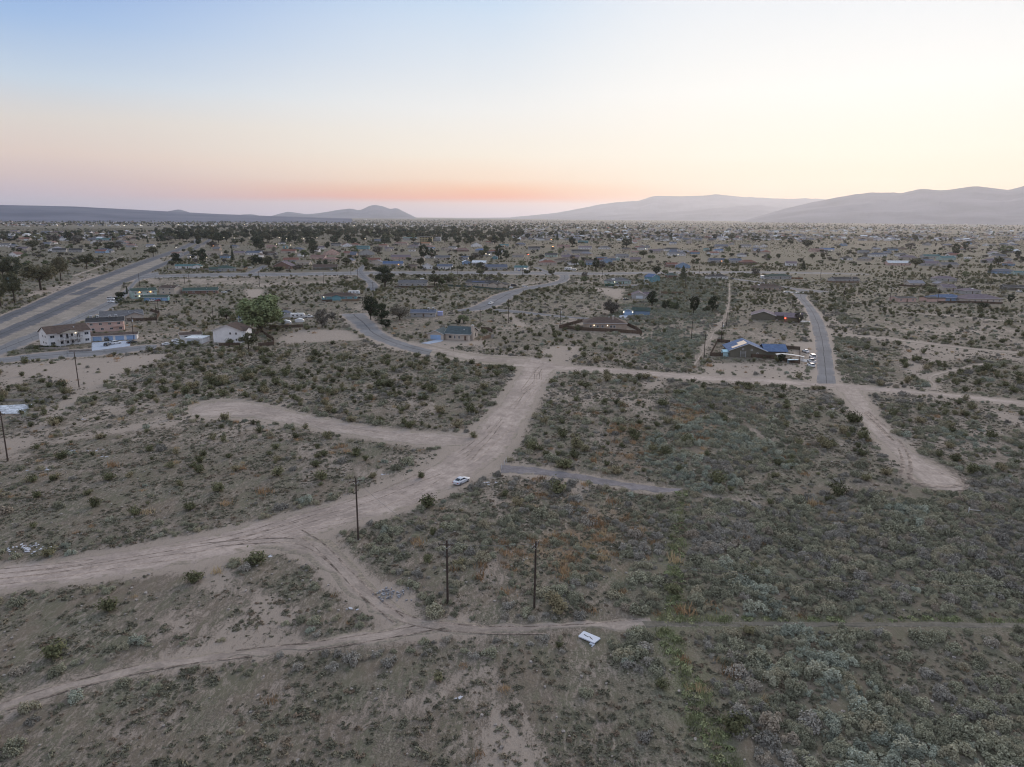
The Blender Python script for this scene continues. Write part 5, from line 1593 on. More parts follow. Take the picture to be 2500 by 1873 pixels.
def car_meshes(kind):
    if kind in CARMESH: return CARMESH[kind]
    K = KINDS[kind]
    M_ = {}
    b = MB(); loft(b, K['body'])
    cb = K['cabin']
    # cabin shell: pillars and roof as body colour
    roof = [(x, w, z1 - .10, z1) for (x, w, z0, z1) in cb[1:-1]]
    loft(b, roof, .05)
    for sgn in (-1, 1):
        for (p, q) in ((0, 1), (-1, -2), (2, 2)):
            a_, c_ = cb[p], cb[q]
            b.tube((a_[0], sgn * (a_[1] - .03), a_[2]), (c_[0], sgn * (c_[1] - .02), c_[3] - .05), .055, .045, 5)
    if kind == 'pickup':
        b.box(-2.55, -.85, -.86, .86, 1.10, 1.135, 1)
        for sgn in (-1, 1): b.box(-2.7, -.8, sgn * .97 - .05, sgn * .97 + .05, 1.10, 1.26)
        b.box(-2.76, -2.66, -.9, .9, 1.06, 1.26)
    M_['body'] = b
    gl = MB(); loft(gl, [(x, w - .035, z0 - .03, max(z0 - .01, z1 - .06)) for (x, w, z0, z1) in cb], .05)
    M_['window'] = gl
    wl_ = MB(); wl_.tube((0, -.11, 0), (0, .11, 0), K['r'], K['r'], 14)
    M_['tyre'] = wl_
    rm = MB(); rm.tube((0, -.125, 0), (0, .125, 0), K['r'] * .62, K['r'] * .62, 10)
    M_['rim'] = rm
    CARMESH[kind] = (K, M_)
    return CARMESH[kind]


CARC = {}


def vehicle(kind, color, p, heading, label, cat='car', name=None, lit=False, group=None):
    K, M_ = car_meshes(kind)
    xy = g(p)
    root = empty(name or {'sedan': 'sedan', 'suv': 'suv', 'pickup': 'pickup_truck', 'van': 'van'}[kind], (xy[0], xy[1], 0), rad(heading), label, cat, group)
    def me(k, mats, tagk):
        kk = (kind, k, tagk)
        if kk not in CARC: CARC[kk] = M_[k].mesh(k, mats)
        return CARC[kk]
    link('body', me('body', [paint('paint_' + color, PAINT[color]), black_m], color), root)
    link('windows', me('window', carglass_m, ''), root)
    r = K['r']
    for wx in K['wheels']:
        for sy in (-1, 1):
            t_ = link('wheel', me('tyre', tyre_m, ''), root, (wx, sy * (K['body'][3][1] - .09), r))
            link('rim', me('rim', rim_m, ''), t_)
    x0, x1 = K['body'][1], K['body'][-2]
    for sy in (-1, 1):
        zt = K['body'][1][3]
        mb = MB().box(x0[0] - .14, x0[0] + .05, sy * .62 - .16, sy * .62 + .16, zt - .24, zt - .07)
        mb.build('headlight', headlit_m if lit else head_m, root)
        zt = x1[3]
        MB().box(x1[0] - .19, x1[0] + .02, sy * .66 - .17, sy * .66 + .13, zt - .34, zt - .14).build('taillight', tail_m, root)
        MB().box(K['cabin'][0][0] - .35, K['cabin'][0][0] - .12, sy * (K['body'][3][1] + .09) - .09, sy * (K['body'][3][1] + .09) + .09, K['cabin'][0][2] + .02, K['cabin'][0][2] + .16).build('mirror', paint('paint_' + color, PAINT[color]), root)
    MB().box(K['body'][-1][0] - .03, K['body'][-1][0] + .02, -.26, .26, .58, .72).build('licence_plate', head_m, root)
    return root


def rot_toward(p, q):
    a, b = Vector(g(p)), Vector(g(q))
    return math.degrees(math.atan2((b - a).y, (b - a).x))


vehicle('sedan', 'silver', L2(1748, 1100), 57, 'silver sedan driving away along the wide dirt road')
vehicle('pickup', 'white', H4(1785, 1262), rot_toward(H4(1900, 1240), H4(1700, 1290)), 'white pickup truck driving on the winding asphalt street', 'pickup truck')
vehicle('suv', 'olive', A1(1408, 352), 100, 'dark suv parked nose in to the garage doors')
vehicle('suv', 'black', A1(1398, 445), 100, 'dark suv parked behind the other dark suv on the blue court')
vehicle('suv', 'white', A1(1545, 415), 60, 'white suv on the blue parking court')
vehicle('sedan', 'black', A1(1815, 400), 60, 'black car by the utility pole at the garage row end')
vehicle('sedan', 'white', Z1(1410, 1392), 25, 'white sedan foremost of the three beside the white carport')
vehicle('sedan', 'white', Z1(1505, 1386), 25, 'white sedan nearest the white carport')
vehicle('sedan', 'white', Z1(1490, 1362), 25, 'white sedan behind the other two by the white carport')
vehicle('van', 'white', A3(215, 500), -5, 'white van behind the white sedan on the frontage road verge', 'van')
vehicle('sedan', 'white', A3(212, 545), -5, 'white sedan parked on the frontage road next to a white van')
vehicle('suv', 'white', A3(915, 525), 80, 'white suv parked in front of the green roofed garage')
vehicle('sedan', 'red', A3(1015, 520), 80, 'dark red car parked in front of the green roofed garage')
vehicle('pickup', 'black', Z1(1930, 942), 10, 'black pickup parked beside the brick ranch house', 'pickup truck')
vehicle('sedan', 'white', Z1(1890, 950), 10, 'white car parked beside the brick ranch house')
vehicle('sedan', 'white', A4(1705, 418), 95, 'white car parked alone on the sandy yard edge')
vehicle('van', 'white', A4(1822, 520), 80, 'white van behind the pickup beside the straight street', 'van')
vehicle('pickup', 'white', A4(1803, 590), 90, 'white pickup in the row beside the straight street', 'pickup truck')
vehicle('suv', 'white', A4(1795, 660), 90, 'white suv at the near end of the row beside the straight street')
vehicle('sedan', 'white', H1(412, 512), 5, 'white sedan on the drive of the brown hip roofed house')
vehicle('suv', 'white', H4(2135, 995), 30, 'white suv on the drive of the house with solar panels')
vehicle('van', 'black', H4(2170, 960), 30, 'black van behind the white suv on the solar house drive', 'van')
vehicle('sedan', 'white', H5(285, 972), 10, 'white sedan parked at the edge of the winding street')
for nm, cl, f, q, hd, lb in (('suv', 'white', H4, (665, 672), 10, 'white suv before the grey house along the avenue'), ('sedan', 'white', H4, (745, 672), 10, 'white car next to the white suv along the avenue'),
                             ('suv', 'black', H4, (1050, 690), 85, 'black suv on the drive of the white walled house by the avenue'), ('sedan', 'black', H4, (2055, 690), 85, 'black car beside the blue garage along the avenue'),
                             ('sedan', 'blue', H5, (1835, 922), 85, 'blue car on the drive of the mint house'), ('suv', 'white', H5, (2155, 1160), 80, 'white suv in the garage mouth of the grey gabled house'),
                             ('sedan', 'black', H5, (1990, 1190), 10, 'black car beside the grey gabled house'), ('sedan', 'blue', H5, (190, 705), 85, 'blue car left of a white one under the teal roof'),
                             ('sedan', 'white', H5, (110, 702), 85, 'white car under the edge of the teal roof'), ('pickup', 'white', H6, (110, 935), 20, 'white pickup beside the bright teal house'),
                             ('suv', 'black', H6, (1560, 835), 15, 'black suv behind the dark roofed white house'), ('sedan', 'white', H6, (2100, 835), 15, 'white car beside the motorhome near the lane'),
                             ('pickup', 'blue', H7, (1195, 718), 5, 'pale blue pickup below the dark green roofed house'), ('suv', 'black', H7, (1090, 712), 60, 'black suv beside the pale blue pickup'),
                             ('sedan', 'white', H7, (1735, 655), 40, 'white car among the vehicles by the short street'), ('suv', 'grey', H7, (1650, 640), 40, 'grey suv among the vehicles by the short street'),
                             ('sedan', 'white', H7, (1995, 675), 10, 'white sedan in front of the purple roofed house'), ('suv', 'white', H3, (1315, 695), 85, 'white suv in front of the long brown house'),
                             ('sedan', 'grey', H3, (1970, 462), 10, 'grey car by the dark front gabled house'), ('suv', 'white', H2, (2130, 505), 10, 'white suv in front of the dark low house'),
                             ('sedan', 'black', H3, (1790, 1165), 20, 'dark car at the end of the reddish plank fence'), ('pickup', 'white', H3, (930, 1490), 15, 'white pickup at the end of the trailer yard')):
    vehicle(nm, cl, f(*q), hd, lb, {'suv': 'suv', 'pickup': 'pickup truck', 'sedan': 'car', 'van': 'van'}[nm])
vehicle('sedan', 'white', H7(485, 310), rot_toward(H7(520, 295), H7(400, 340)), 'car coming down the highway with its headlights on', lit=True)


def trailer(p, L, hgt, rz, label, cat='travel trailer', name='travel_trailer', stripe=True):
    root = empty(name, (*g(p), 0), rad(rz), label, cat)
    body = paint('paint_white', PAINT['white'])
    prof = [(-L / 2, .55), (L / 2 - .3, .55), (L / 2, .9), (L / 2, hgt - .9), (L / 2 - .7, hgt), (-L / 2 + .2, hgt), (-L / 2, hgt - .3)]
    MB().prism(prof, 'y', -1.2, 1.2).build('body', body, root)
    box = (-L / 2, L / 2, -1.2, 1.2)
    for i in range(3): window(root, box, 'F', -L / 2 + L * (.2 + .28 * i), hgt * .52, 1.0, .7, dframe_m)
    door(root, box, 'F', L * .36, .7, 1.8, body) if False else None
    MB().box(-L / 2 + .3, L / 2 - .3, -1.225, -1.205, .95, 1.15).build('stripe', mat('brown_stripe', (.14, .10, .08), .5), root) if stripe else None
    MB().box(-.4, .5, -.4, .4, hgt, hgt + .3).build('roof_unit', metal_m, root)
    for wx in (-.5, .45):
        for sy in (-1, 1):
            t_ = MB().tube((wx, sy * 1.05 - .1, .36), (wx, sy * 1.05 + .1, .36), .36, .36, 12).build('wheel', tyre_m, root)
            MB().tube((wx, sy * 1.05 - .115, .36), (wx, sy * 1.05 + .115, .36), .2, .2, 8).build('rim', rim_m, t_)
    MB().box(L / 2, L / 2 + 1.1, -.06, .06, .5, .62).build('hitch', black_m, root)


trailer(H3(740, 1500), 8.5, 3.1, 12, 'white travel trailer with brown stripes in the yard by the green tree')
trailer(H3(1690, 1098), 9, 3.1, 8, 'long white motorhome behind the teal fronted house', 'motorhome', 'motorhome')
trailer(H5(1015, 690), 8, 3.6, -20, 'big white box trailer standing by the avenue', 'box trailer', 'box_trailer', False)
trailer(H5(1118, 698), 5, 2.6, -10, 'small white trailer next to the big white box trailer', 'box trailer', 'box_trailer', False)
trailer(H6(140, 890), 7, 2.9, 20, 'white trailer beside the bright teal house')
trailer(H1(40, 275), 8, 3.0, 10, 'motorhome parked beside the dark hip roofed house', 'motorhome', 'motorhome')
trailer(Z4(1735, 664), 12, 3, 4, 'long white trailer in the eastern suburb', 'travel trailer')
for nm, p, lb in (('boat_cover', H3(550, 1590), 'white tarpaulin over a peaked frame in the trailer yard'), ('boat_cover', H3(770, 1560), 'white arched cover beside the tarpaulin')):
    o = MB().prism([(-2.6, 0), (-2.6, 1.2), (-.4, 2.2), (1.8, 1.7), (2.6, .9), (2.6, 0)], 'y', -1.4, 1.4).build('tarpaulin', paint('paint_white', PAINT['white']), None, (*g(p), 0), .2); tag(o, lb, 'tarpaulin')

# bins, dumpster, signs, litter
bin_me = [MB().prism([(-.3, 0), (.3, 0), (.36, 1.0), (-.36, 1.0)], 'y', -.33, .33).mesh('wheelie_bin', black_m), MB().box(-.4, .4, -.4, .42, 1.0, 1.09).mesh('lid', black_m)]
for i, x in enumerate((1145, 1170, 1193, 1282, 1318, 1365)):
    o = tag(link('wheelie_bin', bin_me[0], None, (*g(A3(x, 545)), 0)), ['black bin at the garage end of its line', 'black bin second from the garage', 'black bin third from the garage', 'black bin third from the far end of the line', 'black bin second from the far end of the line', 'black bin at the far end of the line'][i], 'bin', 'black bins on the kerb')
    link('lid', bin_me[1], o)
o = MB().box(-2, 2, -1, 1, 0, 1.5).box(-2.1, 2.1, -1.08, -1, .2, 1.65).box(-2.05, 2.05, -.98, 1, 1.505, 1.6).build('dumpster', black_m, None, (*g(Z1(965, 1005)), 0)); tag(o, 'black dumpster at the end of the hedge by the frontage road', 'dumpster')
o = empty('sign_post', (*g(L4(597, 515)), 0), 0, 'small white T shaped marker standing in the sage beside the sandy track', 'marker')
MB().box(-.06, .06, -.06, .06, 0, 1.5).build('post', trim_m, o); MB().box(-.55, .55, -.05, .05, 1.5, 1.72).build('crossbar', trim_m, o)
o = empty('survey_stake', (*g(L4(1742, 1352)), 0), 0, 'pale fence stake with a rail lying among the sage', 'stake')
MB().box(-.07, .07, -.07, .07, 0, 1.2).build('post', trim_m, o); MB().tube((.1, 0, .75), (2.6, .2, .35), .05, .05, 5).build('rail', trim_m, o)
for q in ((2085, 985), (2110, 950), (2125, 930)):
    o = MB().box(-.06, .06, -.06, .06, 0, 1.3).build('marker_post', trim_m, None, (*g(L2(*q)), 0)); tag(o, 'thin white post at the mouth of the old paving', 'post', 'white posts by the old paving')
# the discarded white panel
_q = g((1438, 1560)); raster(BUILT, [(_q[0] - 2.6, _q[1] - 4.5), (_q[0] + 2.6, _q[1] - 4.5), (_q[0] + 2.6, _q[1] + 2), (_q[0] - 2.6, _q[1] + 2)], 1)
o = empty('discarded_panel', (*g((1438, 1560)), 0), rad(-38), 'discarded white panel with a black wavy tear lying beside the dirt path', 'panel')
pm_ = mat('white_plastic', (.56, .59, .66), .6, .04)
MB().prism([(-1.35, -.82), (1.4, -.8), (1.5, .7), (1.35, .82), (-1.25, .84), (-1.45, .7)], 'z', .18, .34).build('sheet', pm_, o)
MB().prism([(-.95, .02), (-.55, -.10), (-.12, -.16), (.08, .0), (.32, -.18), (.75, -.30), (.78, -.18), (.38, -.04), (.1, .14), (-.14, -.02), (-.5, .04), (-.9, .17)], 'z', .342, .348).build('tear', black_m, o)
MB().box(.75, 1.5, -1.15, -.85, .02, .16).box(1.3, 1.45, -1.5, -1.15, .02, .1).build('broken_piece', pm_, o)


def litter(name, label, c, n, spread, m, smin=.12, smax=.5, cat='litter', flat=True):
    mb = MB()
    for i in range(n):
        x, y = R.gauss(0, spread[0]), R.gauss(0, spread[1])
        s_ = R.uniform(smin, smax); a_ = R.uniform(0, 3.14)
        hgt = R.uniform(.03, .12) if flat else R.uniform(.1, .4)
        q = [(x + s_ * math.cos(a_ + k * 1.57) * (1 if k % 2 else .6), y + s_ * math.sin(a_ + k * 1.57) * (1 if k % 2 else .6)) for k in range(4)]
        mb.prism(q, 'z', .01 + i * .0011, hgt + i * .0011)
    o = mb.build(name, m, None, (*g(c), 0))
    return tag(o, label, cat, None, 'stuff')


lit_m = mat('pale_litter', (.50, .50, .54), .7, .15)
litter('debris', 'scattered pale litter heap on the weeds above the wide road edge', B1(185, 120), 46, (1.7, 1.3), lit_m)
litter('debris', 'grey rubble dump beside the bend of the rutted path', B2(635, 440), 60, (1.3, 1.1), mat('grey_rubble', (.33, .33, .35), .9, .4), .08, .32, 'rubble', False)
for f, p, n, s_, lb in ((L1, (805, 830), 10, (1.6, .5), 'white torn sheet on the weeds east of the slab'), (L1, (400, 985), 14, (1.7, .7), 'white litter patch lowest of the scatter'), (L1, (868, 885), 5, (.7, .3), 'single white scrap in the scrub field'), (L1, (610, 830), 8, (1.1, .4), 'grey white scrap patch beside the torn sheet'),
                        (L2, (1050, 1030), 6, (1.0, .25), 'white plank like scrap in the field above the wide road'), (L1, (690, 565), 6, (1, .3), 'pale scrap near the lumber heap'), (L2, (2000, 1100), 8, (.9, .5), 'pale scrap in the brush behind the sedan'),
                        (B2, (345, 540), 5, (.6, .3), 'white scrap below the rutted path'), (B2, (1110, 1170), 3, (.3, .2), 'tiny white scrap on the lower weeds'), (B1, (1905, 168), 4, (.4, .3), 'bluish bag by the shrubs under the wide road')):
    litter('debris', lb, f(*p), n, s_, lit_m)
slab = pad('concrete_slab', px(L1, (-60, 455), (275, 440), (212, 518), (-60, 522)), mat('paint_splashed_concrete', (.50, .53, .58), .8, .45, .5), 'pale paint splashed concrete foundation slab in the scrub', 'slab', .15)
hp = MB()
for i in range(34):
    x, y = R.gauss(0, 2.6), R.gauss(0, 1.8); a_ = R.uniform(0, 3.14); L_ = R.uniform(1, 3.2)
    hp.tube((x, y, R.uniform(.05, .6)), (x + L_ * math.cos(a_), y + L_ * math.sin(a_), R.uniform(.05, .8)), .09, .07, 4)
o = hp.build('lumber_heap', mat('grey_lumber', (.34, .30, .27), .9, .3), None, (*g(L1(225, 580)), 0)); tag(o, 'heap of broken grey lumber below the concrete slab', 'lumber heap', None, 'stuff')
o = MB().box(-9, 9, -.15, .15, 0, .7).build('low_wall', block_m, None, (*g(L1(130, 412)), 0), .03); tag(o, 'pale low wall behind the concrete slab', 'low wall')

# ------------------------------------------------------------------ utility poles
pole_m = mat('creosoted_pole', (0.075, 0.055, 0.045), 0.9, 0.3, 0.8)
ins_m = mat('insulator', (0.35, 0.33, 0.32), 0.4, 0.1)


def pole(base, top, label, arm=True, lamp=None, trans=False, rz=0):
    b = g(base)
    hgt = max(8.0, min(14.0, topz(top, b)))
    root = empty('utility_pole', (b[0], b[1], 0), rz, label, 'utility pole', 'utility poles of the plain')
    lean = (R.uniform(-.12, .12), R.uniform(-.1, .1))
    MB().tube((0, 0, -.1), (lean[0], lean[1], hgt), .19, .13, 8).build('pole', pole_m, root)
    if arm:
        ca_ = MB().box(-1.25, 1.25, -.14, .0, hgt - .75, hgt - .6).build('crossarm', pole_m, root)
        for x in (-1.1, -.45, .45, 1.1):
            MB().tube((x, -.07, hgt - .6), (x, -.07, hgt - .36), .055, .07, 6).build('insulator', ins_m, ca_)
        MB().tube((-.7, -.1, hgt - .66), (0, -.15, hgt - 1.3), .03, .03, 4).tube((.7, -.1, hgt - .66), (0, -.15, hgt - 1.3), .03, .03, 4).build('brace', metal_m, root)
    if trans:
        MB().tube((.42, -.1, hgt - 2.6), (.42, -.1, hgt - 1.5), .28, .28, 10).build('transformer', metal_m, root)
    if lamp:
        MB().tube((0, 0, hgt - .5), (-1.4, -.3, hgt - .1), .05, .05, 5).build('lamp_arm', metal_m, root)
        MB().box(-1.8, -1.3, -.45, -.15, hgt - .18, hgt).build('lamp_head', metal_m, root)
    return root, hgt, b


PL = []
for f, bs, tp, lb, kw in (
        (V, (17, 996), (5, 889), 'utility pole by the litter at the edge of the scrub field', {}),
        (V, (774, 1166), (769, 1032), 'tall utility pole beside the wide dirt road and a dark bush', {'rz': .5}),
        (V, (967, 1304), (966, 1168), 'tall utility pole with a crossarm, western one of the pair over the rutted path', {}),
        (V, (1154, 1313), (1150, 1169), 'tall utility pole, eastern one of the pair over the rutted path', {'rz': 1.1}),
        (V, (171, 837), (160, 760), 'utility pole in the sand below the grey side street', {'arm': False}),
        (Z1, (1128, 1342), (1110, 1150), 'utility pole with a transformer at the end of the garage row', {'trans': True}),
        (Z1, (1325, 1222), (1313, 1030), 'front pole of two beside the fenced grey roofed house', {}),
        (Z1, (1338, 1130), (1330, 1010), 'rear pole of two beside the fenced grey roofed house', {'arm': False}),
        (Z1, (1800, 1205), (1786, 1055), 'utility pole behind the white two storey house', {'arm': False}),
        (Z1, (1178, 895), (1168, 783), 'utility pole rising behind the green roofed apartment house', {'arm': False}),
        (Z1, (1596, 882), (1585, 783), 'utility pole on the sandy strip below the avenue', {}),
        (Z1, (1556, 872), (1551, 815), 'short pole with a crossarm next to a taller one', {}),
        (Z1, (1471, 948), (1466, 858), 'utility pole in front of the tan two storey house', {'arm': False}),
        (Z1, (2188, 902), (2183, 768), 'utility pole on the grassy strip by the short street', {}),
        (Z2, (588, 872), (583, 775), 'utility pole in the middle of the grassy strip', {'arm': False}),
        (Z2, (818, 800), (816, 728), 'utility pole at the north corner of the curving lane', {'arm': False}),
        (Z2, (877, 872), (870, 742), 'utility pole with a tank at the curving lane', {'trans': True}),
        (Z2, (1006, 972), (1003, 858), 'utility pole in front of the big dark pine', {}),
        (Z2, (1906, 1232), (1903, 1083), 'utility pole behind the house with the stucco chimney', {'arm': False}),
        (Z2, (2146, 1204), (2155, 985), 'tall pole where the narrow street meets the creosote flat', {'arm': False}),
        (Z2, (1663, 800), (1661, 738), 'avenue pole by the bluegrey white house', {'arm': False}),
        (Z2, (1716, 800), (1714, 733), 'avenue pole above the pale green tree', {'arm': False}),
        (Z3, (440, 1222), (440, 1083), 'utility pole at the corner of the long dark fence', {'trans': True}),
        (Z3, (1546, 1346), (1545, 1188), 'utility pole in the blue grey sage', {'arm': False}),
        (Z3, (1652, 1502), (1663, 1298), 'utility pole beside the footpath and the fenced blue roofed house', {'rz': .4}),
        (Z3, (1797, 1368), (1800, 1192), 'utility pole behind the fenced yard of the blue roofed house', {'trans': True}),
        (Z3, (1489, 962), (1496, 835), 'utility pole with a pale lamp near the lone tan fence', {'lamp': True}),
        (Z3, (1840, 1232), (1842, 1128), 'thin pole beside the sandy footpath', {'arm': False}),
        (Z3, (1608, 832), (1611, 718), 'tall pole on the sand strip east of the conifer', {}),
        (Z3, (1525, 828), (1527, 750), 'small pole just east of the conifer', {'arm': False}),
        (Z3, (793, 832), (792, 778), 'pole west of the mint house', {'arm': False}),
        (Z3, (122, 818), (122, 728), 'avenue pole in front of the teal roofed white house', {}),
        (Z3, (1842, 912), (1843, 856), 'pole at the head of the sandy footpath', {}),
        (Z4, (689, 1012), (700, 888), 'lone utility pole on the sand east of the straight street', {}),
        (Z4, (1078, 1027), (1091, 898), 'utility pole on the flat before the pinkish house', {}),
        (Z4, (490, 852), (493, 752), 'utility pole between the two dark roofed houses', {}),
        (Z4, (645, 742), (647, 688), 'distant pole on the bushy flat', {'arm': False}),
        (Z4, (1479, 1043), (1487, 912), 'lamp pole in front of the bright blue house', {'lamp': True}),
        (Z4, (1641, 872), (1651, 758), 'utility pole behind the purple roofed houses', {}),
        (Z4, (1926, 892), (1936, 793), 'utility pole among the eastern houses by the cypress', {'arm': False}),
        (Z4, (1188, 872), (1191, 808), 'low pole beside the light grey gabled house', {}),
        (Z4, (1330, 828), (1332, 788), 'low pole behind the light grey gabled house', {'arm': False})):
    PL.append(pole(f(*bs), f(*tp), lb, **kw))


wire_m = mat('wire', (.16, .16, .165), .6, .1)


def wire(a, b, label, sag=1.2, dx=0.0):
    (ra_, ha, pa), (rb_, hb, pb_) = a, b
    mb = MB()
    n = 12
    pts = []
    for i in range(n + 1):
        t_ = i / n
        pts.append((pa[0] + (pb_[0] - pa[0]) * t_ + dx, pa[1] + (pb_[1] - pa[1]) * t_, (ha - .4) * (1 - t_) + (hb - .4) * t_ - sag * 4 * t_ * (1 - t_)))
    for p, q in zip(pts, pts[1:]): mb.tube(p, q, .02, .02, 4, cap=False)
    o = mb.build('power_line', wire_m)
    tag(o, label, 'power line')


wire(PL[4], PL[0], 'slack power line between the sand pole and the litter pole', 1.5)
wire(PL[5], PL[4], 'slack power line from the transformer pole to the sand pole', 1.5)
wire(PL[6], PL[5], 'power line from the fenced yard poles to the transformer pole', 1.5)
wire(PL[1], PL[2], 'power line from the roadside pole to the western tall pole', 1.2)
wire(PL[3], ((0), 10.5, (g(V(2330, 1400)))), 'power line running east over the sage from the eastern tall pole', 2.5)
wire(PL[2], PL[3], 'short power line joining the pair of tall poles', .4)
# ------------------------------------------------------------------ leaves, bushes, trees


def leaf_mesh(name, C, N, size, m, aspect=1.6, stems=None, stem_m=None, seed=1, up=0.25):
    """one small quad per leaf clump at C (n,3), facing roughly N; stems: list of (p0,p1,r0,r1)"""
    r = np.random.default_rng(seed)
    n = len(C)
    N = N + r.normal(0, .55, (n, 3)); N[:, 2] += up
    N /= np.linalg.norm(N, axis=1)[:, None] + 1e-9
    T = np.cross(N, r.normal(0, 1, (n, 3))); T /= np.linalg.norm(T, axis=1)[:, None] + 1e-9
    B = np.cross(N, T)
    s = (np.asarray(size) * r.uniform(.65, 1.35, n))[:, None]
    q = np.stack([C - T * s * aspect * .5, C - B * s * .5 + N * s * .12, C + T * s * aspect * .5, C + B * s * .5 + N * s * .12], 1).reshape(-1, 3)
    vs = [tuple(a) for a in q]
    fs = [(4 * i, 4 * i + 1, 4 * i + 2, 4 * i + 3) for i in range(n)]
    mi = [0] * n
    mats = [m]
    if stems:
        mb = MB()
        for p0, p1, r0, r1 in stems: mb.tube(p0, p1, r0, r1, 4, cap=False)
        o = len(vs)
        vs += mb.v; fs += [tuple(i + o for i in f) for f in mb.f]; mi += [1] * len(mb.f)
        mats.append(stem_m)
    me = bpy.data.meshes.new(name)
    me.from_pydata(vs, [], fs)
    for x in mats: me.materials.append(x)
    me.polygons.foreach_set('material_index', mi)
    me.update()
    return me


stem_m = mat('grey_stem', (0.12, 0.095, 0.075), 0.9, 0.3)
creo_m = foliage('creosote_leaf', (0.099, 0.105, 0.053), (0.205, 0.198, 0.108), (0.245, 0.205, 0.125))
sage_m = foliage('sage_leaf', (0.192, 0.189, 0.128), (0.448, 0.433, 0.314), (0.320, 0.282, 0.198))
sageb_m = foliage('blue_sage_leaf', (0.230, 0.246, 0.192), (0.474, 0.493, 0.397), (0.371, 0.352, 0.262))
greym = foliage('grey_brush_leaf', (0.211, 0.192, 0.166), (0.448, 0.416, 0.358), (0.307, 0.256, 0.198))
weed_m = foliage('weed_leaf', (0.121, 0.117, 0.081), (0.287, 0.267, 0.196), (0.196, 0.149, 0.109))
dry_m = foliage('dry_grass', (0.308, 0.192, 0.104), (0.583, 0.389, 0.227), (0.486, 0.381, 0.235))
grn_m = foliage('green_grass', (0.17, 0.19, 0.09), (0.38, 0.40, 0.22), (0.36, 0.34, 0.20))


def dome(n, rx, rz, r, lobes=6, fill=.35):
    """points in a lumpy dome shell (unit world), with outward normals"""
    C = []; Nn = []
    L = [(r.normal(0, .42, 2) * rx, r.uniform(.35, .6) * rx, r.uniform(.55, 1.0) * rz) for _ in range(lobes)]
    for i in range(n):
        (c, lr, lz) = L[i % lobes]
        u = r.normal(0, 1, 3); u[2] = abs(u[2]); u /= np.linalg.norm(u)
        k = 1 - fill * r.random() ** 2
        C.append((c[0] + u[0] * lr * k, c[1] + u[1] * lr * k, .05 * rz + u[2] * lz * k)); Nn.append(u)
    return np.array(C), np.array(Nn)


def proto_creosote(i):
    r = np.random.default_rng(100 + i)
    C = []; N = []; stems = []
    k = 16
    for a in range(k):
        th = 2 * math.pi * a / k + r.uniform(-.3, .3)
        out = r.uniform(.35, 1.05); hgt = r.uniform(.65, 1.4) * (1.15 - .3 * out)
        tip = np.array([out * math.cos(th), out * math.sin(th), hgt])
        stems.append(((0, 0, 0), tuple(tip * .9), .035, .012))
        for j in range(30):
            t_ = r.uniform(.3, 1.05)
            p = tip * np.array([t_, t_, t_ ** .8]) + r.normal(0, .17, 3)
            C.append(p); N.append(p / np.linalg.norm(p))
    C = np.array(C); C[:, 2] = np.maximum(C[:, 2], .08)
    return leaf_mesh('creosote', C, np.array(N), .155, creo_m, 1.9, stems, stem_m, i)


def proto_sage(i, m, name):
    r = np.random.default_rng(200 + i)
    C, N = dome(900, 1.0, r.uniform(.8, 1.15), r, r.integers(5, 11), .5)
    return leaf_mesh(name, C, N, .112, m, 1.8, [((0, 0, 0), (r.normal(0, .3), r.normal(0, .3), .6), .05, .02) for _ in range(4)], stem_m, i)


def proto_weed(i, m):
    r = np.random.default_rng(300 + i)
    C, N = dome(46, .55, .26, r, 5, .6)
    return leaf_mesh('weed', C, N, .15, m, 2.2, None, None, i)


def proto_blades(i, m, hgt):
    r = np.random.default_rng(400 + i)
    n = 60
    xy = r.normal(0, .38, (n, 2))
    C = np.c_[xy, np.abs(r.normal(.5, .22, n)) * hgt]
    N = np.c_[r.normal(0, 1, (n, 2)), r.normal(0, .25, n)]
    # long upright blades: tangents forced vertical
    vs = []; fs = []
    for k in range(n):
        a = r.uniform(0, 6.28); w = r.uniform(.02, .05); h = hgt * r.uniform(.5, 1.2); l = r.normal(0, .25, 2) * hgt
        x, y = xy[k]; dx, dy = math.cos(a) * w, math.sin(a) * w
        o = len(vs)
        vs += [(x - dx, y - dy, 0), (x + dx, y + dy, 0), (x + l[0], y + l[1], h)]
        fs.append((o, o + 1, o + 2))
    me = bpy.data.meshes.new('tuft'); me.from_pydata(vs, [], fs); me.materials.append(m); me.update()
    return me


PROTO = {
    'creosote': [proto_creosote(i) for i in range(7)],
    'sage': [proto_sage(i, sage_m, 'sage') for i in range(6)],
    'bluesage': [proto_sage(10 + i, sageb_m, 'sage') for i in range(4)],
    'grey': [proto_sage(20 + i, greym, 'sage') for i in range(4)],
    'weed': [proto_weed(i, weed_m) for i in range(6)],
    'dry': [proto_blades(i, dry_m, .55) for i in range(4)],
    'green': [proto_blades(10 + i, grn_m, .34) for i in range(4)] + [proto_weed(20 + i, grn_m) for i in range(3)],
}
ROADB = blur(ROADM, 1)
BUILTB = BUILT


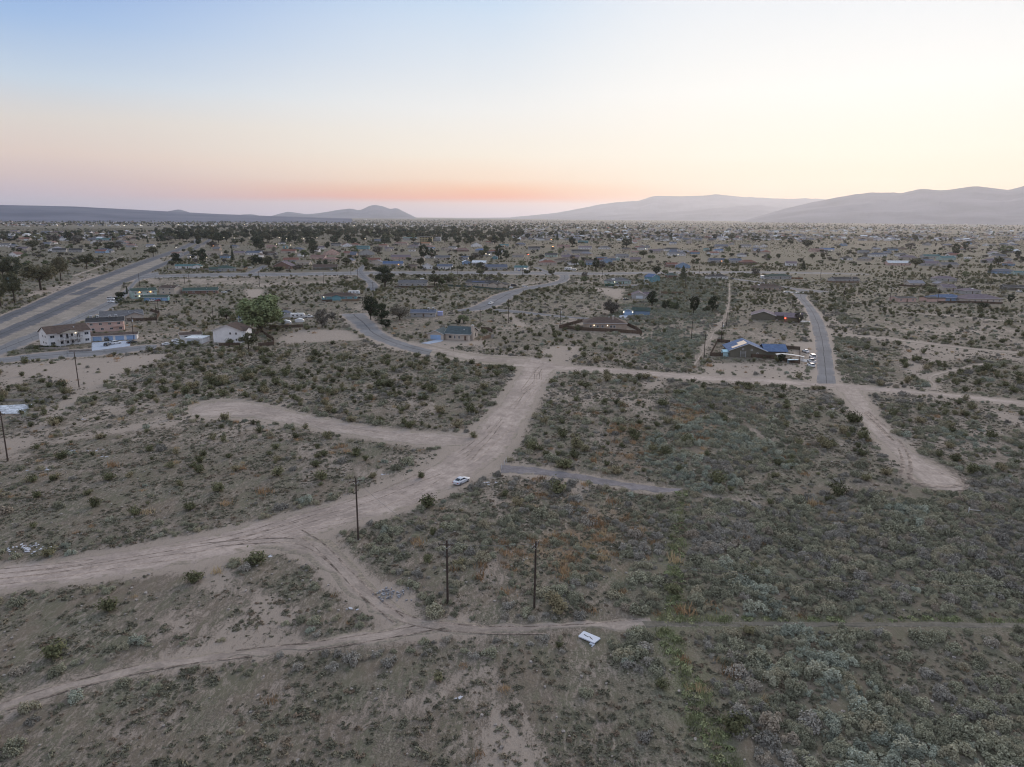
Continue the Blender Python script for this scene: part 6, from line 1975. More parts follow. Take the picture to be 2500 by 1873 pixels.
def scatter(name, label, cat, meshes, X, Y, S, jz=0.0):
    n = len(X)
    pc = bpy.data.collections.new(name + '_kinds')
    for m_ in meshes:
        pc.objects.link(bpy.data.objects.new('kind', m_))
    me = bpy.data.meshes.new(name)
    me.vertices.add(n)
    co_ = np.zeros((n, 3), np.float32); co_[:, 0] = X; co_[:, 1] = Y; co_[:, 2] = jz
    me.vertices.foreach_set('co', co_.ravel())
    for k, v, ty in (('s', S, 'FLOAT'), ('r', rng.uniform(0, 6.28, n), 'FLOAT'), ('zs', rng.uniform(.7, 1.2, n), 'FLOAT')):
        a = me.attributes.new(k, ty, 'POINT'); a.data.foreach_set('value', np.asarray(v, np.float32))
    a = me.attributes.new('k', 'INT', 'POINT'); a.data.foreach_set('value', rng.integers(0, len(meshes), n).astype(np.int32))
    me.update()
    o = link(name, me)
    tag(o, label, cat, None, 'stuff')
    ng = bpy.data.node_groups.new(name, 'GeometryNodeTree')
    ng.interface.new_socket('Geometry', in_out='INPUT', socket_type='NodeSocketGeometry')
    ng.interface.new_socket('Geometry', in_out='OUTPUT', socket_type='NodeSocketGeometry')
    gi = ng.nodes.new('NodeGroupInput'); go = ng.nodes.new('NodeGroupOutput')
    ip = ng.nodes.new('GeometryNodeInstanceOnPoints')
    ci = ng.nodes.new('GeometryNodeCollectionInfo')
    ci.inputs['Collection'].default_value = pc
    ci.inputs['Separate Children'].default_value = True
    ci.inputs['Reset Children'].default_value = True

    def attr(nm, ty):
        x = ng.nodes.new('GeometryNodeInputNamedAttribute'); x.data_type = ty; x.inputs['Name'].default_value = nm
        return x.outputs['Attribute']
    ng.links.new(gi.outputs[0], ip.inputs['Points'])
    ng.links.new(ci.outputs[0], ip.inputs['Instance'])
    ip.inputs['Pick Instance'].default_value = True
    ng.links.new(attr('k', 'INT'), ip.inputs['Instance Index'])
    cr = ng.nodes.new('ShaderNodeCombineXYZ'); ng.links.new(attr('r', 'FLOAT'), cr.inputs[2])
    ng.links.new(cr.outputs[0], ip.inputs['Rotation'])
    cs = ng.nodes.new('ShaderNodeCombineXYZ')
    s_ = attr('s', 'FLOAT')
    mz = ng.nodes.new('ShaderNodeMath'); mz.operation = 'MULTIPLY'
    ng.links.new(s_, mz.inputs[0]); ng.links.new(attr('zs', 'FLOAT'), mz.inputs[1])
    ng.links.new(s_, cs.inputs[0]); ng.links.new(s_, cs.inputs[1]); ng.links.new(mz.outputs[0], cs.inputs[2])
    ng.links.new(cs.outputs[0], ip.inputs['Scale'])
    ng.links.new(ip.outputs[0], go.inputs[0])
    md = o.modifiers.new('scatter', 'NODES'); md.node_group = ng
    return o


def pin(poly, X, Y):
    """pixels X,Y inside a polygon of photograph pixels"""
    ins = np.zeros(len(X), bool)
    n = len(poly)
    for i in range(n):
        (xa, ya), (xb, yb) = poly[i], poly[(i + 1) % n]
        if ya == yb: continue
        c = ((ya > Y) != (yb > Y)) & (X < (xb - xa) * (Y - ya) / (yb - ya) + xa)
        ins ^= c
    return ins


def candidates(y0, y1, dens, margin=60):
    """uniform random points of the plain in view between two distances, density per square metre"""
    w0 = .78 * y1 + 40
    n = int((y1 - y0) * 2 * w0 * dens)
    x = rng.uniform(-w0, w0, n); y = rng.uniform(y0, y1, n)
    PX, PY = proj(x, y)
    k = (PX > -margin - 40) & (PX < 2500 + margin + 40) & (PY < 1873 + 3 * margin)
    x, y, PX, PY = x[k], y[k], PX[k], PY[k]
    w = np.clip(260 / y, .15, 1)
    return x, y, PX + w * (110 * (vnoise(x, y, 9, 131) - .5) + 120 * (vnoise(x, y, 24, 132) - .5)), PY + w * (50 * (vnoise(x, y, 9, 133) - .5) + 40 * (vnoise(x, y, 24, 134) - .5))


def keep(x, y, PX, PY, prob):
    free = (samp(ROADB, x, y) < .15) & (samp(BUILTB, x, y) < .5)
    far = (np.abs(x) > 895) | (y > RY0 + RH - 3)
    k = (free | far) & (rng.random(len(x)) < prob)
    return x[k], y[k], PX[k], PY[k]


SAGE_R = [V(*p) for p in ((1340, 1335), (1425, 1330), (1445, 1060), (1510, 1050), (1650, 1075), (1900, 1075), (1990, 1075), (2110, 1040), (2300, 1060), (2300, 1720), (1590, 1720), (1500, 1640), (1420, 1540), (1370, 1440), (1290, 1395), (1300, 1360))]
SAGE_C = [V(*p) for p in ((1560, 850), (1640, 850), (1720, 900), (1700, 1010), (1560, 1050), (1520, 1000), (1545, 930), (1500, 850))]
ROWS = [V(*p) for p in ((1462, 850), (1496, 850), (1502, 930), (1540, 1060), (1440, 1070), (1455, 960))]
MIDR = [V(*p) for p in ((1190, 820), (1480, 825), (1800, 845), (1960, 1060), (1480, 1070), (1100, 1010))]
FARR = [V(*p) for p in ((1850, 850), (2300, 870), (2300, 1050), (2100, 1040), (1980, 980))]
LEFTF = [V(*p) for p in ((-200, 900), (400, 905), (860, 965), (960, 990), (850, 1040), (500, 1140), (-200, 1215))]
BOTL = [V(*p) for p in ((-300, 1280), (640, 1190), (860, 1340), (1300, 1390), (1600, 1740), (-400, 1740))]
CENB = [V(*p) for p in ((740, 1165), (1060, 1020), (1440, 1070), (1430, 1330), (900, 1330))]
NEARU = [V(*p) for p in ((-200, 790), (380, 735), (1110, 790), (1060, 870), (1000, 935), (700, 900), (420, 860), (-200, 960))]
SAGEB = [V(*p) for p in ((1370, 610), (1550, 590), (1575, 640), (1560, 700), (1500, 770), (1390, 790), (1330, 720))]
SAGED = [V(*p) for p in ((1790, 640), (1830, 720), (1840, 820), (1930, 840), (1900, 760), (1830, 640))]

# creosote bushes
x, y, PX, PY = candidates(70, 1000, .05)
cl = vnoise(x, y, 26, 41) * .6 + vnoise(x, y, 9, 42) * .5
rx_, ry_ = x * .87 + y * .5, y * .87 - x * .5
wash = np.abs(vnoise(rx_ * .45, ry_, 34, 43) - .5) < .045
bare_n = vnoise(x, y, 60, 44)
pr = np.full(len(x), .48) * np.clip((bare_n - .15) * 2.2, .1, 1.2) * np.clip(cl * 1.6, .2, 1.2)
bz = samp(BAREM, x, y)
for reg_, v in ((LEFTF, .10), (BOTL, .05), (CENB, .07), (SAGE_R, .05), (SAGE_C, .3), (MIDR, .38), (FARR, .6), (NEARU, .95)):
    k = pin(reg_, PX, PY); pr[k] = v * np.clip(cl[k] * 1.7, .25, 1.3)
pr = np.where(wash, np.minimum(1, pr * 2.6), pr * .85)
pr *= np.clip(1 - bz * 1.2, 0, 1)
x, y, PX, PY = keep(x, y, PX, PY, pr)
S = np.clip(rng.lognormal(-.10, .40, len(x)), .35, 1.9) * np.where(y > 500, 1.1, 1.0)
# the bushes one can point to, traced from the photograph
hand = [(V, (120, 1418), 1.75), (V, (472, 1062), 1.35), (V, (431, 1022), 1.2), (V, (432, 1000), 1.3), (V, (410, 1100), 1.1), (V, (1118, 1092), 1.3), (V, (1197, 1310), 1.5), (V, (1022, 945), 1.2), (V, (640, 948), 1.2), (V, (686, 968), 1.0),
        (V, (560, 935), 1.2), (V, (215, 948), 1.2), (V, (130, 990), 1.2), (V, (80, 1075), 1.1), (V, (280, 1030), 1.0), (V, (700, 985), 1.1), (V, (770, 985), 1.2), (V, (380, 980), 1.0), (V, (440, 985), 1.0), (V, (1410, 975), 1.4), (V, (1345, 890), 1.2),
        (L4, (755, 590), 2.1), (L4, (850, 735), 1.9), (L4, (680, 690), 1.7), (V, (1440, 915), 1.3), (V, (1462, 930), 1.2), (V, (985, 850), 1.2), (V, (935, 1155), .9), (V, (1090, 1072), 1.0), (V, (1180, 985), 1.2), (V, (910, 1032), 1.0), (L1, (1110, 520), 1.4), (L1, (1850, 1170), 1.3), (L1, (1600, 1330), 1.35),
        (L1, (500, 590), 1.5), (L1, (530, 900), 1.3), (L1, (275, 1090), 1.2), (L1, (470, 1070), 1.1), (L1, (1260, 830), 1.2), (L1, (1435, 970), 1.2), (L1, (1990, 1000), 1.2)]
hx = [g(f(*p)) for f, p, s_ in hand]
x = np.r_[[q[0] for q in hx], x]; y = np.r_[[q[1] for q in hx], y]; S = np.r_[[s_ for *_, s_ in hand], S]
PX, PY = proj(x, y)
inside = (PX > -20) & (PX < 2520) & (PY < 1890) & (PY > 540)
order = np.argsort(-(S / y) * inside)
ind = order[:290]; rest = order[290:]
regs = [(LEFTF, 'olive creosote bush in the scrub field above the wide dirt road'), (BOTL, 'creosote bush on the weedy ground below the wide dirt road'), (CENB, 'creosote bush near the pair of tall poles'), (SAGE_R, 'creosote bush standing among the grey sage'),
        (MIDR, 'creosote bush in the scrub between the junction and the sandy track'), (FARR, 'creosote bush past the sandy looped track'), (NEARU, 'creosote bush on the slope between the houses and the sandy spur')]
for j in ind:
    o = link('creosote_bush', PROTO['creosote'][R.randrange(7)], None, (x[j], y[j], 0), R.uniform(0, 6.28))
    z_ = R.uniform(.8, 1.15); o.scale = (S[j], S[j], S[j] * z_)
    lb = 'creosote bush on the open desert flat'
    for rg, l_ in regs:
        if pin(rg, PX[j:j + 1], PY[j:j + 1])[0]: lb = l_; break
    tag(o, ('large ' if S[j] > 1.35 else 'small ' if S[j] < .95 else 'medium ') + lb, 'bush', 'creosote bushes dotted over the desert')
scatter('creosote_scrub', 'smaller and farther creosote bushes covering the desert flat', 'scrub', PROTO['creosote'], x[rest], y[rest], S[rest])

# sage and saltbush
GREENX = blur(GREENM, 1)
x, y, PX, PY = candidates(60, 760, .72)
cl = vnoise(x, y, 9, 51) * .6 + vnoise(x, y, 30, 52) * .4
pr = np.full(len(x), .065) * np.clip(cl * 1.7, .2, 1.3)
for reg_, v in ((LEFTF, .032), (BOTL, .013), (CENB, .36), (FARR, .32), (NEARU, .12), (MIDR, .17), (SAGE_C, 1.5), (ROWS, 2.0), (SAGE_R, 1.7), (SAGEB, .7), (SAGED, .5)):
    k = pin(reg_, PX, PY); pr[k] = v * np.clip((cl[k] - .16) * 2.6, .10, 1.2)
# thickets along the road edges
edge = (blur(ROADM, 3)); e_ = samp(edge, x, y)
pr = np.where((e_ > .02) & (e_ < .45), np.maximum(pr, .22), pr)
pr *= np.clip(1 - samp(BAREM, x, y) * 1.1, 0, 1) * np.clip(1 - samp(GREENX, x, y) * 3, 0, 1) * np.clip(1 - samp(ORANGEM, x, y) * .6, .1, 1)
x, y, PX, PY = keep(x, y, PX, PY, pr)
S = np.clip(rng.lognormal(-.50, .46, len(x)), .22, 1.6)
S *= np.where(pin(SAGE_R, PX, PY), 1.02, 1.0)
ty = vnoise(x, y, 14, 61) + rng.normal(0, .18, len(x))
blue = ty > .90; gre = ty < .34
blue |= pin(ROWS, PX, PY) & (rng.random(len(x)) < .75) | (pin(SAGEB, PX, PY) & (rng.random(len(x)) < .5))
gre &= ~blue
bigr = np.where((PX > -20) & (PX < 2520) & (PY < 1880), S / y, 0)
order = np.argsort(-bigr)
top = order[:290]
isind = np.zeros(len(x), bool); isind[top] = True
for j in top:
    kk = 'bluesage' if blue[j] else 'grey' if gre[j] else 'sage'
    o = link('sage_bush', PROTO[kk][R.randrange(len(PROTO[kk]))], None, (x[j], y[j], 0), R.uniform(0, 6.28))
    o.scale = (S[j], S[j], S[j] * R.uniform(.75, 1.15))
    q = proj(x[j], y[j])
    where = 'below the dark grassy line' if q[1] > 1530 else 'above the dark grassy line'
    if q[0] < 1500: where = 'near the discarded panel' if q[1] > 1480 else 'around the rutted path'
    where += ' beside the green ditch' if 1500 < q[0] < 1760 else ' toward the eastern edge' if q[0] > 2150 else ''
    tag(o, ('broad ' if S[j] > 1.15 else 'small ' if S[j] < .8 else 'medium ') + {'bluesage': 'bluish green domed saltbush ', 'grey': 'grey brown domed brush ', 'sage': 'grey green domed sage bush '}[kk] + where, 'bush', 'sage bushes of the thicket')
for kk, ms, lb in (('sage', ~blue & ~gre, 'grey green sage bushes massed over the scrub'), ('bluesage', blue, 'bluish saltbush massed in rows and patches'), ('grey', gre, 'grey brown dry brush massed over the scrub')):
    k = ms & ~isind
    scatter({'sage': 'sage_scrub', 'bluesage': 'saltbush_scrub', 'grey': 'dry_scrub'}[kk], lb, 'scrub', PROTO[kk], x[k], y[k], S[k])

# stones lying about
x, y, PX, PY = candidates(60, 260, .05)
x, y, PX, PY = keep(x, y, PX, PY, np.full(len(x), .8))
rk = []
for i in range(3):
    mb = MB(); q = [(math.cos(a * 1.05) * R.uniform(.1, .2), math.sin(a * 1.05) * R.uniform(.1, .2)) for a in range(6)]
    mb.prism(q, 'z', -.03, R.uniform(.08, .16)); rk.append(mb.mesh('stone', mat('field_stone', (.36, .32, .29), .9, .4)))
scatter('stones', 'small pale stones strewn over the desert soil', 'stones', rk, x, y, rng.uniform(.4, 1.6, len(x)))
# low weeds, dry grass, green grass
x, y, PX, PY = candidates(60, 340, 3.0)
nzz = vnoise(x, y, 2.4, 71) * .5 + vnoise(x, y, 9, 72) * .5
pr = np.clip((nzz - .30) * 2.4, 0, 1) * samp(weedb, x, y) * np.clip(1 - samp(bareb, x, y) * 1.3, 0, 1) * np.clip(1.15 - y / 420, .2, 1)
x, y, PX, PY = keep(x, y, PX, PY, pr)
scatter('weeds', 'low grey weeds carpeting the desert soil', 'weeds', PROTO['weed'], x, y, np.clip(rng.lognormal(-.5, .42, len(x)), .22, 1.5))
x, y, PX, PY = candidates(60, 420, .9)
pr = samp(orangeb, x, y) * np.clip((vnoise(x, y, 3.5, 81) - .3) * 2.2, 0, 1) + .004
x, y, PX, PY = keep(x, y, PX, PY, pr)
scatter('dry_grass', 'tufts of dry orange grass among the brush', 'dry grass', PROTO['dry'], x, y, np.clip(rng.lognormal(.15, .35, len(x)), .5, 2.2))
x, y, PX, PY = candidates(60, 330, 2.2)
pr = samp(GREENM, x, y) * .8
k = rng.random(len(x)) < pr
x, y = x[k], y[k]
scatter('green_grass', 'strip of green grass in the damp ditch', 'grass', PROTO['green'], x, y, np.clip(rng.lognormal(.0, .3, len(x)), .5, 1.6))
# specks of brush out to the suburb and beyond
x, y, PX, PY = candidates(980, 3200, .011)
pr = np.clip((vnoise(x, y, 120, 91) - .2) * 1.8, 0, 1)
x, y, PX, PY = keep(x, y, PX, PY, pr)
scatter('distant_scrub', 'scattered brush between the houses of the far flats', 'scrub', PROTO['creosote'][:3] + PROTO['sage'][:3], x, y, rng.uniform(.5, 1.15, len(x)))

# ------------------------------------------------------------------ trees
bark_m = mat('bark', (0.085, 0.065, 0.05), 0.95, 0.3)
pine_m = foliage('pine_needles', (0.036, 0.047, 0.029), (0.078, 0.091, 0.052), (0.098, 0.104, 0.065))
oliv_m = foliage('mesquite_leaf', (0.072, 0.075, 0.042), (0.137, 0.133, 0.078), (0.130, 0.117, 0.072))
lite_m = foliage('cottonwood_leaf', (0.115, 0.142, 0.07), (0.225, 0.265, 0.135), (0.24, 0.26, 0.13))
lgrn_m = foliage('light_green_leaf', (0.111, 0.137, 0.065), (0.208, 0.234, 0.124), (0.221, 0.215, 0.130))
bare_m = foliage('bare_twig', (0.111, 0.101, 0.086), (0.208, 0.189, 0.163), (0.169, 0.150, 0.117))
TM = {'pine': pine_m, 'mesq': oliv_m, 'cott': lite_m, 'light': lgrn_m, 'bare': bare_m, 'conifer': pine_m, 'cypress': pine_m}
TREE = {}


def tree_meshes(kind, i, lod):
    """unit tree: height 1, crown width about 1; returns trunk mesh, crown mesh"""
    k = (kind, i, lod)
    if k in TREE: return TREE[k]
    r = np.random.default_rng(1000 + 17 * i + sum(map(ord, kind)))
    nl = {0: 3200, 1: 1100, 2: 420}[lod] * (2 if kind == 'cott' else 1)
    tb = MB()
    C = []; N = []
    if kind in ('conifer', 'cypress'):
        tb.tube((0, 0, 0), (0, 0, .9), .03, .006, 6)
        for j in range(nl):
            z = r.uniform(.06, 1) ** .9
            rr = (.5 * (1 - z) ** .8 + .015) * (1 if kind == 'conifer' else .9)
            lay = .75 + .25 * math.sin(z * 46)
            th = r.uniform(0, 6.28); q = rr * lay * r.uniform(.55, 1) ** .5
            C.append((q * math.cos(th), q * math.sin(th), z)); N.append((math.cos(th), math.sin(th), .5))
    else:
        zc, nclump = {'pine': (.62, 26), 'mesq': (.66, 24), 'cott': (.60, 34), 'light': (.58, 22), 'bare': (.60, 26)}[kind]
        lo = {'pine': .16, 'mesq': .38, 'cott': .12, 'light': .12, 'bare': .18}[kind]
        tb.tube((0, 0, 0), (.01, .0, lo + .1), .035, .025, 7)
        cl_ = []
        for j in range(nclump):
            u = r.normal(0, 1, 3); u /= np.linalg.norm(u); u *= r.uniform(.45, 1) ** .5
            c = np.array([u[0] * .38, u[1] * .38, zc + u[2] * (1 - zc) * .86])
            if u[2] < 0: c[2] = zc + u[2] * (zc - lo) * .85
            cl_.append((c, r.uniform(.10, .19) * (1.1 if kind != 'pine' else 1)))
            if j < 12:
                mid = (c[0] * .35, c[1] * .35, lo + (c[2] - lo) * .45)
                tb.tube((.005, 0, lo * .9), mid, .018, .012, 5, cap=False); tb.tube(mid, tuple(c), .012, .004, 4, cap=False)
                if kind == 'bare' or kind == 'mesq':
                    for _ in range(3):
                        e = c + r.normal(0, .09, 3); tb.tube(tuple(c * .8 + np.array(mid) * .2), tuple(e), .006, .002, 3, cap=False)
        for j in range(nl if kind != 'bare' else int(nl * .7)):
            c, rr = cl_[j % nclump]
            u = r.normal(0, 1, 3); u /= np.linalg.norm(u)
            rr2 = rr * r.uniform(.35, 1.12)
            C.append(c + u * rr2 * np.array([1, 1, .75])); N.append(u)
    C = np.array(C); N = np.array(N)
    size = {0: .034, 1: .058, 2: .095}[lod] * (.8 if kind == 'bare' else 1.15 if kind == 'cott' else 1.0)
    cm = leaf_mesh('crown', C, N, size, TM[kind], 2.6 if kind == 'bare' else 1.6, None, None, i, .3)
    TREE[k] = (tb.mesh('trunk', bark_m), cm)
    return TREE[k]


KN = {'pine': 'dark rounded pine', 'mesq': 'olive spreading tree', 'cott': 'bright green cottonwood', 'light': 'pale green tree', 'bare': 'bare grey twiggy tree', 'conifer': 'dark pointed conifer', 'cypress': 'slim dark cypress'}


def tree(kind, base, hpx, wpx, label, lod=1, group=None, k=6.903):
    b = g(base); s = ppm(base)
    hgt = hpx / k / s / .985; wid = wpx / k / s
    hgt = max(2.0, min(hgt, 22)); wid = max(1.2, min(wid, 28))
    tm, cm = tree_meshes(kind, R.randrange(4 if lod else 2), lod)
    root = empty('tree', (b[0], b[1], 0), R.uniform(0, 6.28), label, 'tree', group)
    root.scale = (wid, wid, hgt)
    link('trunk', tm, root); link('crown', cm, root)
    return root


GT = 'trees of the suburb'
for kind, f, p, h_, w_, lb, lod in (
        ('cott', A2, (1085, 610), 600, 860, 'huge bright green cottonwood beside the white two storey house', 0),
        ('light', A2, (505, 410), 190, 260, 'small yellow green tree behind the white two storey house', 1),
        ('pine', Z2, (1105, 900), 180 * 2, 185 * 2, 'big dark pine beside the grey roofed house with the skylight', 0),
        ('pine', Z2, (985, 1175), 210 * 2, 150 * 2, 'tall dark pine, western half of the pair by the asphalt lane', 0),
        ('pine', Z2, (1075, 1200), 170 * 2, 170 * 2, 'dark pine, eastern half of the pair by the asphalt lane', 0),
        ('pine', Z2, (1110, 1245), 75 * 2, 120 * 2, 'low dark green shrub tree under the pair of pines', 1),
        ('bare', H4, (250, 1525), 250, 400, 'broad grey leafless tree beside the long blue grey roofed house', 0),
        ('bare', H3, (1150, 1655), 320, 280, 'bare crooked tree at the end of the trailer yard', 0),
        ('bare', H3, (1320, 1545), 160, 170, 'smaller bare tree beside the crooked one', 1),
        ('bare', H5, (1740, 1440), 250, 330, 'grey leafless tree near the pale blue gabled house', 0),
        ('bare', H1, (620, 1022), 180, 170, 'little bare tree by the white drive of the olive gabled house', 1),
        ('mesq', A2, (880, 940), 300, 330, 'olive brown tree in front of the dark fence corner', 1),
        ('mesq', H8, (690, 1300), 480, 560, 'wide olive tree with several trunks beside the highway', 0),
        ('mesq', H8, (1030, 1140), 380, 300, 'olive tree behind the wide one by the highway', 0),
        ('mesq', H8, (1465, 945), 270, 280, 'smaller olive tree by the dirt path across the highway', 0),
        ('pine', H8, (230, 1110), 430, 330, 'dark leaning pine at the frame edge across the highway', 0),
        ('mesq', H8, (250, 1520), 500, 330, 'olive tree nearest the highway shoulder', 0),
        ('mesq', H8, (20, 1590), 480, 260, 'olive tree at the very edge of the view by the highway', 0),
        ('mesq', H8, (60, 1120), 320, 300, 'dark olive tree behind the leaning pine', 0),
        ('cypress', A3, (490, 405), 130, 60, 'slim dark cypress by the two storey green roofed house', 1),
        ('pine', A3, (400, 470), 110, 240, 'dark bushy tree beside the slim cypress', 1),
        ('conifer', H6, (740, 862), 245, 190, 'dark pointed conifer in front of the pale purple gable', 0),
        ('pine', H6, (290, 770), 160, 170, 'round dark tree behind the bright teal house', 1),
        ('pine', H6, (220, 1295), 250, 230, 'dark round tree beside the grey gabled house', 1),
        ('pine', H6, (920, 1425), 310, 200, 'tall dark tree, western one of two in the sage', 1),
        ('pine', H6, (1245, 1400), 270, 220, 'tall dark tree, eastern one of two in the sage', 1),
        ('pine', H6, (1130, 1400), 90, 150, 'dark shrub tree below the eastern tall tree', 1),
        ('conifer', H6, (640, 1345), 120, 140, 'short dark conifer between the round tree and the tall one', 1),
        ('pine', H6, (440, 1355), 160, 170, 'dark low tree behind the rusty fence', 1),
        ('light', H6, (560, 1345), 120, 200, 'olive shrubby tree beside the short conifer', 1),
        ('cypress', H2, (1630, 185), 170, 100, 'dark spiky cypress among the eastern houses', 1),
        ('light', H2, (620, 520), 110, 240, 'yellow olive hedge tree behind the bright blue house', 1),
        ('light', H2, (330, 510), 70, 160, 'olive bush tree behind the low pinkish house', 1),
        ('light', H2, (1230, 260), 110, 130, 'olive tree beside the eastern utility pole', 1),
        ('pine', H2, (1500, 780), 100, 220, 'dark shrub below the purple brown roofed house', 1),
        ('pine', H2, (1980, 690), 140, 120, 'dark tree at the corner of the purple brown roofed house', 1),
        ('bare', H2, (1120, 500), 110, 110, 'bare tree in front of the dusky purple roof', 1),
        ('light', A5, (850, 270), 190, 330, 'round olive shrub tree behind the ranch house with the chimney', 1),
        ('pine', A5, (720, 285), 100, 150, 'dark shrub beside the round olive one', 1),
        ('pine', A4, (1290, 590), 160, 130, 'green shrub tree inside the fence by the wavy canopy', 1),
        ('light', A3, (370, 550), 100, 150, 'green shrub at the end of the clipped hedge', 1)):
    kk = {A2: 6.9125, A3: 6.9125, A4: 6.9125, A5: 9.2167, Z2: 3.4516 * 2}.get(f, 6.903)
    tree(kind, f(*p), h_, w_, lb, lod, None, kk)
# clipped hedges
for f, a, b, hg, lb in ((A3, (290, 565), (690, 550), 1.6, 'clipped dark hedge along the drive of the green roofed apartments'), (A1, (180, 470), (560, 480), .8, 'low shrub row at the foot of the cream apartment house')):
    p0, p1 = Vector(g(f(*a))), Vector(g(f(*b)))
    L = (p1 - p0).length
    n = int(L * 60)
    r = np.random.default_rng(5)
    C = np.c_[r.uniform(0, L, n), r.normal(0, .45, n), r.uniform(.05, 1, n) ** .6 * hg]
    N = np.c_[np.zeros(n), C[:, 1], C[:, 2] - hg * .4]
    o = link('hedge', leaf_mesh('hedge', C, N / (np.linalg.norm(N, axis=1)[:, None] + 1e-6), .28, pine_m, 1.5, None, None, 3), None, (p0.x, p0.y, 0), math.atan2((p1 - p0).y, (p1 - p0).x))
    tag(o, lb, 'hedge')
mid_trees = {
    'H8': (('pine', 1140, 465, 150, 210), ('pine', 1320, 435, 150, 140), ('mesq', 550, 645, 190, 210), ('mesq', 1650, 625, 150, 160), ('pine', 1850, 645, 160, 190), ('pine', 60, 485, 230, 180), ('pine', 1728, 232, 65, 50), ('bare', 900, 500, 140, 260), ('bare', 1300, 520, 150, 280), ('light', 620, 470, 110, 220), ('bare', 1990, 620, 150, 250)),
    'H7': (('pine', 475, 580, 190, 165), ('pine', 870, 278, 120, 100), ('pine', 600, 195, 160, 150), ('pine', 810, 490, 140, 150), ('pine', 940, 590, 260, 150), ('pine', 1200, 225, 140, 230), ('pine', 1590, 240, 95, 110), ('pine', 1850, 220, 110, 180), ('mesq', 1900, 355, 95, 170), ('conifer', 1440, 535, 200, 90), ('pine', 1845, 585, 120, 200), ('light', 740, 400, 100, 120), ('bare', 1080, 300, 90, 160), ('mesq', 100, 460, 160, 200), ('bare', 350, 200, 90, 200)),
    'H3': (('pine', 1000, 405, 230, 200), ('pine', 1230, 335, 120, 110), ('pine', 50, 330, 200, 190), ('pine', 90, 585, 120, 160), ('light', 860, 475, 130, 180), ('mesq', 240, 625, 170, 200), ('mesq', 1560, 610, 130, 220), ('light', 1860, 600, 130, 150), ('bare', 2080, 420, 140, 200), ('light', 1690, 420, 130, 200)),
    'H4': (('pine', 650, 515, 260, 200), ('pine', 790, 490, 140, 180), ('pine', 1910, 505, 240, 150), ('pine', 2040, 515, 170, 150), ('mesq', 600, 645, 160, 150), ('light', 1150, 890, 160, 220), ('mesq', 840, 955, 190, 260), ('light', 960, 940, 110, 160), ('mesq', 1040, 900, 110, 140), ('mesq', 815, 770, 70, 80), ('light', 1700, 400, 130, 130), ('bare', 1520, 500, 110, 160), ('mesq', 1650, 470, 110, 200)),
    'H5': (('light', 230, 625, 100, 160), ('conifer', 525, 165, 95, 80), ('pine', 330, 155, 90, 100), ('pine', 710, 125, 90, 120), ('conifer', 830, 195, 130, 80), ('pine', 1090, 285, 160, 140), ('light', 890, 425, 110, 140), ('pine', 1240, 115, 90, 150), ('pine', 1700, 165, 90, 90), ('pine', 1480, 690, 210, 130), ('mesq', 1120, 625, 130, 140), ('light', 1240, 640, 120, 120), ('pine', 2000, 305, 140, 400), ('pine', 1840, 180, 90, 130), ('bare', 1570, 680, 150, 180), ('pine', 80, 110, 90, 160)),
    'H6': (('pine', 1260, 175, 95, 120), ('mesq', 70, 485, 130, 170), ('light', 1500, 395, 100, 130), ('cypress', 1210, 375, 85, 60), ('bare', 1950, 780, 130, 170), ('pine', 320, 105, 75, 160), ('pine', 520, 135, 85, 110), ('pine', 1560, 170, 90, 160), ('pine', 1960, 210, 100, 260), ('light', 440, 760, 80, 130), ('pine', 1700, 340, 70, 60)),
    'Z4': (('pine', 1630, 642, 110, 70), ('pine', 1715, 592, 80, 60), ('mesq', 1290, 740, 80, 130), ('pine', 2155, 660, 70, 60), ('bare', 1250, 590, 60, 90), ('pine', 240, 545, 60, 60), ('pine', 1290, 520, 60, 50), ('pine', 380, 570, 70, 110), ('light', 2060, 610, 60, 120), ('mesq', 1990, 720, 70, 110)),
}
seen_t = {}
for zk, rows in mid_trees.items():
    f = globals()[zk]
    for (kind, a, b, h_, w_) in rows:
        lb = '%s %s' % (KN[kind], NEARBY[zk])
        tree(kind, f(a, b), h_, w_, lb, 1 if h_ > 120 else 2, GT, 3.4516 if zk == 'Z4' else 6.903)
# the dark belt of park trees and the loose trees of the suburb
for i in range(112):
    pxx = R.uniform(385, 1275); pyy = 574 + R.uniform(0, 24) * (1 if pxx > 560 else .8)
    kd = R.choice(['pine'] * 5 + ['mesq', 'light', 'conifer'])
    hm = R.uniform(11, 19)
    s = ppm((pxx, pyy)) * 6.903
    tree(kd, (pxx, pyy), hm * s, R.uniform(13, 22) * s, 'park tree in the dark belt behind the school: ' + KN[kd], 2, 'dark belt of park trees')
for i in range(72):
    pxx = R.uniform(0, 2500); pyy = R.uniform(572, 660)
    q = g((pxx, pyy))
    if abs(q[0]) < 890 and q[1] < 1490 and (samp(BUILT, q[0], q[1]) > .3 or samp(ROADM, q[0], q[1]) > .3): continue
    if pxx < 560 and pyy > 600 : continue
    kd = R.choice(['pine', 'pine', 'mesq', 'light', 'bare', 'conifer', 'mesq'])
    s = ppm((pxx, pyy)) * 6.903
    tree(kd, (pxx, pyy), R.uniform(4, 10) * s, R.uniform(5, 9) * s, KN[kd] + ' in a yard of the far suburb', 2, 'loose trees of the far suburb')

# ------------------------------------------------------------------ the far town: masses nobody could count


def px_scatter(n, x0, x1, y0, y1, pw=1.0):
    X = rng.uniform(x0, x1, n); Y = y0 + (y1 - y0) * rng.random(n) ** pw
    Q = np.array([g((a, b)) for a, b in zip(X, Y)])
    return Q[:, 0], Q[:, 1], X, Y


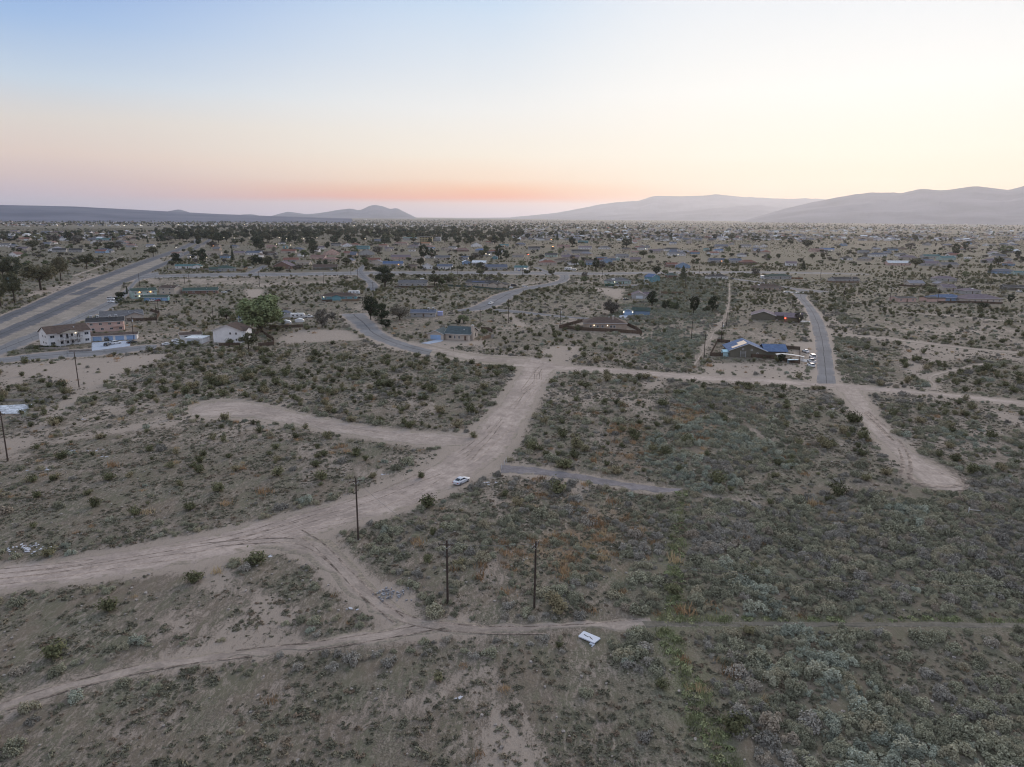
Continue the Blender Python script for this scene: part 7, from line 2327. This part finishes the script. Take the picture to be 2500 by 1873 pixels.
bush_tree = []
for i, kd in enumerate(('pine', 'mesq', 'pine', 'light', 'pine')):
    tm, cm = tree_meshes(kd, i % 4, 2)
    m_ = cm.copy(); m_.transform(Matrix.Diagonal((10, 10, 9, 1))); bush_tree.append(m_)
a = px_scatter(5200, -40, 2540, 540, 590, 1.2)
cl = vnoise(a[0], a[1], 260, 101)
k = (rng.random(5200) < np.clip((cl - .25) * 2.0, .05, 1))
k &= ~((a[2] < 560) & (a[3] > 555) & (a[3] < 566))
k &= ~((a[2] < 1280) & (a[2] > 380) & (a[3] > 574))
scatter('distant_woods', 'mass of distant trees spread through the town below the horizon', 'trees', bush_tree, a[0][k], a[1][k], rng.uniform(.5, 1.25, k.sum()))
a = px_scatter(7000, -40, 2540, 537.5, 562, 1.4)
k = rng.random(7000) < np.clip((vnoise(a[0], a[1], 500, 141) - .12) * 2.2, .1, 1)
k &= ~((a[2] < 560) & (a[3] > 551))
scatter('far_woods', 'thin dark line of trees merging into the haze at the horizon', 'trees', bush_tree, a[0][k], a[1][k], rng.uniform(.6, 1.5, k.sum()))
b = px_scatter(760, 380, 1280, 556, 584)
scatter('distant_grove', 'dense far edge of the dark tree belt', 'trees', bush_tree[:3], b[0], b[1], rng.uniform(1.1, 2.0, len(b[0])))
town = []
for rk, wk in (('grey', 'white'), ('brown', 'stucco'), ('bluegrey', 'grey'), ('red', 'stucco'), ('dark', 'white'), ('lightgrey', 'white'), ('tan', 'tan'), ('white', 'white')):
    mb = MB(); wall_box(mb, -7, 7, -5, 5, 3.0, 'x', .36, 0); gable_roof(mb, -7, 7, -5, 5, 3.0, 'x', .36, .5, .2, 1)
    mb.box(-4, -2.6, -5.06, -5.003, 1, 2.2, 2); mb.box(2.4, 4, -5.06, -5.003, 1, 2.2, 2)
    town.append(mb.mesh('town_house', [wallm(wk), roofm(rk), pane_m]))
a = px_scatter(5000, -40, 2540, 538.5, 588, 1.25)
cl = vnoise(a[0], a[1], 420, 111)
k = (samp(BUILTB, a[0], a[1]) < .3) & (rng.random(5000) < np.clip((cl - .2) * 2.2, .05, 1))
k &= ~((a[2] < 560) & (a[3] > 553) & (a[3] < 568))
k &= ~((a[2] < 1250) & (a[2] > 400) & (a[3] > 557))
scatter('distant_town', 'hundreds of tiny houses of the town stretching to the horizon', 'town', town, a[0][k], a[1][k], rng.uniform(.8, 1.5, k.sum()))
big = [MB().box(-40, 40, -15, 15, 0, 8).mesh('hall', mat('pale_hall', (.70, .70, .68), .7, .05))]
hx = [Z4(*p) for p in ((1310, 375), (1440, 375), (1345, 440), (1720, 373), (1790, 390), (1900, 380), (1400, 405), (1540, 388), (2000, 390))] + [Z3(*p) for p in ((1165, 362), (1330, 372), (2100, 335))] + [Z2(*p) for p in ((1490, 335), (1530, 337), (940, 302))]
hx = [(p[0], max(p[1], 537.5)) for p in hx]
Q = np.array([g(p) for p in hx])
scatter('distant_halls', 'pale long warehouse roofs far out on the valley floor', 'warehouses', big, Q[:, 0], Q[:, 1], np.full(len(Q), 1.0))
a = px_scatter(4200, -40, 2540, 560, 690, 1.45)
q_ = (samp(ROADB, a[0], a[1]) < .15) & (samp(BUILTB, a[0], a[1]) < .4) | (a[1] > RY0 + RH - 4) | (np.abs(a[0]) > 895)
cl = vnoise(a[0], a[1], 70, 121)
q_ &= (rng.random(4200) < np.clip((cl - .22) * 2.2, .03, 1) * np.clip((700 - a[3]) / 90, 0, 1))
q_ &= ~((a[2] < 600) & (a[3] > 655)) & ~((a[2] > 1500) & (a[3] > 650))
yard = []
for i, kd in enumerate(('mesq', 'bare', 'light', 'bare', 'mesq', 'pine')):
    m_ = tree_meshes(kd, i % 4, 2)[1].copy(); m_.transform(Matrix.Diagonal((7, 7, 5, 1)) @ Matrix.Translation((0, 0, -.12))); yard.append(m_)
scatter('yard_trees', 'low olive and grey yard trees filling the suburb between the houses', 'trees', yard, a[0][q_], a[1][q_], rng.uniform(.6, 1.4, q_.sum()))
# lit street lamps
lp = [(H3, q) for q in ((160, 190), (265, 165), (422, 172), (492, 185), (555, 190), (652, 162), (758, 178), (810, 192), (850, 192), (1070, 170), (1048, 35), (1880, 190), (380, 296), (612, 312))] + \
     [(H4, q) for q in ((132, 45), (558, 70), (728, 72), (1705, 478), (1770, 488))] + [(H7, q) for q in ((1298, 170), (1352, 165), (1480, 178), (1728, 182), (1960, 190), (2062, 165), (1005, 545))] + [(H8, q) for q in ((1800, 228), (1895, 228), (1990, 232), (2025, 232), (2080, 222))]
lp += [(H5, q) for q in ((722, 205), (760, 335), (330, 488), (120, 125))] + [(Z3, q) for q in ((845, 392), (905, 388), (1720, 358), (1655, 440), (1950, 490))]
lm = [MB().tube((0, 0, 0), (0, 0, 7), .12, .08, 6).tube((0, 0, 7), (1.4, 0, 7.3), .06, .05, 5).mesh('post', metal_m)]
lamp_meshes = {k: MB().box(.7, 1.9, -.6, .6, 6.75, 7.25).mesh('lamp', m_) for k, m_ in (('w', emit('street_lamp_white', (1.0, .86, .62), 4)), ('o', emit('street_lamp_orange', (1.0, .40, .12), 9)), ('r', emit('street_lamp_red', (1.0, .12, .06), 9)))}
for i, (f, q) in enumerate(lp):
    c = 'o' if i in (31, 32) else 'r' if i in (33, 35, 36) else 'w'
    o = link('street_lamp', lm[0], None, (*g(f(q[0], q[1] + 18)), 0), R.uniform(0, 6.28))
    tag(o, {'w': 'tall lamp with a white light glowing in the dusk suburb', 'o': 'tall lamp with an orange light glowing in the dusk suburb', 'r': 'tall lamp with a red light glowing in the dusk town'}[c], 'street lamp', 'street lamps of the suburb')
    link('lamp', lamp_meshes[c], o)
a = px_scatter(55, 40, 2480, 540, 556)
scatter('town_lights', 'tiny lamps twinkling across the far town', 'lights', [MB().box(-1.2, 1.2, -1.2, 1.2, 6, 8).mesh('lamp', MATS['street_lamp_white'])], a[0], a[1], rng.uniform(.4, .9, 55))
